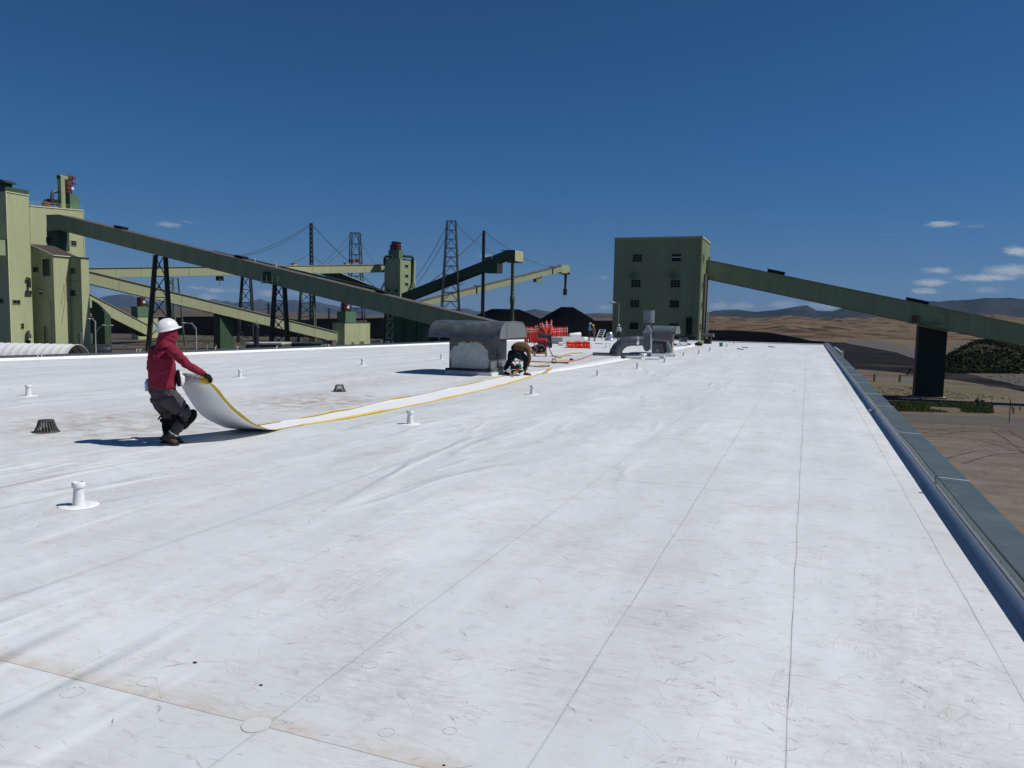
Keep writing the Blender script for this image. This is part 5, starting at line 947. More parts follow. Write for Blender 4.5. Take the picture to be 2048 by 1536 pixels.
# small white and tan items in the plant yard
rnd = random.Random(5)
for i, (px, py, s, kd) in enumerate(((585, 681, 1.6, 'post'), (591, 682, 1.3, 'post'), (603, 681, 1.5, 'post'), (610, 680, 1.7, 'post'), (602, 690, 2.2, 'post'), (700, 693, 1.2, 'post'), (842, 684, 1.6, 'post'), (432, 699, 1.3, 'post'), (414, 700, 1.4, 'post'))):
    D = min(320, 11*FPX/max(6, py-(634-.0192*(1024-px)))); c = S(px, py, D); c[2] = GZ; mb = MB(); mb.tube([c, c+ZD*s], .12, 6); mb.ball(c+ZD*s, .14, 6); o = mb.build('marker_post', mat('yellow_post', (.42, .34, .14), .6), org=c); tag(o, 'tan marker post in the plant yard, '+['leftmost of four behind the cream shed roof', 'second of four behind the cream shed roof', 'third of four near the lattice trestle', 'rightmost of four near the lattice trestle', 'above the navy shed', 'left of the transfer house', 'left of the metal hood', 'right of the single armed lamp', 'nearest the single armed lamp'][i], 'marker post', 'marker posts in the plant yard')
def pickup(name, c, ang, m, label, cat='pickup truck'):
    ux = V(math.cos(ang), math.sin(ang), 0); uy = V(-math.sin(ang), math.cos(ang), 0); t = thing(name, c, label, cat); X_ = lambda x, y, z: c+ux*x+uy*y+ZD*z
    mb = MB(); pr = [(-2.6, .45), (2.6, .45), (2.65, .95), (1.5, 1.08), (1.0, 1.1), (.6, 1.75), (-.9, 1.78), (-1.1, 1.1), (-2.6, 1.05)]
    n = len(pr); mb.add([X_(x, -.9, z) for x, z in pr]+[X_(x, .9, z) for x, z in pr], [tuple(range(n)), tuple(range(2*n-1, n-1, -1))]+[(i, (i+1) % n, n+(i+1) % n, n+i) for i in range(n)]); mb.build('body', m, t)
    for s in (-1, 1): mb = MB(); pr2 = [(.85, 1.15), (.5, 1.68), (-.8, 1.7), (-.95, 1.15)]; mb.add([X_(x, s*.905, z) for x, z in pr2]+[X_(x, s*.915, z) for x, z in pr2], [(0, 1, 2, 3), (4, 5, 6, 7)]); mb.build('side_window', GLASS, t)
    for x in (-1.7, 1.7):
        for s in (-1, 1): mb = MB(); mb.lathe(X_(x, s*.78, .38), [(0, -.12), (.38, -.12), (.38, .12), (0, .12)], 16, uy); w = mb.build('wheel', BLACK, t)
    return t
c = S(905-55, 676, 250); 
c = S(776, 676, 290); c[2] = GZ; pickup('parked_pickup', c, .4, WHITE, 'white pickup parked below the lower end of the long dark gallery')
# far pylons and pole
for i, (px, y0, y1, D, lab) in enumerate(((537, 606, 632, 900, 'taller grey power pylon on the plain left of the two'), (658, 616, 636, 1100, 'shorter grey power pylon on the plain near the red cyclone'))):
    k = D/FPX; b_ = S(px, y1+6, D); tp = S(px, y0, D); w = 3*k*.5; mb = MB(); c = V(b_[0], b_[1], GZ); tops = [tp+V(x, y, 0) for x, y in ((-.4, -.4), (.4, -.4), (.4, .4), (-.4, .4))]; bots = [c+V(x*w, y*w, 0) for x, y in ((-1, -1), (1, -1), (1, 1), (-1, 1))]
    t = lattice('power_pylon', lab, 'pylon', tops, bots, STEEL, 7, leg=.5, br=.3, group='distant power pylons'); mb = MB(); 
    for f in (.1, .3): p = tp+(c-tp)*f; mb.bar(p-LH*4*(1+f), p+LH*4*(1+f), .5)
    mb.build('cross_arm', STEEL, t)
t = thing('utility_pole', (S(1416.5, 660, 230)*V(1, 1, 0)+V(0, 0, GZ)), 'thin pale utility pole with cross arm just right of the windowed tower', 'utility pole'); mb = MB(); a = S(1416.5, 626, 230); mb.tube([V(a[0], a[1], GZ), a], [.2, .14], 8); mb.build('pole', MATS['pale_lamp_pole'], t); mb = MB(); mb.bar(S(1413, 631, 230), S(1432, 630, 230), .14); mb.build('cross_arm', MATS['pale_lamp_pole'], t)
# ------------------------------------------------------------------ yard items on the right
YP = mat('tan_timber', (.30, .22, .12), .75, .2, 3); 
def gpost(px, py, pt, w, m, label, cat='post', group=None, dark=False, lean=0):
    c = onz(px, py, GZ); D = c@FH; h = (py-pt)*D/FPX; mb = MB(); mb.bar(c, c+V(lean, 0, h), w, w); p = mb.build('bollard_post' if w < .6 else 'block', m, org=c); tag(p, label, cat, group)
gpost(1711.5, 742, 731, .28, YP, 'tan post nearest the roof parapet, on the dark ground', group='posts in the yard'); gpost(1748, 763, 748, .32, YP, 'second tan post, on the edge of the dry field', group='posts in the yard')
gpost(1799, 764, 749, .36, YP, 'tan post at the left end of the white barrier', group='posts in the yard'); gpost(1812, 752, 737, .3, BLACK, 'leaning black post behind the white barrier', group='posts in the yard', lean=.9)
gpost(1889.5, 757, 747, .25, YP, 'thin tan post touching the right side of the black pier', group='posts in the yard'); gpost(1950, 823, 807, .14, YP, 'yellowish post at the right end of the grass strip', group='posts in the yard')
gpost(1960, 824, 806, .14, YP, 'yellowish post left of the meter box', group='posts in the yard'); gpost(1966, 824, 805, .14, YP, 'yellowish post right of the meter box', group='posts in the yard')
gpost(2018, 846, 798, .07, STEEL, 'tall thin dark rod at the yard corner near the right photo edge', 'rod'); gpost(2027, 828, 815, .12, YP, 'short tan post right of the tall thin rod', group='posts in the yard')
gpost(2024, 822, 809, .12, YP, 'tan post behind the tall thin rod', group='posts in the yard'); gpost(2040, 822, 811, .12, YP, 'rightmost tan post by the photo edge', group='posts in the yard')
q1, q2 = onz(1801, 764, GZ), onz(1829, 764, GZ); t = thing('white_barrier', (q1+q2)/2, 'white panel barrier with tan top rail left of the black pier', 'barrier'); mb = MB(); mb.box((q1+q2)/2+ZD*.45, (np.linalg.norm(q2-q1), .2, .75), (LH, FH, ZD)); mb.build('panel', WHITE, t); mb = MB(); mb.box((q1+q2)/2+ZD*1.25, (np.linalg.norm(q2-q1), .2, .18), (LH, FH, ZD)); mb.build('top_rail', YP, t)
c = onz(1963, 824, GZ); t = thing('meter_box', c, 'dark meter box between two yellowish posts by the access road', 'meter box'); mb = MB(); mb.box(c+ZD*1.15, (.45, .3, .8)); mb.build('cabinet', GALVD, t); mb = MB(); mb.bar(c, c+ZD*.8, .1); mb.build('leg', STEEL, t)
c = onz(1953.5, 808, GZ); mb = MB(); mb.box(c+ZD*.5, (.5, .3, .35)); o = mb.build('junction_box', GALVD, org=c); tag(o, 'small grey junction box beside the yellowish post', 'junction box')
# conduit boxes at the far end of the right parapet
c = onz(1660, 697, 0); c[0] = 1.72; t = thing('conduit_box', c+V(0, 0, .0), 'grey electrical box fixed outside the far end of the right parapet', 'electrical box'); mb = MB(); k = (c@FH)/FPX; mb.box(c+V(0, 0, .16), (.24, .5, .5)); mb.build('cabinet', GALVD, t); mb = MB(); mb.tube([c+V(.0, -.3, .1), c+V(.1, -3, .06), c+V(.25, -7, -.05)], .05, 8); mb.bar(c+V(.25, -7, -.5), c+V(.25, -7, .1), .12); mb.build('conduit', WHITE, t)
# ================================================================== THINGS ON THE ROOF
def blobmesh(name, m, parent, mb, voxel=.012, smooth=6, wr=0.0, ws=14, wf=None, org=None):
    """melt overlapping closed pieces into one continuous skin, then add cloth folds"""
    o0 = ORG[parent.name] if parent is not None else np.array(org, float)
    me = bpy.data.meshes.new('tmp'); me.from_pydata([tuple(np.array(v)-o0) for v in mb.v], [], mb.f)
    b = bmesh.new(); b.from_mesh(me); bmesh.ops.remove_doubles(b, verts=b.verts, dist=1e-6); bmesh.ops.recalc_face_normals(b, faces=b.faces); b.to_mesh(me); b.free()
    t = bpy.data.objects.new('tmp', me); C.collection.objects.link(t)
    md = t.modifiers.new('r', 'REMESH'); md.mode = 'VOXEL'; md.voxel_size = voxel
    ms = t.modifiers.new('s', 'SMOOTH'); ms.factor = .5; ms.iterations = smooth
    dgr = bpy.context.evaluated_depsgraph_get(); me2 = bpy.data.meshes.new_from_object(t.evaluated_get(dgr)); bpy.data.objects.remove(t)
    if wr:
        nrm = [v.normal.copy() for v in me2.vertices]
        for v, n in zip(me2.vertices, nrm):
            c = v.co; q = Vector((c.x*ws, c.y*ws, c.z*ws*1.9))
            f = 1-abs(mnoise.noise(q))*2.2; f2 = mnoise.noise(q*2.3+Vector((5, 1, 2)))
            k = wf(np.array(c)+o0) if wf else 1.0
            v.co = c+n*(wr*k*(f*.8+f2*.5-.4))
    for p in me2.polygons: p.use_smooth = True
    me2.name = name; me2.materials.clear(); me2.materials.append(m)
    o = bpy.data.objects.new(name, me2); C.collection.objects.link(o); ORG[o.name] = o0
    if parent is not None: o.parent = parent
    return o
nrmz = lambda v: v/(np.linalg.norm(v)+1e-12)
def hand(mb, w, d, pn, side, u=1.0, curl=1.0, g=1.0):
    """palm and five separate fingers: w wrist, d along the hand, pn palm normal, side towards the thumb"""
    s = nrmz(np.cross(pn, d)); s = s if s@side > 0 else -s
    mb.tube([w, w+d*.03*u, w+d*.065*u, w+d*.088*u], [(.026*u*g, .019*u*g), (.034*u*g, .017*u*g), (.041*u*g, .016*u*g), (.038*u*g, .012*u*g)], 12, side=s)
    for k, (o, l) in enumerate(((.031, .068), (.011, .078), (-.011, .073), (-.030, .056))):
        p = w+d*(.082-.004*abs(k-1))*u+s*o*u; a = .45*curl; pts = [p]; dd = d.copy()
        for j, f in enumerate((.42, .32, .26)):
            an = a*(j+1)*1.15; dd = nrmz(d*math.cos(an)+pn*math.sin(an)); pts.append(pts[-1]+dd*l*f*u)
        mb.tube(pts, [.0105*u*g, .0098*u*g, .009*u*g, .0075*u*g], 8)
    p = w+d*.028*u+s*.032*u; t1 = nrmz(s*.75+d*.6+pn*.25); p1 = p+t1*.042*u; t2 = nrmz(s*.2+d*.8+pn*.55*curl); mb.tube([p-t1*.01*u, p1, p1+t2*.034*u], [.013*u*g, .0115*u*g, .009*u*g], 8)
SKIN = mat('skin', (.36, .20, .13), .5, .08, 20)
def figure(label, J, cols, u=1.0, voxel=.012, face=None, wr=.006, hat=True, hatcol=None, extra=None, head_up=ZD, jacket=True, fat=1.0, bagx=.012):
    """J: joints in world space (head,neck,chest,waist,hip, sL eL wL hL, sR.., thighs tL kL aL fL heelL, tR ..); clothes follow the body"""
    F1 = J['face']; S1 = nrmz(J['sR']-J['sL']); org = (J['aL']+J['aR'])/2; org = V(org[0], org[1], 0)
    t = thing('person', org, label, 'person'); hd = J['head']; hu = head_up; hs_ = nrmz(np.cross(F1, hu))
    def torso(mb, e):
        mb.tube([J['hip']+(J['hip']-J['waist'])*.25, J['hip'], J['waist'], (J['waist']+J['chest'])/2, J['chest'], (J['chest']*.35+(J['sL']+J['sR'])*.325), J['neck']],
                [(.12*u+e, .095*u+e), (.158*u+e, .115*u+e), (.148*u*fat+e, .108*u*fat+e), (.165*u*fat+e, .12*u*fat+e), (.178*u+e, .118*u+e), (.155*u+e, .09*u+e), (.055*u+e, .055*u+e)], 16, side=S1)
    def arm(mb, X, e, full=True):
        s, el_, w = J['s'+X], J['e'+X], J['w'+X]; mb.tube([s-(el_-s)*.10, s, s+(el_-s)*.5, el_, el_+(w-el_)*.4, w], [.05*u+e, .056*u+e, .046*u+e, .040*u+e, .037*u+e*.9, .026*u+e*.7], 12)
        mb.ball(s, .060*u+e, 12)
    def leg(mb, X, e, bag=0.0):
        h, k, a = J['t'+X], J['k'+X], J['a'+X]; mb.tube([h+(h-k)*.12, h, h+(k-h)*.5, k, k+(a-k)*.35, k+(a-k)*.75, a], [.082*u+e, .088*u+e+bag*1.5, .072*u+e+bag*1.7, .054*u+e+bag*.8, .053*u+e+bag*.55, .040*u+e+bag*.75, .036*u+e+bag*.75], 14)
    def foot(mb, X, e):
        a, f, h = J['a'+X], J['f'+X], J['heel'+X]; d = nrmz(f-h); s = nrmz(np.cross(d, ZD)); up = nrmz(np.cross(s, d)); r = .036*u+e
        mb.tube([a+ZD*.06*u, a, (a*.5+h*.5)+up*.02*u], [r*.95, r, r*.95], 12); mb.tube([h-d*.0*u+up*.03*u, h+d*.06*u+up*.035*u, h+(f-h)*.55+up*.034*u, f-d*.05*u+up*.027*u, f-d*.008*u+up*.022*u], [(.030*u+e, .028*u+e*.6), (.036*u+e, .040*u+e*.5), (.042*u+e, .034*u+e*.5), (.044*u+e, .026*u+e*.4), (.028*u+e, .018*u+e*.4)], 12, side=s)
    def head(mb, e):
        mb.ball(hd, (.074*u+e, .096*u+e, .112*u+e), 16, (hs_, F1, hu)); mb.ball(hd+F1*.035*u-hu*.055*u, (.055*u+e, .058*u+e, .055*u+e), 12, (hs_, F1, hu))
        mb.tube([J['neck']-(hd-J['neck'])*.2, hd-hu*.07*u-F1*.01*u], [.056*u+e, .054*u+e], 12)
    b = MB(); torso(b, 0); head(b, 0)
    if J.get('showface', True):
        b.tube([hd+F1*.085*u+hu*.02*u, hd+F1*.112*u-hu*.022*u, hd+F1*.09*u-hu*.03*u], [.010*u, .017*u, .012*u], 8)
        for s in (-1, 1): b.ball(hd+hs_*s*.077*u-hu*.005*u, (.010*u, .020*u, .030*u), 8, (hs_, F1, hu))
        b.tube([hd+F1*.088*u-hu*.062*u-hs_*.024*u, hd+F1*.096*u-hu*.062*u, hd+F1*.088*u-hu*.062*u+hs_*.024*u], .008*u, 6)
    for X in 'LR': arm(b, X, 0); leg(b, X, 0); foot(b, X, 0); hand(b, J['w'+X], J['hd'+X], J['pn'+X], J['th'+X], u, J.get('curl', 1.0))
    blobmesh('body', SKIN, t, b, voxel*.9, 3)
    if J.get('showface', True):
        e_ = MB()
        for s in (-1, 1): e_.ball(hd+F1*.084*u+hs_*s*.032*u+hu*.008*u, (.014*u, .010*u, .008*u), 8, (hs_, F1, hu))
        e_.build('eye', mat('eye_dark', (.03, .02, .015), .3), t, smooth='all')
    tr = MB(); e = .012*u; tr.tube([J['hip']+(J['waist']-J['hip'])*1.0, J['hip'], J['hip']+(J['hip']-J['waist'])*.35], [(.152*u*fat+e*.6, .112*u*fat+e*.6), (.168*u+e+bagx*.5, .134*u+e+bagx*.5), (.145*u+e, .12*u+e)], 16, side=S1)
    for X in 'LR': leg(tr, X, e, bagx*u)
    trousers = blobmesh('trousers', cols['trousers'], t, tr, voxel, 4, wr*1.3, 13)
    j = MB(); e = .016*u; j.tube([J['hip']+(J['waist']-J['hip'])*.35, J['waist'], (J['waist']+J['chest'])/2, J['chest'], (J['chest']*.35+(J['sL']+J['sR'])*.325), J['neck']], [(.166*u*fat+e, .126*u*fat+e), (.156*u*fat+e, .122*u*fat+e), (.168*u*fat+e, .124*u*fat+e), (.180*u+e, .120*u+e), (.156*u+e, .092*u+e), (.062*u+e, .06*u+e)], 18, side=S1)
    for X in 'LR': arm(j, X, e)
    jk = blobmesh('jacket', cols['jacket'], t, j, voxel, 4, wr, 12)
    bt = MB()
    for X in 'LR':
        bt = MB(); foot(bt, X, .010*u); bo = blobmesh('boot', cols['boot'], t, bt, voxel*.8, 2)
        f, h = J['f'+X], J['heel'+X]; d = nrmz(f-h); s = nrmz(np.cross(d, ZD)); up = nrmz(np.cross(s, d)); sl = MB(); sl.tube([h-d*.034*u-up*.003*u, h+d*.03*u-up*.003*u, h+(f-h)*.6-up*.003*u, f-up*.003*u, f+d*.02*u], [(.028*u, .009*u), (.040*u, .010*u), (.048*u, .010*u), (.045*u, .010*u), (.018*u, .008*u)], 12, side=s); sl.build('sole', BLACK, bo, smooth=True)
    if cols.get('glove'):
        for X in 'LR': g_ = MB(); hand(g_, J['w'+X], J['hd'+X], J['pn'+X], J['th'+X], u, J.get('curl', 1.0), 1.22); g_.tube([J['w'+X]-J['hd'+X]*.045*u, J['w'+X]+J['hd'+X]*.015*u], [.036*u, .031*u], 12); blobmesh('glove', cols['glove'], t, g_, voxel*.45 if voxel < .02 else voxel*.6, 2)
    if hatcol:
        h = MB(); tl = J.get('hat_up', hu); ff = nrmz(F1-tl*(F1@tl)); ss = np.cross(ff, tl); c0 = hd+tl*.035*u; prof = []; rows = []
        for i in range(11):
            a = math.pi/2*i/10; row = []
            for k_ in range(33):
                th = 2*math.pi*k_/32; rx, ry = .118*u, .142*u; rr = math.cos(a)**.85 if i < 10 else 0.0
                row.append(c0+ss*rx*math.cos(th)*rr+ff*ry*math.sin(th)*rr+tl*(.128*u*math.sin(a)+ (.006*u*math.exp(-(math.cos(th)*3)**2) if i < 9 else .004*u)))
            rows.append(row)
        brim = []
        for k_ in range(33): th = 2*math.pi*k_/32; fw = max(0, math.sin(th)); ext = .010*u+.045*u*fw**3; brim.append(c0+ss*(.118*u+ext*.6)*math.cos(th)+ff*(.142*u+ext)*math.sin(th)-tl*(.010*u+.012*u*fw**2))
        inner = [c0+ss*.112*u*math.cos(2*math.pi*k_/32)+ff*.136*u*math.sin(2*math.pi*k_/32)-tl*.006*u for k_ in range(33)]
        h.grid([inner, brim, [p+tl*.006*u for p in brim]]+rows); hb = h.build('hard_hat', hatcol, t, smooth='all')
    if extra: extra(t, J, F1, S1)
    return t
# ---- worker in the red hooded shirt, holding up the end of the yellow edged sheet
REDSH = mat('crimson_sweatshirt', (.20, .016, .038), .85, .12, 5, bump=.002, bscale=160, spec=.2)
CHAR = mat('charcoal_work_trousers', (.062, .055, .062), .9, .2, 6, bump=.0015, bscale=200, spec=.15)
BOOT = mat('brown_work_boot', (.035, .026, .018), .7, .3, 12, dirt=((.07, .06, .045), .5, 20))
GLOV = mat('black_glove', (.007, .007, .008), .8, .3, 20, spec=.12); HATW = mat('white_hard_hat', (.68, .69, .70), .35, .04, 6, spec=.5)
fd = nrmz(V(.15, .99, 0)); sdv = nrmz(V(fd[1], -fd[0], 0))
J = dict(face=fd, showface=False, head=S(336, 663, 9.68), neck=S(330, 688, 9.66), chest=S(324, 715, 9.66), waist=S(324, 756, 9.68), hip=S(325, 783, 9.70),
         sL=S(309, 703, 9.80), eL=S(301, 736, 9.78), wL=S(345, 757, 10.0), sR=S(345, 701, 9.52), eR=S(376, 731, 9.42), wR=S(409, 749, 9.50),
         tL=S(319, 793, 9.78), kL=S(336, 829, 9.88), aL=S(336, 870, 9.88), fL=S(364, 885, 9.84), heelL=S(327, 888, 9.80),
         tR=S(337, 794, 9.60), kR=S(374, 831, 9.68), aR=S(343, 872, 9.63), fR=S(354, 890, 9.60), heelR=S(325, 878, 9.66), curl=1.5)
J['fR'][2] = .012; J['heelL'][2] = .012; J['fL'][2] = .012
J['hdR'] = nrmz(S(421, 757, 9.52)-J['wR']); J['pnR'] = nrmz(V(-.35, .2, -.9)); J['thR'] = V(-.3, .9, .2)
J['hdL'] = nrmz(S(361, 758, 10.12)-J['wL']); J['pnL'] = nrmz(V(.3, .1, -.9)); J['thL'] = V(.3, .9, .2)
J['hat_up'] = nrmz(ZD*.97-fd*.24)
def extra1(t, J, F1, S1):
    # hood wrapped round head and face, with drape on the shoulders
    h = MB(); hd = J['head']; h.ball(hd-ZD*.01, (.098, .120, .128), 16, (np.cross(F1, ZD), F1, ZD)); h.ball(hd+F1*.055-ZD*.045, (.072, .075, .075), 14); h.tube([hd-ZD*.06, J['neck']+ZD*.045, J['neck']-ZD*.01, J['neck']-ZD*.045], [(.098, .105), (.096, .098), (.118, .105), (.155, .11)], 16, side=S1)
    h.tube([hd+F1*.07-ZD*.07, hd+F1*.05-ZD*.13, J['neck']+F1*.07-ZD*.0], [.055, .05, .06], 10)
    blobmesh('hood', REDSH, t, h, .010, 4, .0085, 17)
    k = MB(); kR, kL = J['kR'], J['kL']; fr = nrmz(F1*.6+V(.5, .1, .1))
    for X in 'RL':
        kk, aa, tt = J['k'+X], J['a'+X], J['t'+X]; k = MB(); ax_ = nrmz(aa-kk); fr = nrmz(F1+V(.45, 0, 0)-ax_*((F1+V(.45, 0, 0))@ax_)); k.ball(kk+fr*.045, (.082, .070, .115), 14, (nrmz(np.cross(ax_, fr)), fr, -ax_)); k.ball(kk+fr*.045+ax_*.11, (.066, .056, .085), 12, (nrmz(np.cross(ax_, fr)), fr, -ax_)); pd = blobmesh('knee_pad', GLOV, t, k, .011, 3, .003, 20)
        for f in (.28, -.30): c_ = kk+((aa-kk) if f > 0 else (kk-tt))*f; s_ = MB(); s_.lathe(c_, [(.088, -.02), (.098, -.016), (.098, .016), (.088, .02)], 20, ax_ if f > 0 else nrmz(kk-tt)); s_.build('strap', GLOV, pd, smooth=True)
    s_ = MB(); c_ = J['kL']-F1*.05; s_.tube([c_-F1*.02, c_-F1*.07-ZD*.02, c_-F1*.10-ZD*.06], [.012, .012, .006], 6); s_.tube([c_-F1*.02+ZD*.05, c_-F1*.06+ZD*.05], [.010, .005], 6); s_.build('strap_end', GLOV, t)
    # calf brace on the far leg, reflective strip on the near ankle
    c0, c1_ = J['kL'], J['aL']; g_ = MB(); g_.tube([c0+(c1_-c0)*.15, c0+(c1_-c0)*.5, c0+(c1_-c0)*.9], [.078, .078, .064], 14); blobmesh('gaiter', GLOV, t, g_, .011, 3, .004, 14)
    c_ = J['kR']+(J['aR']-J['kR'])*.86; s_ = MB(); s_.lathe(c_, [(.062, -.009), (.0645, -.008), (.0645, .008), (.062, .009)], 20, nrmz(J['aR']-J['kR'])); s_.build('reflective_band', WHITE, t)
    # pocket and belt things
    c_ = S(326, 773, 9.57); p = MB(); p.ball(c_, (.055, .02, .03), 12, (nrmz(V(.8, -.5, 0)), nrmz(V(.5, .8, 0)), ZD)); p.build('back_pocket', mat('pocket_dark', (.022, .02, .023), .9), t, smooth='all')
    c_ = S(356, 757, 9.66); p = MB(); p.tube([c_+ZD*.11, c_, c_-ZD*.10+XD*.02], [.02, .035, .025], 8); blobmesh('tool_pouch', GLOV, t, p, .010, 2)
figure('person in crimson hooded shirt and white hard hat lifting the sheet end', J, dict(jacket=REDSH, trousers=CHAR, boot=BOOT, glove=GLOV), 1.0, .0125, wr=.0085, hatcol=HATW, extra=extra1, fat=1.10, bagx=.017)
c_ = S(294.5, 771, 9.72); mb = MB(); ax_ = nrmz(V(-.12, .1, 1)); mb.lathe(c_, [(0, -.075), (.028, -.072), (.031, -.06), (.030, .02), (.031, .04), (.016, .065), (.014, .07), (.0145, .085), (0, .086)], 18, ax_); o = mb.build('water_bottle', mat('clear_blue_plastic', (.35, .52, .62), .2, .05, 10, spec=.6), org=c_, smooth=True); tag(o, 'light blue plastic water bottle in the back pocket of the person in crimson', 'bottle')
c_ = S(361.5, 758, 9.74); mb = MB(); mb.tube([c_+V(-.01, 0, .06), c_+V(.005, .01, .02), c_+V(.0, 0, -.04), c_+V(.012, 0, -.085)], [.02, .042, .045, .022], 12); o = blobmesh('white_bag', WHITE, None, mb, .009, 2, .008, 30, org=c_); o.location = tuple(c_); tag(o, 'small crumpled white plastic bag at the waist of the person in crimson', 'bag')
# ---- the long white strip with yellow release edges, its end lifted
YEL = mat('yellow_release_tape', (.62, .43, .035), .5, .08, 5); UND = mat('strip_underside', (.66, .66, .665), .6, .05, 3, bump=.002, bscale=60)
prof = [(7.56, .815), (7.62, .765), (7.70, .690), (7.80, .592), (7.89, .515), (7.98, .435), (8.08, .362), (8.20, .285), (8.33, .215), (8.48, .150), (8.66, .092), (8.84, .048), (9.02, .020), (9.25, .006), (9.7, .005)]
profL = [(7.86, .815), (7.93, .70), (8.00, .57), (8.07, .45), (8.15, .355), (8.24, .275), (8.34, .21), (8.43, .165), (8.53, .118), (8.64, .068), (8.75, .032), (8.87, .012), (9.05, .006), (9.3, .005), (9.7, .005)]
xn = [-6.95, -6.95, -6.95, -6.95, -6.95, -6.95, -6.95, -6.96, -6.97, -6.99, -7.02, -7.05, -7.09, -7.13, -7.10]
xl = [-7.74, -7.72, -7.70, -7.68, -7.68, -7.68, -7.68, -7.68, -7.68, -7.68, -7.68, -7.68, -7.68, -7.66, -7.62]
flat = [(9.7, -7.10, -7.60), (10.6, -6.92, -7.50), (11.5, -6.88, -7.52), (12.7, -6.86, -7.60), (13.9, -6.87, -7.66), (15.2, -6.90, -7.70), (16.6, -6.95, -7.76), (18.0, -7.05, -7.86), (19.5, -7.18, -7.97), (21.0, -7.34, -8.07), (22.2, -7.47, -8.15)]
def fl(y): 
    ys = [f[0] for f in flat]; return np.interp(y, ys, [f[1] for f in flat]), np.interp(y, ys, [f[2] for f in flat])
strip = thing('membrane_strip', V(-7.3, 12, 0), 'long white strip with yellow edges, its near end lifted by the person in crimson', 'roofing strip')
def strow(i): return V(xl[i], profL[i][0], profL[i][1]), V(xn[i], prof[i][0], prof[i][1])
rows = []; m_ = 18
for i in range(len(prof)):
    a, b = strow(i); row = []
    for k in range(m_+1):
        f = k/m_; p = a+(b-a)*f; lift = .010*math.sin(math.pi*f)*(1 if prof[i][1] > .05 else 0)+(.012*math.sin(f*9+i)*max(0, prof[i][1]-.2)); row.append(p+V(0, -lift, 0)+ZD*0)
    rows.append(row)
y = 9.7
while y < 22.2:
    y = min(22.2, y+.12); n_, l_ = fl(y); row = []
    for k in range(m_+1):
        f = k/m_; x = l_+(n_-l_)*f; en = max(0, (f-.90)/.10); el_ = max(0, (.10-f)/.10)
        wv = mnoise.noise(Vector((y*1.3, 3.3, 0))); wv2 = mnoise.noise(Vector((y*1.1, 9.3, 0)))
        row.append(V(x, y, .006+.022*en*max(0, wv+.35)+.022*el_*max(0, wv2+.3)+.004*max(0, mnoise.noise(Vector((x*3, y*2, 0))))))
    rows.append(row)
def thick(rows, m, name, par, t_=.0022, k0=0, k1=None, off=0.0, **kw):
    rs = [r[k0:(k1 if k1 is not None else len(r))] for r in rows]; up_ = []
    for i, r in enumerate(rs):
        tdir = rows[min(i+1, len(rows)-1)][m_//2]-rows[max(i-1, 0)][m_//2]; n = nrmz(np.cross(rows[i][-1]-rows[i][0], tdir)); n = n if (n[2] > 0 or n@V(0, 1, 0) > 0.0 and abs(n[2]) < .3) else -n
        up_.append(n)
    top = [[p+n*(t_+off) for p in r] for r, n in zip(rs, up_)]; bot = [[p+n*off for p in r] for r, n in zip(rs, up_)]; mb = MB(); mb.grid(top); mb.grid(bot)
    for e in (0, -1): mb.grid([[r[e] for r in top], [r[e] for r in bot]])
    mb.grid([top[0], bot[0]]); mb.grid([top[-1], bot[-1]]); return mb.build(name, m, par, smooth='all', fix=True)
thick(rows, MATS['new_membrane'], 'sheet', strip)
yr = rows[2:]
mb = MB(); rws = []
for i, r in enumerate(rows):
    if r[-1][1] > 9.8: break
    e_ = r[-1]; w = .075+.014*math.sin(i*1.3); w *= min(1, .55+i*.1)*(1-max(0, i-7)*.085); rws.append([e_+V(-.012, 0, .004), e_+V(w*.5, -.004, .007), e_+V(w, .004, .004+.006*math.sin(i*.9))])
mb.grid(rws); mb.build('yellow_edge', YEL, strip, smooth='all', fix=False)
# far yellow edge and near one drawn as folded tape with small scallops
def tape(side, y0, y1):
    mb = MB(); rws = []; y = y0
    while y < y1:
        n_, l_ = fl(y); b = n_ if side > 0 else l_; w = .014+.028*max(0, mnoise.noise(Vector((y*1.6, 5+side, 0)))+.1); z = .012+.035*max(0, mnoise.noise(Vector((y*1.3, 3.3 if side > 0 else 9.3, 0)))+.3)
        q_ = min(1.0, (y-y0)/1.6+.12) if side > 0 else 1.0; w *= q_; z = .012+(z-.012)*q_
        rws.append([V(b-side*w*1.2, y, z*.5+.008), V(b-side*w*.3, y, z+.004), V(b+side*.010, y, z*.9), V(b+side*.018, y, max(.004, z*.3))]); y += .06
    mb.grid(rws); return mb.build('yellow_edge', YEL, strip, smooth='all', fix=False)
tape(1, 8.95+.7, 22.2); tape(-1, 9.3, 21.6)
# rolled top of the lifted end, printed with thin slanting lines
mb = MB(); A_, B_ = V(-7.72, 7.88, .845), V(-6.97, 7.57, .84); d_ = B_-A_
mb.tube([A_+d_*k/20+ZD*.004*math.sin(k*2.1) for k in range(21)], [.044+.004*math.sin(k*1.7) for k in range(21)], 14); rl = mb.build('rolled_hem', MATS['new_membrane'], strip, smooth=True); mb = MB(); u_ = nrmz(d_); w_1 = nrmz(np.cross(u_, ZD))
for k in range(17):
    c_ = A_+d_*(.18+.042*k); mb.tube([c_+u_*.012*j+(w_1*math.cos(a)+ZD*math.sin(a))*.0485 for j, a in enumerate([math.pi*x/8*1.25 for x in range(-2, 9)])], .0045, 5)
mb.build('printed_line', mat('grey_print', (.28, .27, .30), .7), rl)
mb = MB(); mb.tube([B_-d_*.10, B_-d_*.02, B_+d_*.03, B_+d_*.035], [.050, .052, .048, .03], 16); mb.build('yellow_edge', YEL, strip, smooth=True)
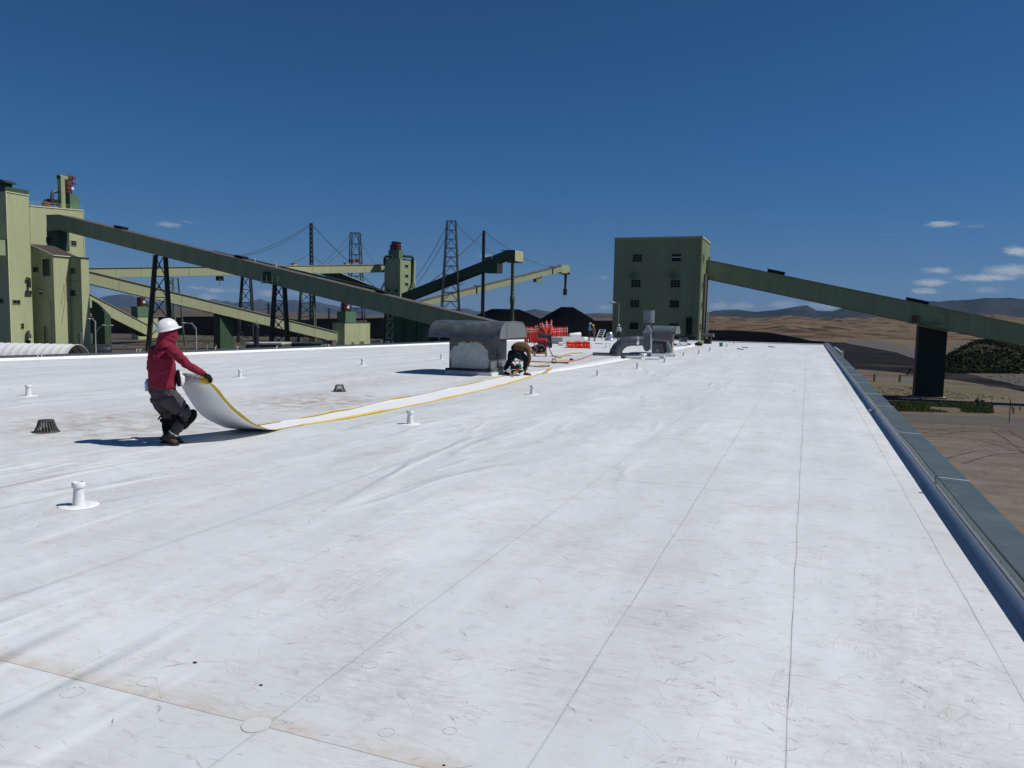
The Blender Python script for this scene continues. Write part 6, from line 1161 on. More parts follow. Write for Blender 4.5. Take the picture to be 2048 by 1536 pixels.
# strip tip curl at its far end, near the machine
mb = MB(); mb.grid([[V(-7.47+.0*k, 22.0, .01), V(-7.40, 22.3, .02)], [V(-7.38, 22.1, .07), V(-7.30, 22.4, .09)], [V(-7.33, 22.2, .15), V(-7.26, 22.5, .17)]]); mb.build('tape_curl', YEL, strip, fix=False)
# second strip already welded, running on to the blower
strip2 = thing('welded_strip', V(-7.7, 38, 0), 'bright new white strip already welded, running from the bent worker past the blower', 'roofing strip')
mb = MB(); pts2 = [(21.9, -8.28, -7.5), (24, -8.2, -7.28), (27, -8.1, -7.12), (31, -8.1, -7.02), (35, -8.1, -6.98), (42, -8.05, -6.95), (50, -8.0, -6.92), (57, -8.0, -6.9)]; rws = []
for k in range(120): y = 21.9+35*k/119; l_, n_ = np.interp(y, [p[0] for p in pts2], [p[1] for p in pts2]), np.interp(y, [p[0] for p in pts2], [p[2] for p in pts2]); rws.append([V(l_, y, .002), V(l_+.004, y, .007), V((l_+n_)/2, y, .008), V(n_-.004, y, .007+.006*max(0, mnoise.noise(Vector((y, 0, 0))))), V(n_, y, .002)])
mb.grid(rws); mb.build('sheet', MATS['new_membrane'], strip2, smooth='all', fix=False)
mb = MB()
for k in range(119): a, b = rws[k][4], rws[k+1][4]; mb.add([a+V(0, 0, .001), b+V(0, 0, .001), b+V(.016, 0, .001), a+V(.016, 0, .001)], [(0, 1, 2, 3)])
mb.build('weld_edge', MATS['weld_dirt'], strip2, fix=False)
# ---- big metal hood on its duct
HX, HY = -8.50, 20.45; HW = 1.30; kz = .10                # near right corner, side
hood = thing('intake_hood', (HX-HW/2, HY+HW/2, 0), 'big weathered metal hood with rounded cap on a square duct left of the bent worker', 'roof hood')
def ductmat():
    m = bpy.data.materials.new('patchy_duct_metal'); m.use_nodes = True; t = m.node_tree; b = t.nodes['Principled BSDF']; b.inputs['Roughness'].default_value = .5; b.inputs['Metallic'].default_value = .15
    tcn = N(t, 'ShaderNodeTexCoord'); s_ = N(t, 'ShaderNodeSeparateXYZ'); L(t, tcn.outputs['Object'], s_.inputs[0])
    n1 = N(t, 'ShaderNodeTexNoise', i={'Scale': 5.0, 'Detail': 7.0, 'Roughness': .6}); L(t, tcn.outputs['Object'], n1.inputs['Vector'])
    n2 = N(t, 'ShaderNodeTexNoise', i={'Scale': 28.0, 'Detail': 6.0, 'Roughness': .65}); L(t, tcn.outputs['Object'], n2.inputs['Vector'])
    def mth(op, a, c=0.0):
        n = N(t, 'ShaderNodeMath', operation=op)
        for k, q in enumerate((a, c)):
            if isinstance(q, (int, float)): n.inputs[k].default_value = q
            else: L(t, q, n.inputs[k])
        return n.outputs[0]
    x = mth('DIVIDE', mth('ADD', s_.outputs[0], .02), .60); z = mth('DIVIDE', mth('SUBTRACT', s_.outputs[2], .34), .60)
    p = lambda a: mth('POWER', mth('ABSOLUTE', a), 3.2)
    r = mth('ADD', mth('ADD', p(x), p(z)), mth('MULTIPLY', mth('SUBTRACT', n1.outputs[0], .5), 2.6)); r = mth('ADD', r, mth('MULTIPLY', mth('SUBTRACT', n2.outputs[0], .5), 1.1))
    f = N(t, 'ShaderNodeMapRange', i={1: .98, 2: 1.03, 3: 1, 4: 0}); L(t, r, f.inputs[0])
    front = mth('MULTIPLY', f.outputs[0], mth('LESS_THAN', s_.outputs[1], -.6))
    a = N(t, 'ShaderNodeMixRGB', i={1: (.25, .28, .28, 1), 2: (.62, .66, .65, 1)}); L(t, n1.outputs[0], a.inputs[0])
    g2 = N(t, 'ShaderNodeMapRange', i={1: .45, 2: .7}); L(t, n2.outputs[0], g2.inputs[0]); a2 = N(t, 'ShaderNodeMixRGB', i={2: (.11, .12, .12, 1)}); L(t, mth('MULTIPLY', g2.outputs[0], .6), a2.inputs[0]); L(t, a.outputs[0], a2.inputs[1])
    d = N(t, 'ShaderNodeMixRGB', i={1: (.055, .058, .062, 1), 2: (.09, .093, .097, 1)}); L(t, n1.outputs[0], d.inputs[0])
    fin = N(t, 'ShaderNodeMixRGB'); L(t, front, fin.inputs[0]); L(t, d.outputs[0], fin.inputs[1]); L(t, a2.outputs[0], fin.inputs[2]); L(t, fin.outputs[0], b.inputs['Base Color'])
    return m
DUCT = ductmat(); TAR = mat('bitumen', (.012, .012, .013), .6, .3, 15)
mb = MB(); mb.box(V(HX-HW/2, HY+HW/2, .62), (HW, HW, 1.0)); mb.build('duct', DUCT, hood)
mb = MB(); mb.box(V(HX-HW/2, HY+HW/2, .04), (HW+.20, HW+.20, .08)); mb.box(V(HX-HW/2, HY+HW/2, .095), (HW+.10, HW+.10, .035)); mb.build('kerb_flashing', MEMP, hood)
mb = MB(); mb.box(V(HX-HW/2-.02, HY-.055, .145), (HW+.12, .07, .065)); mb.build('bitumen_edge', TAR, hood); mb = MB(); mb.box(V(HX+.045, HY+HW/2, .16), (.06, HW+.10, .085)); mb.build('side_flashing', GALVD, hood)
# tar drips and a sheet patch on the side
mb = MB(); 
for y, z, w, h in ((.42, .62, .03, .20), (.52, .56, .12, .05), (.40, .48, .14, .03), (.62, .50, .02, .12), (.47, .35, .02, .18), (.38, .74, .03, .03), (.50, .75, .03, .02), (.68, .60, .03, .04)):
    n = 9; pts_ = [V(HX+.003, HY+HW*.40+(y-.42)*1.0+w*math.cos(2*math.pi*k/n)*(1+.3*math.sin(k*5)), z+h*.5*math.sin(2*math.pi*k/n)*(1+.3*math.cos(k*3))) for k in range(n)]; mb.add(pts_+[q+V(.003, 0, 0) for q in pts_], [tuple(range(n, 2*n))]+[(k, (k+1) % n, n+(k+1) % n, n+k) for k in range(n)])
mb.add([V(HX+.004, HY+.52, .24), V(HX+.004, HY+.80, .205), V(HX+.004, HY+.62, .44)], [(0, 1, 2)]); mb.build('tar_smear', TAR, hood, fix=False)
mb = MB(); mb.box(V(HX+.008, HY+.92, .30), (.01, .62, .20)); mb.box(V(HX+.008, HY+.26, .30), (.01, .46, .20)); mb.build('side_patch', GALV, hood)
mb = MB(); mb.box(V(HX+.006, HY+HW*.78, 1.03), (.008, .28, .12)); mb.build('rust_patch', mat('rust', (.16, .085, .045), .8, .3, 12), hood)
a_, b_ = .46, .47; X0, X1 = HX-HW-b_, HX+b_; Y0, Y1 = HY-a_, HY+HW+a_; zb_, zt_h = 1.075, 1.555; cv = []
for k in range(9): t_ = math.pi/2*k/8; cv.append((Y0+.62*(1-math.cos(t_)), zb_+(zt_h-zb_)*math.sin(t_)))
for k in range(1, 5): cv.append((Y0+.62+(Y1-Y0-1.10)*k/4, zt_h+.015*math.sin(k)))
for k in range(1, 9): t_ = math.pi/2*k/8; cv.append((Y1-.48+.48*math.sin(t_), zb_+.02+(zt_h-zb_-.02)*(math.cos(t_)*.75+.25*(1-k/8))))
mb = MB(); mb.grid([[V(X0+(X1-X0)*i/8+.0, y, z+.004*math.sin(i*2+y*3)) for y, z in cv] for i in range(9)]); mb.grid([[V(X0+(X1-X0)*i/8, y, z) for y, z in ((cv[0][0], cv[0][1]), (cv[0][0]+.03, cv[0][1]), (cv[0][0]+.03, cv[0][1]+.1))] for i in range(9)])
cap = mb.build('cap', mat('hood_zinc', (.085, .10, .112), .42, .4, 2.6, metal=.3, dirt=((.24, .27, .28), .65, 2.2), bump=.006, bscale=3, stretch=(1, 1, 2)), hood, smooth=True)
for xx in (X0, X1):
    mb = MB(); n = len(cv); mb.add([V(xx, y, z) for y, z in cv], [tuple(range(n))]); mb.build('end_panel', mat('end_zinc', (.15, .165, .165), .5, .14, 2, metal=.1, dirt=((.26, .27, .27), .4, 5.0), stretch=(1, 2.5, .5)), hood, fix=False)
mb = MB(); mb.tube([V(X1+.004, y, z) for y, z in cv], .012, 6); mb.tube([V(X1+.008, Y0+.55, zb_+.02), V(X1+.008, Y0+.55, zt_h-.01)], .008, 6); mb.build('end_seam', GALV, hood)
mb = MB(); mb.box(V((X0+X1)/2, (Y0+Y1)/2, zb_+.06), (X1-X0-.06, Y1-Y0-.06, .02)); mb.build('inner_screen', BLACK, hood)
# ---- bent worker with brown jacket
D = 22.6; wu = .98; JN = mat('dark_blue_jeans', (.013, .022, .038), .85, .25, 6, spec=.2, dirt=((.03, .045, .065), .5, 4)); BRJ = mat('brown_canvas_jacket', (.105, .062, .032), .85, .15, 5, spec=.2); HAIR = mat('black_hair', (.012, .010, .010), .6)
fd2 = nrmz(V(.93, .37, 0))
J2 = dict(face=nrmz(V(.45, .2, -.85)), showface=True, head=S(1067.5, 701, D+.1), neck=S(1060, 698, D), chest=S(1052, 695, D+.02), waist=S(1037, 695, D+.05), hip=S(1029.5, 700, D+.08),
          sL=S(1056.5, 697, D+.2), eL=S(1058, 716, D+.22), wL=S(1050, 731, D+.15), sR=S(1055.5, 699, D-.18), eR=S(1059, 717, D-.2), wR=S(1055, 733, D-.15),
          tL=S(1026, 705, D+.2), kL=S(1020, 722, D+.3), aL=S(1011, 737, D+.25), heelL=S(1009.5, 741, D+.25), fL=S(1020, 742, D+.1),
          tR=S(1031, 705, D-.03), kR=S(1052, 718, D-.10), aR=S(1050, 740, D-.05), heelR=S(1047.5, 747, D-.05), fR=S(1062, 747.5, D-.2), curl=1.6)
for k in ('heelL', 'fL', 'heelR', 'fR'): J2[k][2] = .012
for X in 'LR': J2['hd'+X] = nrmz(V(-.35, 0, -.9)); J2['pn'+X] = nrmz(V(-.9, 0, .3)); J2['th'+X] = V(0, 1 if X == 'R' else -1, 0)
J2['hat_up'] = nrmz(V(.75, .3, .55))
def extra2(t, J, F1, S1):
    h = MB(); hu = J['hat_up']; h.ball(J['head']+hu*.03-F1*.02, (.088, .10, .105), 14, (nrmz(np.cross(F1, hu)), F1, hu)); h.ball(J['head']-F1*.05-hu*.02, (.075, .07, .09), 12); blobmesh('hair', HAIR, t, h, .014, 2, .004, 30)
figure('person in brown jacket and dark jeans bent over beside the metal hood', J2, dict(jacket=BRJ, trousers=JN, boot=mat('tan_boot', (.11, .065, .035), .7, .2, 10)), wu, .016, wr=.009, extra=extra2, head_up=nrmz(V(.75, .3, .55)), fat=1.25, bagx=.03)
# ---- seam welding machine under him
M0 = S(1031, 747, 22.2); M0[2] = 0; t = thing('seam_welder', M0, 'hot air seam welding machine with green motor standing under the bent worker', 'welding machine'); k = 22.2/FPX
q = lambda x, y, d=22.2: S(x, y, d)
mb = MB(); mb.box(q(1031, 742), (.42, .26, .05), (LH, FH, ZD)); mb.box(q(1030, 735), (.26, .20, .10), (LH, FH, ZD)); mb.build('chassis', BLACK, t)
mb = MB(); mb.tube([q(1037, 729.5), q(1037, 738.5)], [.085, .095], 16); mb.tube([q(1037, 728), q(1037, 729.5)], [.05, .085], 16); mb.build('motor_housing', mat('machine_green', (.02, .10, .055), .4, .1, 8), t, smooth=True)
mb = MB(); mb.tube([q(1018.5, 743), q(1022, 737), q(1023, 733)], [.05, .045, .03], 10); mb.lathe(q(1018, 741, 22.0), [(0, -.02), (.065, -.02), (.065, .02), (0, .02)], 16, FH); mb.build('heat_nozzle', BRIGHT, t, smooth=True)
for x, y in ((1024, 744.5), (1039, 744.5), (1032, 745)): mb = MB(); mb.lathe(q(x, y, 22.05), [(0, -.025), (.045, -.025), (.045, .025), (0, .025)], 14, FH); mb.build('wheel', BLACK if x != 1032 else BRIGHT, t, smooth=True)
mb = MB(); mb.tube([q(1026, 736), q(1026.5, 729), q(1022, 727.5)], [.035, .04, .03], 10); mb.box(q(1024, 730.5), (.11, .08, .06)); mb.build('control_box', BLACK, t)
mb = MB(); mb.tube([q(1037, 730), q(1040.5, 722), q(1041, 714)], .011, 8); mb.tube([q(1037.5, 714, 22.25), q(1044, 714, 22.2)], .013, 8); mb.build('guide_handle', STEEL, t)
mb = MB(); mb.tube([q(1034, 732), q(1030, 724, 22.5), q(1026, 720.5, 23), q(1018, 719, 23.4)], .010, 6); mb.build('cable', BLACK, t)
mb = MB(); mb.box(q(1035, 739, 22.02), (.10, .01, .05), (LH, FH, ZD)); mb.build('red_label', mat('label_red', (.4, .03, .03), .5), t)
mb = MB(); c_ = q(1033, 747.5, 22.1); mb.grid([[q(1024, 750, 21.6)+V(0, 0, .01), q(1026, 748.5, 21.9)+V(0, 0, .01)], [q(1031, 749, 21.6)+V(0, 0, .02), q(1032, 746.5, 21.9)+V(0, 0, .03)], [q(1037, 746.5, 21.6)+V(0, 0, .05), q(1037, 743, 21.9)+V(0, 0, .06)], [q(1039.5, 743, 21.7)+V(0, 0, .05), q(1039, 740, 21.9)+V(0, 0, .06)]]); o = mb.build('peeled_tape', YEL, org=V(*c_[:2], 0), fix=False, smooth='all'); tag(o, 'curl of peeled yellow release tape in front of the welding machine', 'release tape')
# ---- red generator cart
GR = mat('generator_red', (.33, .012, .03), .4, .1, 6); D = 33.7; q = lambda x, y, d=D: S(x, y, d); c0 = q(1082, 711.5); c0[2] = 0; t = thing('generator_cart', c0, 'red framed generator on wheels behind the bent worker', 'generator')
for x in (1068.5, 1092.5):
    for dd in (0, .55): mb = MB(); mb.tube([q(x, 709, D+dd)*V(1, 1, 0)+ZD*.07, q(x, 683, D+dd), q(x+2, 680.5, D+dd)], .019, 8); mb.build('frame_post', GR, t)
mb = MB()
for y in (706.5, 691, 682):
    for dd in (0, .55): mb.tube([q(1068.5, y, D+dd), q(1092.5, y, D+dd)], .019 if y != 706.5 else .03, 8)
    for x in (1068.5, 1092.5): mb.tube([q(x, y, D), q(x, y, D+.55)], .019, 8)
mb.build('frame_rail', GR, t)
mb = MB(); mb.tube([q(1072, 684.5, D+.28), q(1073.5, 681, D+.28), q(1092, 681, D+.28), q(1093.5, 684.5, D+.28)], [(.10, .25), (.11, .28), (.11, .28), (.10, .25)], 14, side=ZD); blobmesh('fuel_tank', GR, t, mb, .02, 2)
mb = MB(); mb.tube([q(1072, 698, D+.28), q(1091, 698, D+.28)], [(.17, .2), (.16, .2)], 14); mb.box(q(1078, 699, D+.05), (.28, .12, .26)); mb.ball(q(1087, 697, D+.06), .12, 12); mb.build('engine', BLACK, t, smooth=True)
mb = MB(); mb.box(q(1079, 690.5, D), (.34, .06, .06)); mb.ball(q(1075, 699, D-.05), .035, 8); mb.ball(q(1083, 700, D-.05), .04, 8); mb.build('control_panel', GALV, t)
mb = MB(); mb.box(q(1080, 705, D), (.5, .05, .05)); mb.build('base_tray', mat('battery_yellow', (.4, .3, .05), .6), t)
for x, dd in ((1069.5, 0), (1092, 0), (1069.5, .55), (1092, .55)): c_ = q(x, 709, D+dd); c_[2] = .085; mb = MB(); mb.lathe(c_, [(0, -.03), (.085, -.03), (.085, .03), (0, .03)], 16, LH); mb.build('wheel', BLACK, t)
# dark rolled tarp on a stand behind it
D2 = 37; mb = MB(); mb.tube([S(1078, 672.5, D2), S(1084, 672, D2), S(1101, 672.5, D2)], [.11, .125, .12], 14); o = mb.build('rolled_tarp', mat('dark_tarp', (.03, .034, .036), .7, .2, 4), org=S(1090, 672, D2), smooth=True); 
tag(o, 'dark grey rolled tarp lying on the cone bin above the red generator', 'tarp')
mb = MB(); c_ = S(1101.5, 689, D2); mb.lathe(c_, [(0, -.06), (.16, -.06), (.165, 0), (.16, .06), (0, .06)], 20, LH); o = mb.build('spare_wheel', BLACK, org=c_, smooth=True); tag(o, 'black wheel standing upright right of the red generator frame', 'wheel')
# ---- delineator posts
ORN = mat('safety_orange', (.72, .055, .016), .5, .08, 4); BND = mat('reflective_white', (.70, .70, .70), .4)
def delineator():
    t = thing('delineator_post', (0, 0, 0), '', 'traffic post'); H = 1.05; mb = MB()
    mb.lathe(V(0, 0, 0), [(.055, 0), (.058, .02), (.052, .04), (.046, .9*H), (.03, .935*H), (.0, .94*H)], 14); mb.build('post', ORN, t, smooth=True)
    for z in (.70, .84): mb = MB(); mb.lathe(V(0, 0, z*H), [(.0478, -.026), (.0495, -.025), (.0488, .025), (.0475, .026)], 14); mb.build('band', BND, t, smooth=True)
    mb = MB(); mb.tube([V(0, 0, .93*H), V(0, 0, .965*H)], .02, 8); mb.tube([V(-.03, 0, .97*H), V(.03, 0, .97*H)], .017, 8); mb.build('handle', ORN, t, smooth=True)
    return t
dl = delineator(); spots = []
for i, x in enumerate((1050, 1054.5, 1058.5, 1063, 1067, 1071, 1075)): spots.append((x, 685.5+.15*i, 47, 'left group'))
for i, x in enumerate((1106, 1110, 1114.5, 1117, 1121, 1124.5, 1129, 1133.5)): spots.append((x, 686-.25*i, 48, 'right group'))
for i, x in enumerate((1052.5, 1060.5, 1065, 1069.5)): spots.append((x, 684, 50, 'left group back row'))
for i, x in enumerate((1104, 1108, 1112.5, 1119)): spots.append((x, 684, 50.5, 'right group back row'))
rnd = random.Random(11); first = True; labs = {}
for x, y, D, gname in spots:
    c_ = onz(x, y+.0, 0); d_ = c_@FH; lab = {'left group': 'orange post with two white bands in the upright row left of the generator', 'right group': 'orange post with two white bands in the upright row right of the generator',
        'left group back row': 'orange banded post in the back row left of the generator', 'right group back row': 'orange banded post in the back row right of the generator'}[gname]
    sc = 1.02*31.5*d_/FPX/1.05*(1 if 'back' not in gname else .95)
    if first: dl.location = tuple(c_); dl.scale = (sc,)*3; dl['label'] = lab; dl['group'] = 'upright orange traffic posts'; first = False
    else: dup(dl, c_, rnd.uniform(0, 3), sc, lab, 'upright orange traffic posts', tilt=(rnd.uniform(-.025, .025), rnd.uniform(-.025, .025)))
# bin of leaning posts
DB = 44; c0 = S(1089, 684, DB); c0[2] = 0; t = thing('cone_bin', c0, 'dark low bin behind the generator, filled with leaning orange posts', 'bin'); kb = DB/FPX
mb = MB(); zt_b = S(1089, 667.5, DB)[2]; mb.box(c0+ZD*(zt_b*.5+.0), (26*kb, .8, zt_b-.1), (LH, FH, ZD)); mb.build('tub', mat('bin_dark', (.02, .022, .024), .7, .2, 5), t)
mb = MB(); mb.box(c0+ZD*(zt_b-.03), (27*kb, .86, .05), (LH, FH, ZD)); mb.build('rim', STEEL, t)
lean = [(1093, 640, 1090, 668, 'tall upright one left of the tallest'), (1103, 638.5, 1100, 669, 'tallest upright at the right of the bin'), (1097.5, 646, 1096, 668, 'upright between the two tall ones'), (1084, 644, 1089, 668, 'slightly left leaning'), (1080, 645, 1086, 670, 'left leaning second'),
        (1074, 649, 1084, 671, 'left leaning third'), (1070, 650, 1082, 672, 'far left leaning'), (1066, 655, 1080, 671, 'lowest left leaning'), (1095, 644, 1092, 670, 'behind the tall left one'), (1105, 650, 1101, 670, 'right leaning'), (1087, 648, 1090, 670, 'short middle'), (1100, 649, 1098, 670, 'short right')]
for i, (x1, y1, x0, y0, lab) in enumerate(lean):
    dd = DB-.3+.06*i; a_, b2_ = S(x0, y0+6, dd), S(x1, y1, dd); d_ = b2_-a_; l_ = np.linalg.norm(d_); e_ = Vector(d_).to_track_quat('Z', 'Y').to_euler()
    r = dup(dl, a_, 0, l_/1.03, 'orange post standing in the bin, '+lab, 'orange posts leaning in the bin'); r.rotation_euler = e_
# ---- white wrapped block with a roll on it, orange mats
D = 46.5; q = lambda x, y, d=D: S(x, y, d)
a_, b2_ = onz(1126, 688, 0), onz(1171, 686, 0); h_ = 14*D/FPX; mb = MB(); dirn = nrmz(b2_-a_); n_ = nrmz(np.cross(ZD, dirn)); c_ = (a_+b2_)/2+n_*.9*(1 if n_[1] > 0 else -1)
rows_ = []; mb.box(c_+ZD*h_*.5, (np.linalg.norm(b2_-a_), 1.7, h_), (dirn, n_, ZD)); t = thing('wrapped_pallet', V(*c_[:2], 0), 'pale grey wrapped pallet block behind the orange mats', 'pallet'); blobmesh('wrapped_stack', mat('shrink_wrap', (.36, .38, .385), .4, .1, 2), t, mb, .05, 4, .02, 3)
DR = 48.5; mb = MB(); mb.lathe(S(1139.5, 671, DR), [(0, .0), (.055, 0), (.055, .0), (.10, 0), (.135, 0), (.14, .02), (.14, .72), (.13, .74), (0, .74)], 20, nrmz(S(1158, 669, DR+.2)-S(1139.5, 671, DR))); o = mb.build('membrane_roll', WHITE, org=S(1148, 670, DR), smooth=True); tag(o, 'white roll of sheet lying on the pale wrapped pallet', 'roll')
mb = MB(); mb.lathe(S(1140, 671, DR-.02), [(0, .01), (.085, .01), (.085, -.002), (0, -.002)], 16, nrmz(S(1158, 669, DR+.2)-S(1139.5, 671, DR))); o2 = mb.build('roll_core', BLACK, o)
D = 44; mb = MB(); rnd = random.Random(3)
for i in range(4):
    lab = ['bottom left orange mat of the stack', 'bottom right orange mat of the stack', 'top left orange mat of the stack', 'top right orange mat of the stack'][i]; xx = 1145 if i % 2 == 0 else 1167; yy = 691 if i < 2 else 685.5; c_ = S(xx, yy, D+.25*(i//2)); k = D/FPX; mb = MB(); rows_ = []
    for a in range(10):
        r_ = []
        for b in range(7):
            X_ = (a/9-.5)*24*k*(1+.05*rnd.random()); Y_ = (b/6-.5)*.5; Z_ = .09*mnoise.noise(Vector((a*.9, b*.9, i*4)))+.08*rnd.random(); r_.append(c_+LH*X_+FH*Y_+ZD*(Z_))
        rows_.append(r_)
    mb.grid(rows_); mb.grid([[p-ZD*.19 for p in r_] for r_ in rows_]); top, bt_ = rows_, [[p-ZD*.19 for p in r_] for r_ in rows_]
    for e in (0, -1): mb.grid([top[e], bt_[e]]); mb.grid([[r_[e] for r_ in top], [r_[e] for r_ in bt_]])
    o = mb.build('orange_mat', ORN, org=V(*c_[:2], c_[2]-.13)); tag(o, lab+' in front of the pale wrapped pallet', 'mat', 'stacked orange mats')
c_ = onz(1156, 696, 0); mb = MB(); mb.box(V(c_[0], c_[1]+.25, .04), (1.25, .5, .08), (LH, FH, ZD)); o = mb.build('white_board', MEMN, org=V(*c_[:2], 0)); tag(o, 'flat white board under the stacked orange mats', 'board')
c_ = onz(1122, 688, .1); mb = MB(); mb.tube([c_+V(-.15, 0, 0), c_+V(.12, .1, .02)], [.11, .12], 14); o = mb.build('scrap_roll', WHITE, org=c_, smooth=True); tag(o, 'short white scrap roll at the left end of the wrapped pallet', 'roll'); mb = MB(); mb.ball(c_+V(-.15, -.01, 0), (.03, .08, .08), 10); mb.build('roll_core', BLACK, o)
# ---- three standing people
def stand(px, py, ptop, faced, lean, cols, label, hatc, arms, u=1.0, D=None, spread=.13, showhat=True):
    c = onz(px, py, 0); D = c@FH; h = (py-ptop)*D/FPX; u = h/1.80; f = nrmz(V(*faced, 0)); s = nrmz(V(f[1], -f[0], 0)); P = lambda x, y, z: c+s*x*u+f*(y+lean*z*.5)*u+ZD*z*u
    J = dict(face=f, head=P(0, .06+lean*.1, 1.60), neck=P(0, .02, 1.46), chest=P(0, 0, 1.28), waist=P(0, 0, 1.05), hip=P(0, 0, .93), sL=P(-.19, 0, 1.40), sR=P(.19, 0, 1.40), curl=1.2,
             tL=P(-.09, 0, .88), tR=P(.09, 0, .88), kL=P(-spread*.9, .03, .48), kR=P(spread*.9, .02, .48), aL=P(-spread, -.02, .09), aR=P(spread, -.03, .09), heelL=P(-spread, -.08, .0), fL=P(-spread-.03, .17, .0), heelR=P(spread, -.09, .0), fR=P(spread+.03, .16, .0))
    for X in 'LR': J['heel'+X][2] = .012; J['f'+X][2] = .012
    for X, sg in (('L', -1), ('R', 1)):
        (ex, ey, ez), (wx, wy, wz) = arms[X]; J['e'+X] = P(sg*ex, ey, ez); J['w'+X] = P(sg*wx, wy, wz); J['hd'+X] = nrmz(J['w'+X]-J['e'+X]); J['pn'+X] = nrmz(-s*sg+ZD*.1); J['th'+X] = f
    return figure(label, J, cols, u, .02, wr=.008, hatcol=hatc)
down = ((.24, -.04, 1.12), (.26, .06, .88)); fwd = ((.23, .02, 1.12), (.12, .28, 1.12))
stand(1178, 681, 644.5, (.9, .3), 0, dict(jacket=mat('bright_blue_jacket', (.03, .20, .33), .6), trousers=mat('black_trousers', (.014, .015, .022), .8), boot=BOOT), 'person in bright blue jacket standing left of the one in yellow hard hat', mat('grey_blue_hat', (.30, .33, .36), .5), dict(L=fwd, R=fwd))
stand(1189, 682, 648, (-.8, -.2), .16, dict(jacket=mat('grey_brown_jacket', (.09, .08, .065), .8), trousers=mat('tan_trousers', (.10, .085, .055), .8), boot=BOOT), 'person in grey brown jacket and yellow hard hat leaning beside the blue jacket', mat('yellow_hard_hat', (.65, .42, .03), .4), dict(L=down, R=fwd), spread=.16)
stand(1237.5, 681, 648, (-.5, .85), .04, dict(jacket=mat('light_grey_shirt', (.30, .32, .34), .8), trousers=mat('navy_trousers', (.015, .02, .035), .8), boot=BOOT), 'person in light grey shirt and white hard hat standing below the lamp pole', HATW, dict(L=down, R=down))
# ---- ladder frame, louvred dome vent
D = 60; mb = MB(); a_, b2_ = S(1197.5, 679, D), S(1205, 659.5, D+.3); w_ = LH*.22; t = thing('short_ladder', V(*a_[:2], 0), 'pale short ladder leaning left of the silver dome vent', 'ladder')
for s in (-1, 1): mb = MB(); mb.bar(a_+w_*s, b2_+w_*s, .05); mb.build('rail', WHITE, t)
for k in range(1, 6): mb = MB(); p = a_+(b2_-a_)*k/5; mb.bar(p-w_, p+w_, .04); mb.build('rung', WHITE, t)
c_ = onz(1219, 681.5, 0); k = (c_@FH)/FPX; t = thing('dome_vent', c_, 'silver stacked ring dome vent left of the curved duct', 'roof vent'); mb = MB()
mb.lathe(c_, [(9.5*k, 0), (9.6*k, 2.2*k), (8.6*k, 3.5*k), (7.0*k, 4.5*k), (7.4*k, 5*k)], 28); mb.build('skirt', BRIGHT, t, smooth=True); mb = MB(); mb.lathe(c_, [(6.9*k, 4.6*k), (6.6*k, 9*k), (7.2*k, 9.4*k), (6.4*k, 12*k), (6.8*k, 12.3*k), (5.6*k, 15.6*k), (4.4*k, 17*k), (0, 17.4*k)], 28); mb.build('louvred_drum', BRIGHT, t, smooth=True)
mb = MB(); mb.box(V(c_[0], c_[1], .03), (18*k, 18*k, .06)); mb.build('kerb', MEMP, t)
# ---- blower unit with curved duct
D = 35.6; k = D/FPX; q = lambda x, y, d=D: S(x, y, d); c0 = q(1300, 712); c0[2] = 0
t = thing('blower_unit', c0, 'grey blower with tall stack and curved duct in the middle of the roof', 'ventilation unit')
mb = MB(); el_ = [q(1231, 709.5), q(1232, 703), q(1236, 695), q(1243, 688), q(1252, 683.5), q(1262, 682), q(1275, 682), q(1286, 682)]; rr_ = [13*k, 12.4*k, 11.4*k, 10.6*k, 10*k, 9.6*k, 9.3*k, 9.2*k]; mb.tube(el_, rr_, 24); mb.build('curved_duct', GALVD, t, smooth=True)
mb = MB()
for i, f in ((1, 1.02), (2, 1.02), (3, 1.02), (4, 1.02), (6, 1.03)): d_ = nrmz(el_[i+1]-el_[i]); mb.lathe(el_[i], [(rr_[i], -.012), (rr_[i]*1.035, -.01), (rr_[i]*1.035, .01), (rr_[i], .012)], 24, d_)
mb.build('duct_seam', GALV, t, smooth=True); mb = MB(); mb.lathe(q(1272, 682), [(9.4*k, 0), (9.9*k, .01), (9.9*k, 5*k), (9.4*k, 5.2*k)], 24, LH); mb.build('clamp_band', BRIGHT, t, smooth=True)
p1, p2 = onz(1186, 711, 0), onz(1290, 713, 0); mb = MB(); mb.box((p1+p2)/2+ZD*.08+FH*.45, (np.linalg.norm(p2-p1)*.93, 1.1, .05), (LH, FH, ZD)); mb.build('base_plate', mat('dark_plate', (.05, .06, .065), .5, .2, 3), t)
mb = MB(); mb.box((p1+p2)/2+ZD*.03+FH*.45-LH*.1, (np.linalg.norm(p2-p1)*.84, .95, .055), (LH, FH, ZD)); mb.build('plate_kerb', MEMP, t)
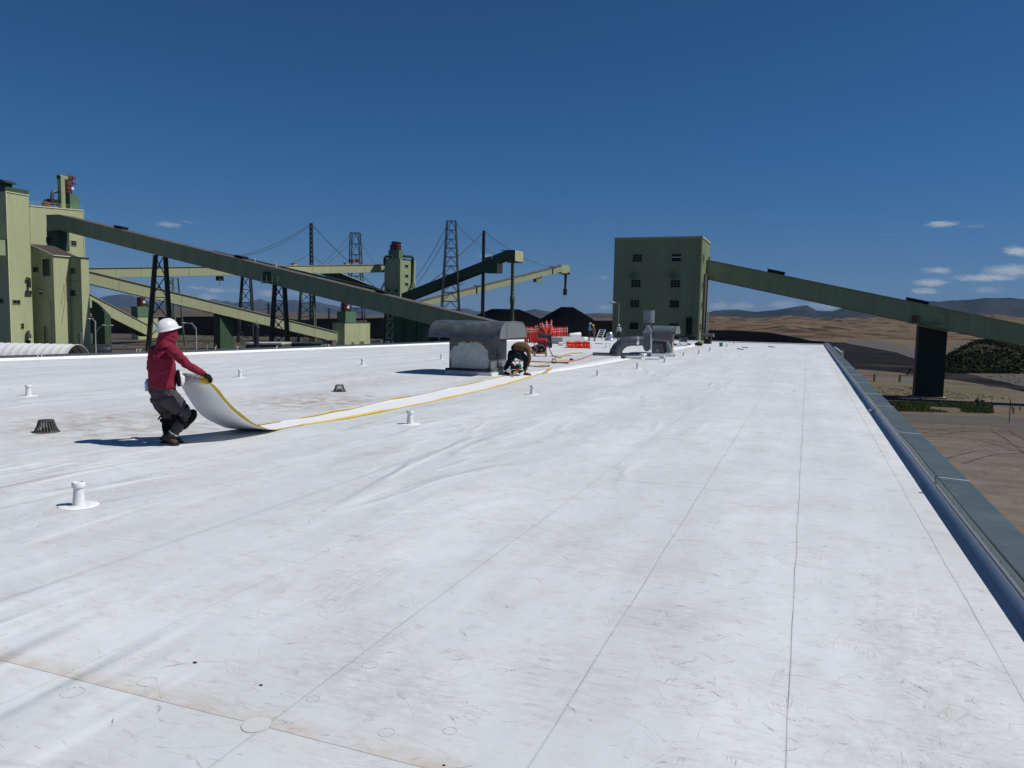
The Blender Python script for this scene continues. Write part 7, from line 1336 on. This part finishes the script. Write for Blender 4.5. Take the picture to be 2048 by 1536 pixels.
# fan scroll housing
mb = MB(); n = 28; sc_ = []
top = 666; pts_ = [(1285.5, 666), (1301.5, 666), (1302, 693), (1300, 699), (1296, 702.5), (1291, 702.5), (1287.5, 699), (1285.5, 692)]; f_ = [q(x, y) for x, y in pts_]; b_ = [p+FH*1.0+LH*.2 for p in f_]; n = len(f_); mb.add(f_+b_, [tuple(range(n)), tuple(range(2*n-1, n-1, -1))]+[(i, (i+1) % n, n+(i+1) % n, n+i) for i in range(n)]); mb.build('fan_scroll', mat('blue_grey_steel', (.085, .105, .12), .5, .15, 3), t)
mb = MB(); mb.bar(q(1301.8, 667, D-.02), q(1301.8, 700, D-.02), .05); mb.build('corner_seam', BRIGHT, t)
f_ = [q(1284.5, 666), q(1304, 666), q(1304, 666, D+1.0), q(1286, 666, D+1.0)]; g_ = [q(1293, 651), q(1296, 651), q(1303, 650, D+.8), q(1293, 650, D+.8)]; mb = MB(); mb.hexa(f_, g_); mb.build('transition_cone', GALV, t)
f_ = [q(1285, 666), q(1288, 646), q(1288, 646, D+.8), q(1286, 666, D+1)]; mb = MB(); mb.hexa([q(1285.5, 665.5, D+.3), q(1304, 665.5, D+.3), q(1304, 665.5, D+1.0), q(1286, 665.5, D+1.0)], [q(1289, 645, D+.35), q(1306, 645, D+.35), q(1306, 645, D+.95), q(1289, 645, D+.95)]); mb.build('upper_box', GALVD, t)
mb = MB(); cc_ = q(1297.5, 645.5, D+.6); mb.lathe(cc_, [(11.2*k, 0), (11.4*k, .03), (11.2*k, .06), (11.4*k, 25*k), (10.6*k, 25*k), (10.4*k, 22*k)], 30); mb.build('stack_cylinder', mat('galv_sheet', (.20, .225, .25), .4, .1, 3, metal=.3), t, smooth=True); mb = MB()
for f in (.18, .36, .54, .72, .9): mb.lathe(cc_+ZD*25*k*f, [(11.3*k, -.006), (11.6*k, 0), (11.3*k, .006)], 30)
mb.build('stack_seam', GALVD, t)
# big motor cabinet and belt guard
f_ = [q(1304, 710), q(1327.5, 711), q(1327.5, 680), q(1304, 679)]; mb = MB(); mb.hexa([q(1303.5, 709.5), q(1326.5, 710.5), q(1330, 707, D+.7), q(1308, 706.5, D+.7)], [q(1303.5, 680), q(1327.5, 681), q(1331, 680, D+.7), q(1308, 679, D+.7)]); cab = mb.build('motor_cabinet', mat('cabinet_slate', (.075, .09, .10), .5, .1, 3), t)
mb = MB()
for i in range(9): mb.bar(q(1306+i*2.3, 682.5, D-.02), q(1306+i*2.3, 686.5, D-.02), .02)
mb.build('louvre', BLACK, cab); mb = MB(); mb.box(q(1315, 701, D-.01), (.14, .03, .12), (LH, FH, ZD)); mb.build('nameplate', GALV, cab); mb = MB(); mb.box(q(1316, 688, D-.02), (.5, .02, .02), (LH, FH, ZD)); mb.build('panel_line', BLACK, cab)
mb = MB(); mb.hexa([q(1336, 707), q(1343, 704), q(1345, 703, D+.5), q(1338, 706, D+.5)], [q(1329, 682), q(1334, 681), q(1336, 681, D+.5), q(1331, 682, D+.5)]); mb.build('belt_guard', mat('pale_green_guard', (.13, .16, .165), .5, .1, 3), t); mb = MB(); mb.bar(q(1331, 706), q(1329, 684), .10); mb.build('belt', BLACK, t)
# raised kerb, sleepers and white pipes under the unit
mb = MB(); mb.box(q(1325, 713, D)*V(1, 1, 0)+ZD*.07+FH*.4, (48*k, 1.2, .14), (LH, FH, ZD)); mb.build('white_kerb', MEMP, t)
for x, y in ((1284, 716), (1324, 717), (1346, 712)): c_ = onz(x, y+.5, 0); mb = MB(); mb.box(c_+ZD*.075, (.22, .22, .15), (XD, YD, ZD)); mb.build('support_block', MEMP, t)
mb = MB(); a_, b2_ = onz(1250, 714, .06), onz(1285, 716, .06); mb.tube([a_, b2_], .05, 8); a_, b2_ = onz(1290, 717, .05), onz(1320, 718, .05); mb.tube([a_, b2_], .04, 8); mb.build('white_pipe', MEMN, t); mb = MB(); mb.ball(onz(1247, 714, .08), (.13, .1, .07), 10); mb.build('dark_coupling', GALVD, t)
# hood behind the blower
D3 = 39; k3 = D3/FPX; q3 = lambda x, y, d=D3: S(x, y, d); c0 = q3(1330, 700); c0[2] = 0; t = thing('intake_hood', c0, 'smaller metal barrel hood on a brown grey duct right behind the blower stack', 'roof hood')
mb = MB(); p_ = q3(1306.5, 666); pr_ = q3(1341, 666.5); mb.hexa([p_*V(1, 1, 0), pr_*V(1, 1, 0), (pr_+YD*1.2)*V(1, 1, 0), (p_+YD*1.2)*V(1, 1, 0)], [p_, pr_, pr_+YD*1.2, p_+YD*1.2]); mb.build('duct', mat('brown_grey_duct', (.12, .11, .115), .6, .1, 2), t)
a_ = q3(1297, 667, D3-.3); l_ = (along(a_, XD, 1351)-a_)[0]; h_ = 15.5*k3; cv2 = [(0, 0)]+[(.5*(1-math.cos(math.pi/2*j/7)), h_*math.sin(math.pi/2*j/7)) for j in range(1, 8)]+[(1.1, h_), (1.35, h_*.85), (1.6, 0)]; mb = MB(); mb.grid([[a_+XD*l_*i/6+YD*y+ZD*z for y, z in cv2] for i in range(7)]); mb.build('cap', mat('hood_zinc_light', (.14, .165, .18), .45, .2, 2.2, metal=.25, dirt=((.25, .28, .29), .4, 2)), t, smooth=True, fix=False)
mb = MB(); mb.add([a_+XD*(l_+.0)+YD*y+ZD*z for y, z in cv2], [tuple(range(len(cv2)))]); mb.build('end_panel', MATS['end_zinc'], t, fix=False)
mb = MB(); mb.box(pr_+YD*.6-ZD*.5+XD*.03, (.05, .5, 1.0)); mb.build('light_panel', mat('pinkish_panel', (.30, .26, .24), .6), t)
# small distant hood with supplies
D4 = 57; k4 = D4/FPX; q4 = lambda x, y, d=D4: S(x, y, d); c0 = onz(1415, 690); t = thing('intake_hood', c0, 'small barrel hood on thin legs at the right foot of the windowed tower', 'roof hood')
a_ = q4(1403, 673.5); l_ = (along(a_, XD, 1426)-a_)[0]; h_ = 7*k4; mb = MB(); mb.grid([[a_+XD*l_*i/4+YD*y*.8+ZD*z for y, z in [(.5*(1-math.cos(math.pi*j/10)), h_*math.sin(math.pi*j/10)) for j in range(11)]] for i in range(5)]); mb.build('cap', GALVD, t, smooth=True, fix=False); mb = MB(); mb.add([a_+XD*l_+YD*.4*(1-math.cos(math.pi*j/10))+ZD*h_*math.sin(math.pi*j/10) for j in range(11)], [tuple(range(11))]); mb.build('end_panel', MATS['end_zinc'], t, fix=False)
for x in (1405, 1423): mb = MB(); p_ = q4(x, 673); mb.bar(p_*V(1, 1, 0), p_, .05); mb.build('leg', GALV, t)
mb = MB(); mb.box(q4(1414, 683.5)*V(1, 1, 0)+ZD*q4(1414, 683.5)[2], (14*k4, .6, 12*k4)); mb.build('duct', BLACK, t)
def small(name, px, py, D, fn, m, label, cat, **kw): c_ = onz(px, py, 0); mb = MB(); fn(mb, c_, (c_@FH)/FPX); o = mb.build(name, m, org=c_, **kw); return tag(o, label, cat)
small('black_bag', 1397, 691.5, 0, lambda mb, c, k: (mb.ball(c+ZD*3*k, (8*k, 5*k, 4.5*k), 14), mb.ball(c+ZD*5*k+LH*k, (4*k, 4*k, 3.6*k), 12)), BLACK, 'black domed bag left of the small barrel hood', 'bag', smooth='all')
small('lime_vest_bucket', 1404.5, 689, 0, lambda mb, c, k: mb.box(c+ZD*4*k, (5*k, 4*k, 8*k)), mat('lime_green', (.40, .55, .06), .6), 'lime green box between the black bag and the small barrel hood', 'box')
small('tool_bag', 1349, 691, 0, lambda mb, c, k: (mb.ball(c+ZD*1.6*k, (5*k, 4*k, 2.6*k), 12), mb.tube([c+LH*3*k+ZD*2*k, c+ZD*5*k, c-LH*3*k+ZD*2*k], .4*k, 6)), BLACK, 'black tool bag just right of the blower hood', 'bag', smooth='all')
small('tool_bag', 1378, 690, 0, lambda mb, c, k: mb.ball(c+ZD*1.5*k, (4*k, 3*k, 2*k), 12), BLACK, 'flat black tool bag left of the black domed bag', 'bag', smooth='all')
for i, (x, s, m_c, lab) in enumerate(((1357, 3.0, (.55, .55, .6), 'pale crumpled sack right of the black tool bag'), (1362, 4.2, (.62, .6, .62), 'taller pale sack beside the blue bin'), (1367, 3.4, (.6, .6, .58), 'pale sack in front of the blue bin'), (1372, 3.0, (.5, .42, .2), 'small yellowish bucket right of the pale sacks'))):
    small('material_sack', x, 692.5, 0, lambda mb, c, k: mb.box(c+ZD*s*.5*k, (4*k, 3*k, s*k)), mat('sack_%d' % i, m_c, .7, .15, 3), lab, 'sack')
c_ = onz(1368, 688, 0); k = (c_@FH)/FPX; t = thing('wire_bin', c_, 'blue grey wire bin behind the pale sacks below the windowed tower', 'bin')
for dx in (-6, 6):
    for dy in (0, .6): mb = MB(); mb.bar(c_+LH*dx*k+FH*dy, c_+LH*dx*k+FH*dy+ZD*13*k, .035); mb.build('corner_post', GALV, t)
mb = MB(); mb.box(c_+FH*.3+ZD*8*k, (11*k, .5, 8*k), (LH, FH, ZD)); mb.build('liner', mat('dark_liner', (.05, .07, .09), .5), t)
small('white_bundle', 1345, 700, 0, lambda mb, c, k: mb.ball(c+ZD*2*k, (6*k, 8*k, 4*k), 12), MEMN, 'white crumpled bundle right of the belt guard', 'bundle', smooth='all')
c_ = onz(1442, 693, 0); k = (c_@FH)/FPX; t = thing('green_bucket', c_, 'small green bucket standing alone near the far roof edge', 'bucket'); mb = MB(); mb.lathe(c_, [(0, .001), (3.0*k, .002), (3.9*k, 7.2*k), (3.6*k, 7.2*k), (2.8*k, .8*k), (0, .8*k)], 18); mb.build('pail', mat('bucket_green', (.02, .19, .09), .5), t, smooth=True); mb = MB(); mb.tube([c_+LH*3.9*k*math.cos(a)+ZD*(7*k+2.5*k*math.sin(a)*.3) for a in [math.pi*j/8 for j in range(9)]], .2*k, 5); mb.build('handle', WIRE, t)
for px, py, lab in ((1475, 697, 'dark bent rod on the roof right of the bucket'), (1485, 694, 'thin dark scrap rods farther right of the bucket'), (1537, 693, 'dark thin rod near the far roof edge right part')):
    a_ = onz(px, py, .02); mb = MB(); mb.tube([a_, a_+V(.15, -.9, .02), a_+V(.45, -1.3, 0)], .025, 5); o = mb.build('scrap_rod', BLACK, org=a_); tag(o, lab, 'rod')
# ---- cords, gun, stool on the roof behind the bent worker
def cord(px, m, r, label):
    pts_ = [onz(x, y, r) for x, y in px]; sm = []
    for i in range(len(pts_)-1):
        p0, p1_, p2_, p3 = pts_[max(0, i-1)], pts_[i], pts_[i+1], pts_[min(len(pts_)-1, i+2)]
        for j in range(8): t_ = j/8; sm.append(.5*((2*p1_)+(-p0+p2_)*t_+(2*p0-5*p1_+4*p2_-p3)*t_**2+(-p0+3*p1_-3*p2_+p3)*t_**3))
    sm.append(pts_[-1]); mb = MB(); mb.tube(sm, r, 6); o = mb.build('extension_cord', m, org=pts_[0]); tag(o, label, 'cord', 'cords on the roof'); return o
OC = mat('orange_cord', (.45, .16, .05), .6); YC = mat('yellow_cord', (.45, .34, .07), .6)
cord([(1010, 721), (1030, 721.5), (1058, 722.5), (1080, 723.5), (1105, 724), (1125, 724.5), (1145, 722), (1165, 717), (1180, 711), (1195, 705)], OC, .022, 'long orange cord from behind the bent worker to the curved duct base')
cord([(1056, 733), (1075, 732), (1100, 726), (1120, 721), (1138, 720)], YC, .016, 'yellowish cord ending at the round dark float')
cord([(1120, 716), (1135, 708), (1150, 706), (1165, 705.5)], YC, .025, 'yellow cord lying left of the orange mats'); cord([(1100, 712), (1115, 712), (1130, 711.5), (1142, 711)], OC, .02, 'short orange cord right of the generator')
cord([(1098, 690), (1100, 700), (1106, 711), (1112, 714), (1122, 716)], BLACK, .014, 'black lead hanging from the generator to the small stool'); cord([(1102, 724.5), (1110, 725.5), (1120, 725), (1137, 726)], mat('brown_cord', (.12, .05, .03), .6), .026, 'dark brown cord end behind the small stool')
cord([(1056, 731), (1072, 733), (1090, 733.5)], mat('tan_hose', (.42, .22, .13), .6), .02, 'tan hose leading to the black roller')
c_ = onz(1142, 721, 0); mb = MB(); mb.ball(c_+ZD*.045, .055, 12); mb.tube([c_+V(.04, 0, .05), c_+V(.12, .0, .03)], .018, 6); o = mb.build('round_float', BLACK, org=c_, smooth=True); tag(o, 'small round black knob at the cord end right of the stool', 'knob')
c_ = onz(1097, 733.5, 0); t = thing('hand_roller', c_, 'black hand roller lying behind the bent worker', 'roller'); mb = MB(); mb.ball(c_+ZD*.03, (.04, .04, .035), 12); mb.build('roller_wheel', BLACK, t, smooth=True); mb = MB(); mb.tube([c_+ZD*.02, c_-LH*.15+ZD*.02, c_-LH*.5+ZD*.012], [.012, .016, .010], 6); mb.ball(c_-LH*.09+ZD*.02, (.04, .03, .025), 8); mb.build('handle', STEEL, t)
c_ = onz(1107.5, 722.5, 0); k = (c_@FH)/FPX; t = thing('small_stand', c_, 'small four legged metal stand right of the generator', 'stand')
for dx, dy in ((-4, -.06), (4, -.06), (-2.5, .1), (3, .1)): mb = MB(); mb.bar(c_+LH*dx*k+FH*dy, c_+LH*dx*.6*k+FH*dy*.6+ZD*6.5*k, .012); mb.build('leg', STEEL, t)
mb = MB(); mb.box(c_+ZD*4*k, (5.5*k, .1, .03), (LH, FH, ZD)); mb.build('shelf', GALV, t)
for px, py, lab in ((1133, 699, 'thin white bracket post left of the orange mats'), (1182, 697, 'thin white bracket post right of the orange mats')):
    c_ = onz(px, py, 0); mb = MB(); mb.tube([c_, c_+ZD*.17, c_+ZD*.2+XD*.05], .02, 6); o = mb.build('bracket_post', WHITE, org=c_); tag(o, lab, 'post')
small('grey_mat', 1198, 687.5, 0, lambda mb, c, k: mb.box(c+ZD*.01, (14*k, 1.2, .02), (LH, FH, ZD)), mat('grey_mat_rubber', (.16, .17, .18), .7), 'flat grey mat on the roof in front of the two standing people', 'mat')
c_ = onz(1216, 696, 0); k = (c_@FH)/FPX; t = thing('wire_table', c_, 'thin legged white table in front of the silver dome vent', 'table')
for dx, dy in ((-4, 0), (4, 0), (-4, .4), (4, .4)): mb = MB(); mb.bar(c_+LH*dx*k+FH*dy, c_+LH*dx*k+FH*dy+ZD*9*k, .018); mb.build('leg', WHITE, t)
mb = MB(); mb.box(c_+ZD*9*k+FH*.2, (9*k, .45, .03), (LH, FH, ZD)); mb.build('table_top', WHITE, t)
# ================================================================== AIR
hz = MB(); hz.box(V(0, 9500, (GZ-1+700)/2), (36000, 25000, 700-(GZ-1))); hzm = bpy.data.materials.new('haze_air'); hzm.use_nodes = True; t = hzm.node_tree; t.nodes.clear(); pv = N(t, 'ShaderNodeVolumePrincipled', i={'Color': (.30, .50, .92, 1), 'Density': 3.0e-5, 'Anisotropy': 0.0}); ou = N(t, 'ShaderNodeOutputMaterial'); L(t, pv.outputs[0], ou.inputs['Volume'])
o = hz.build('haze', hzm); o['kind'] = 'stuff'
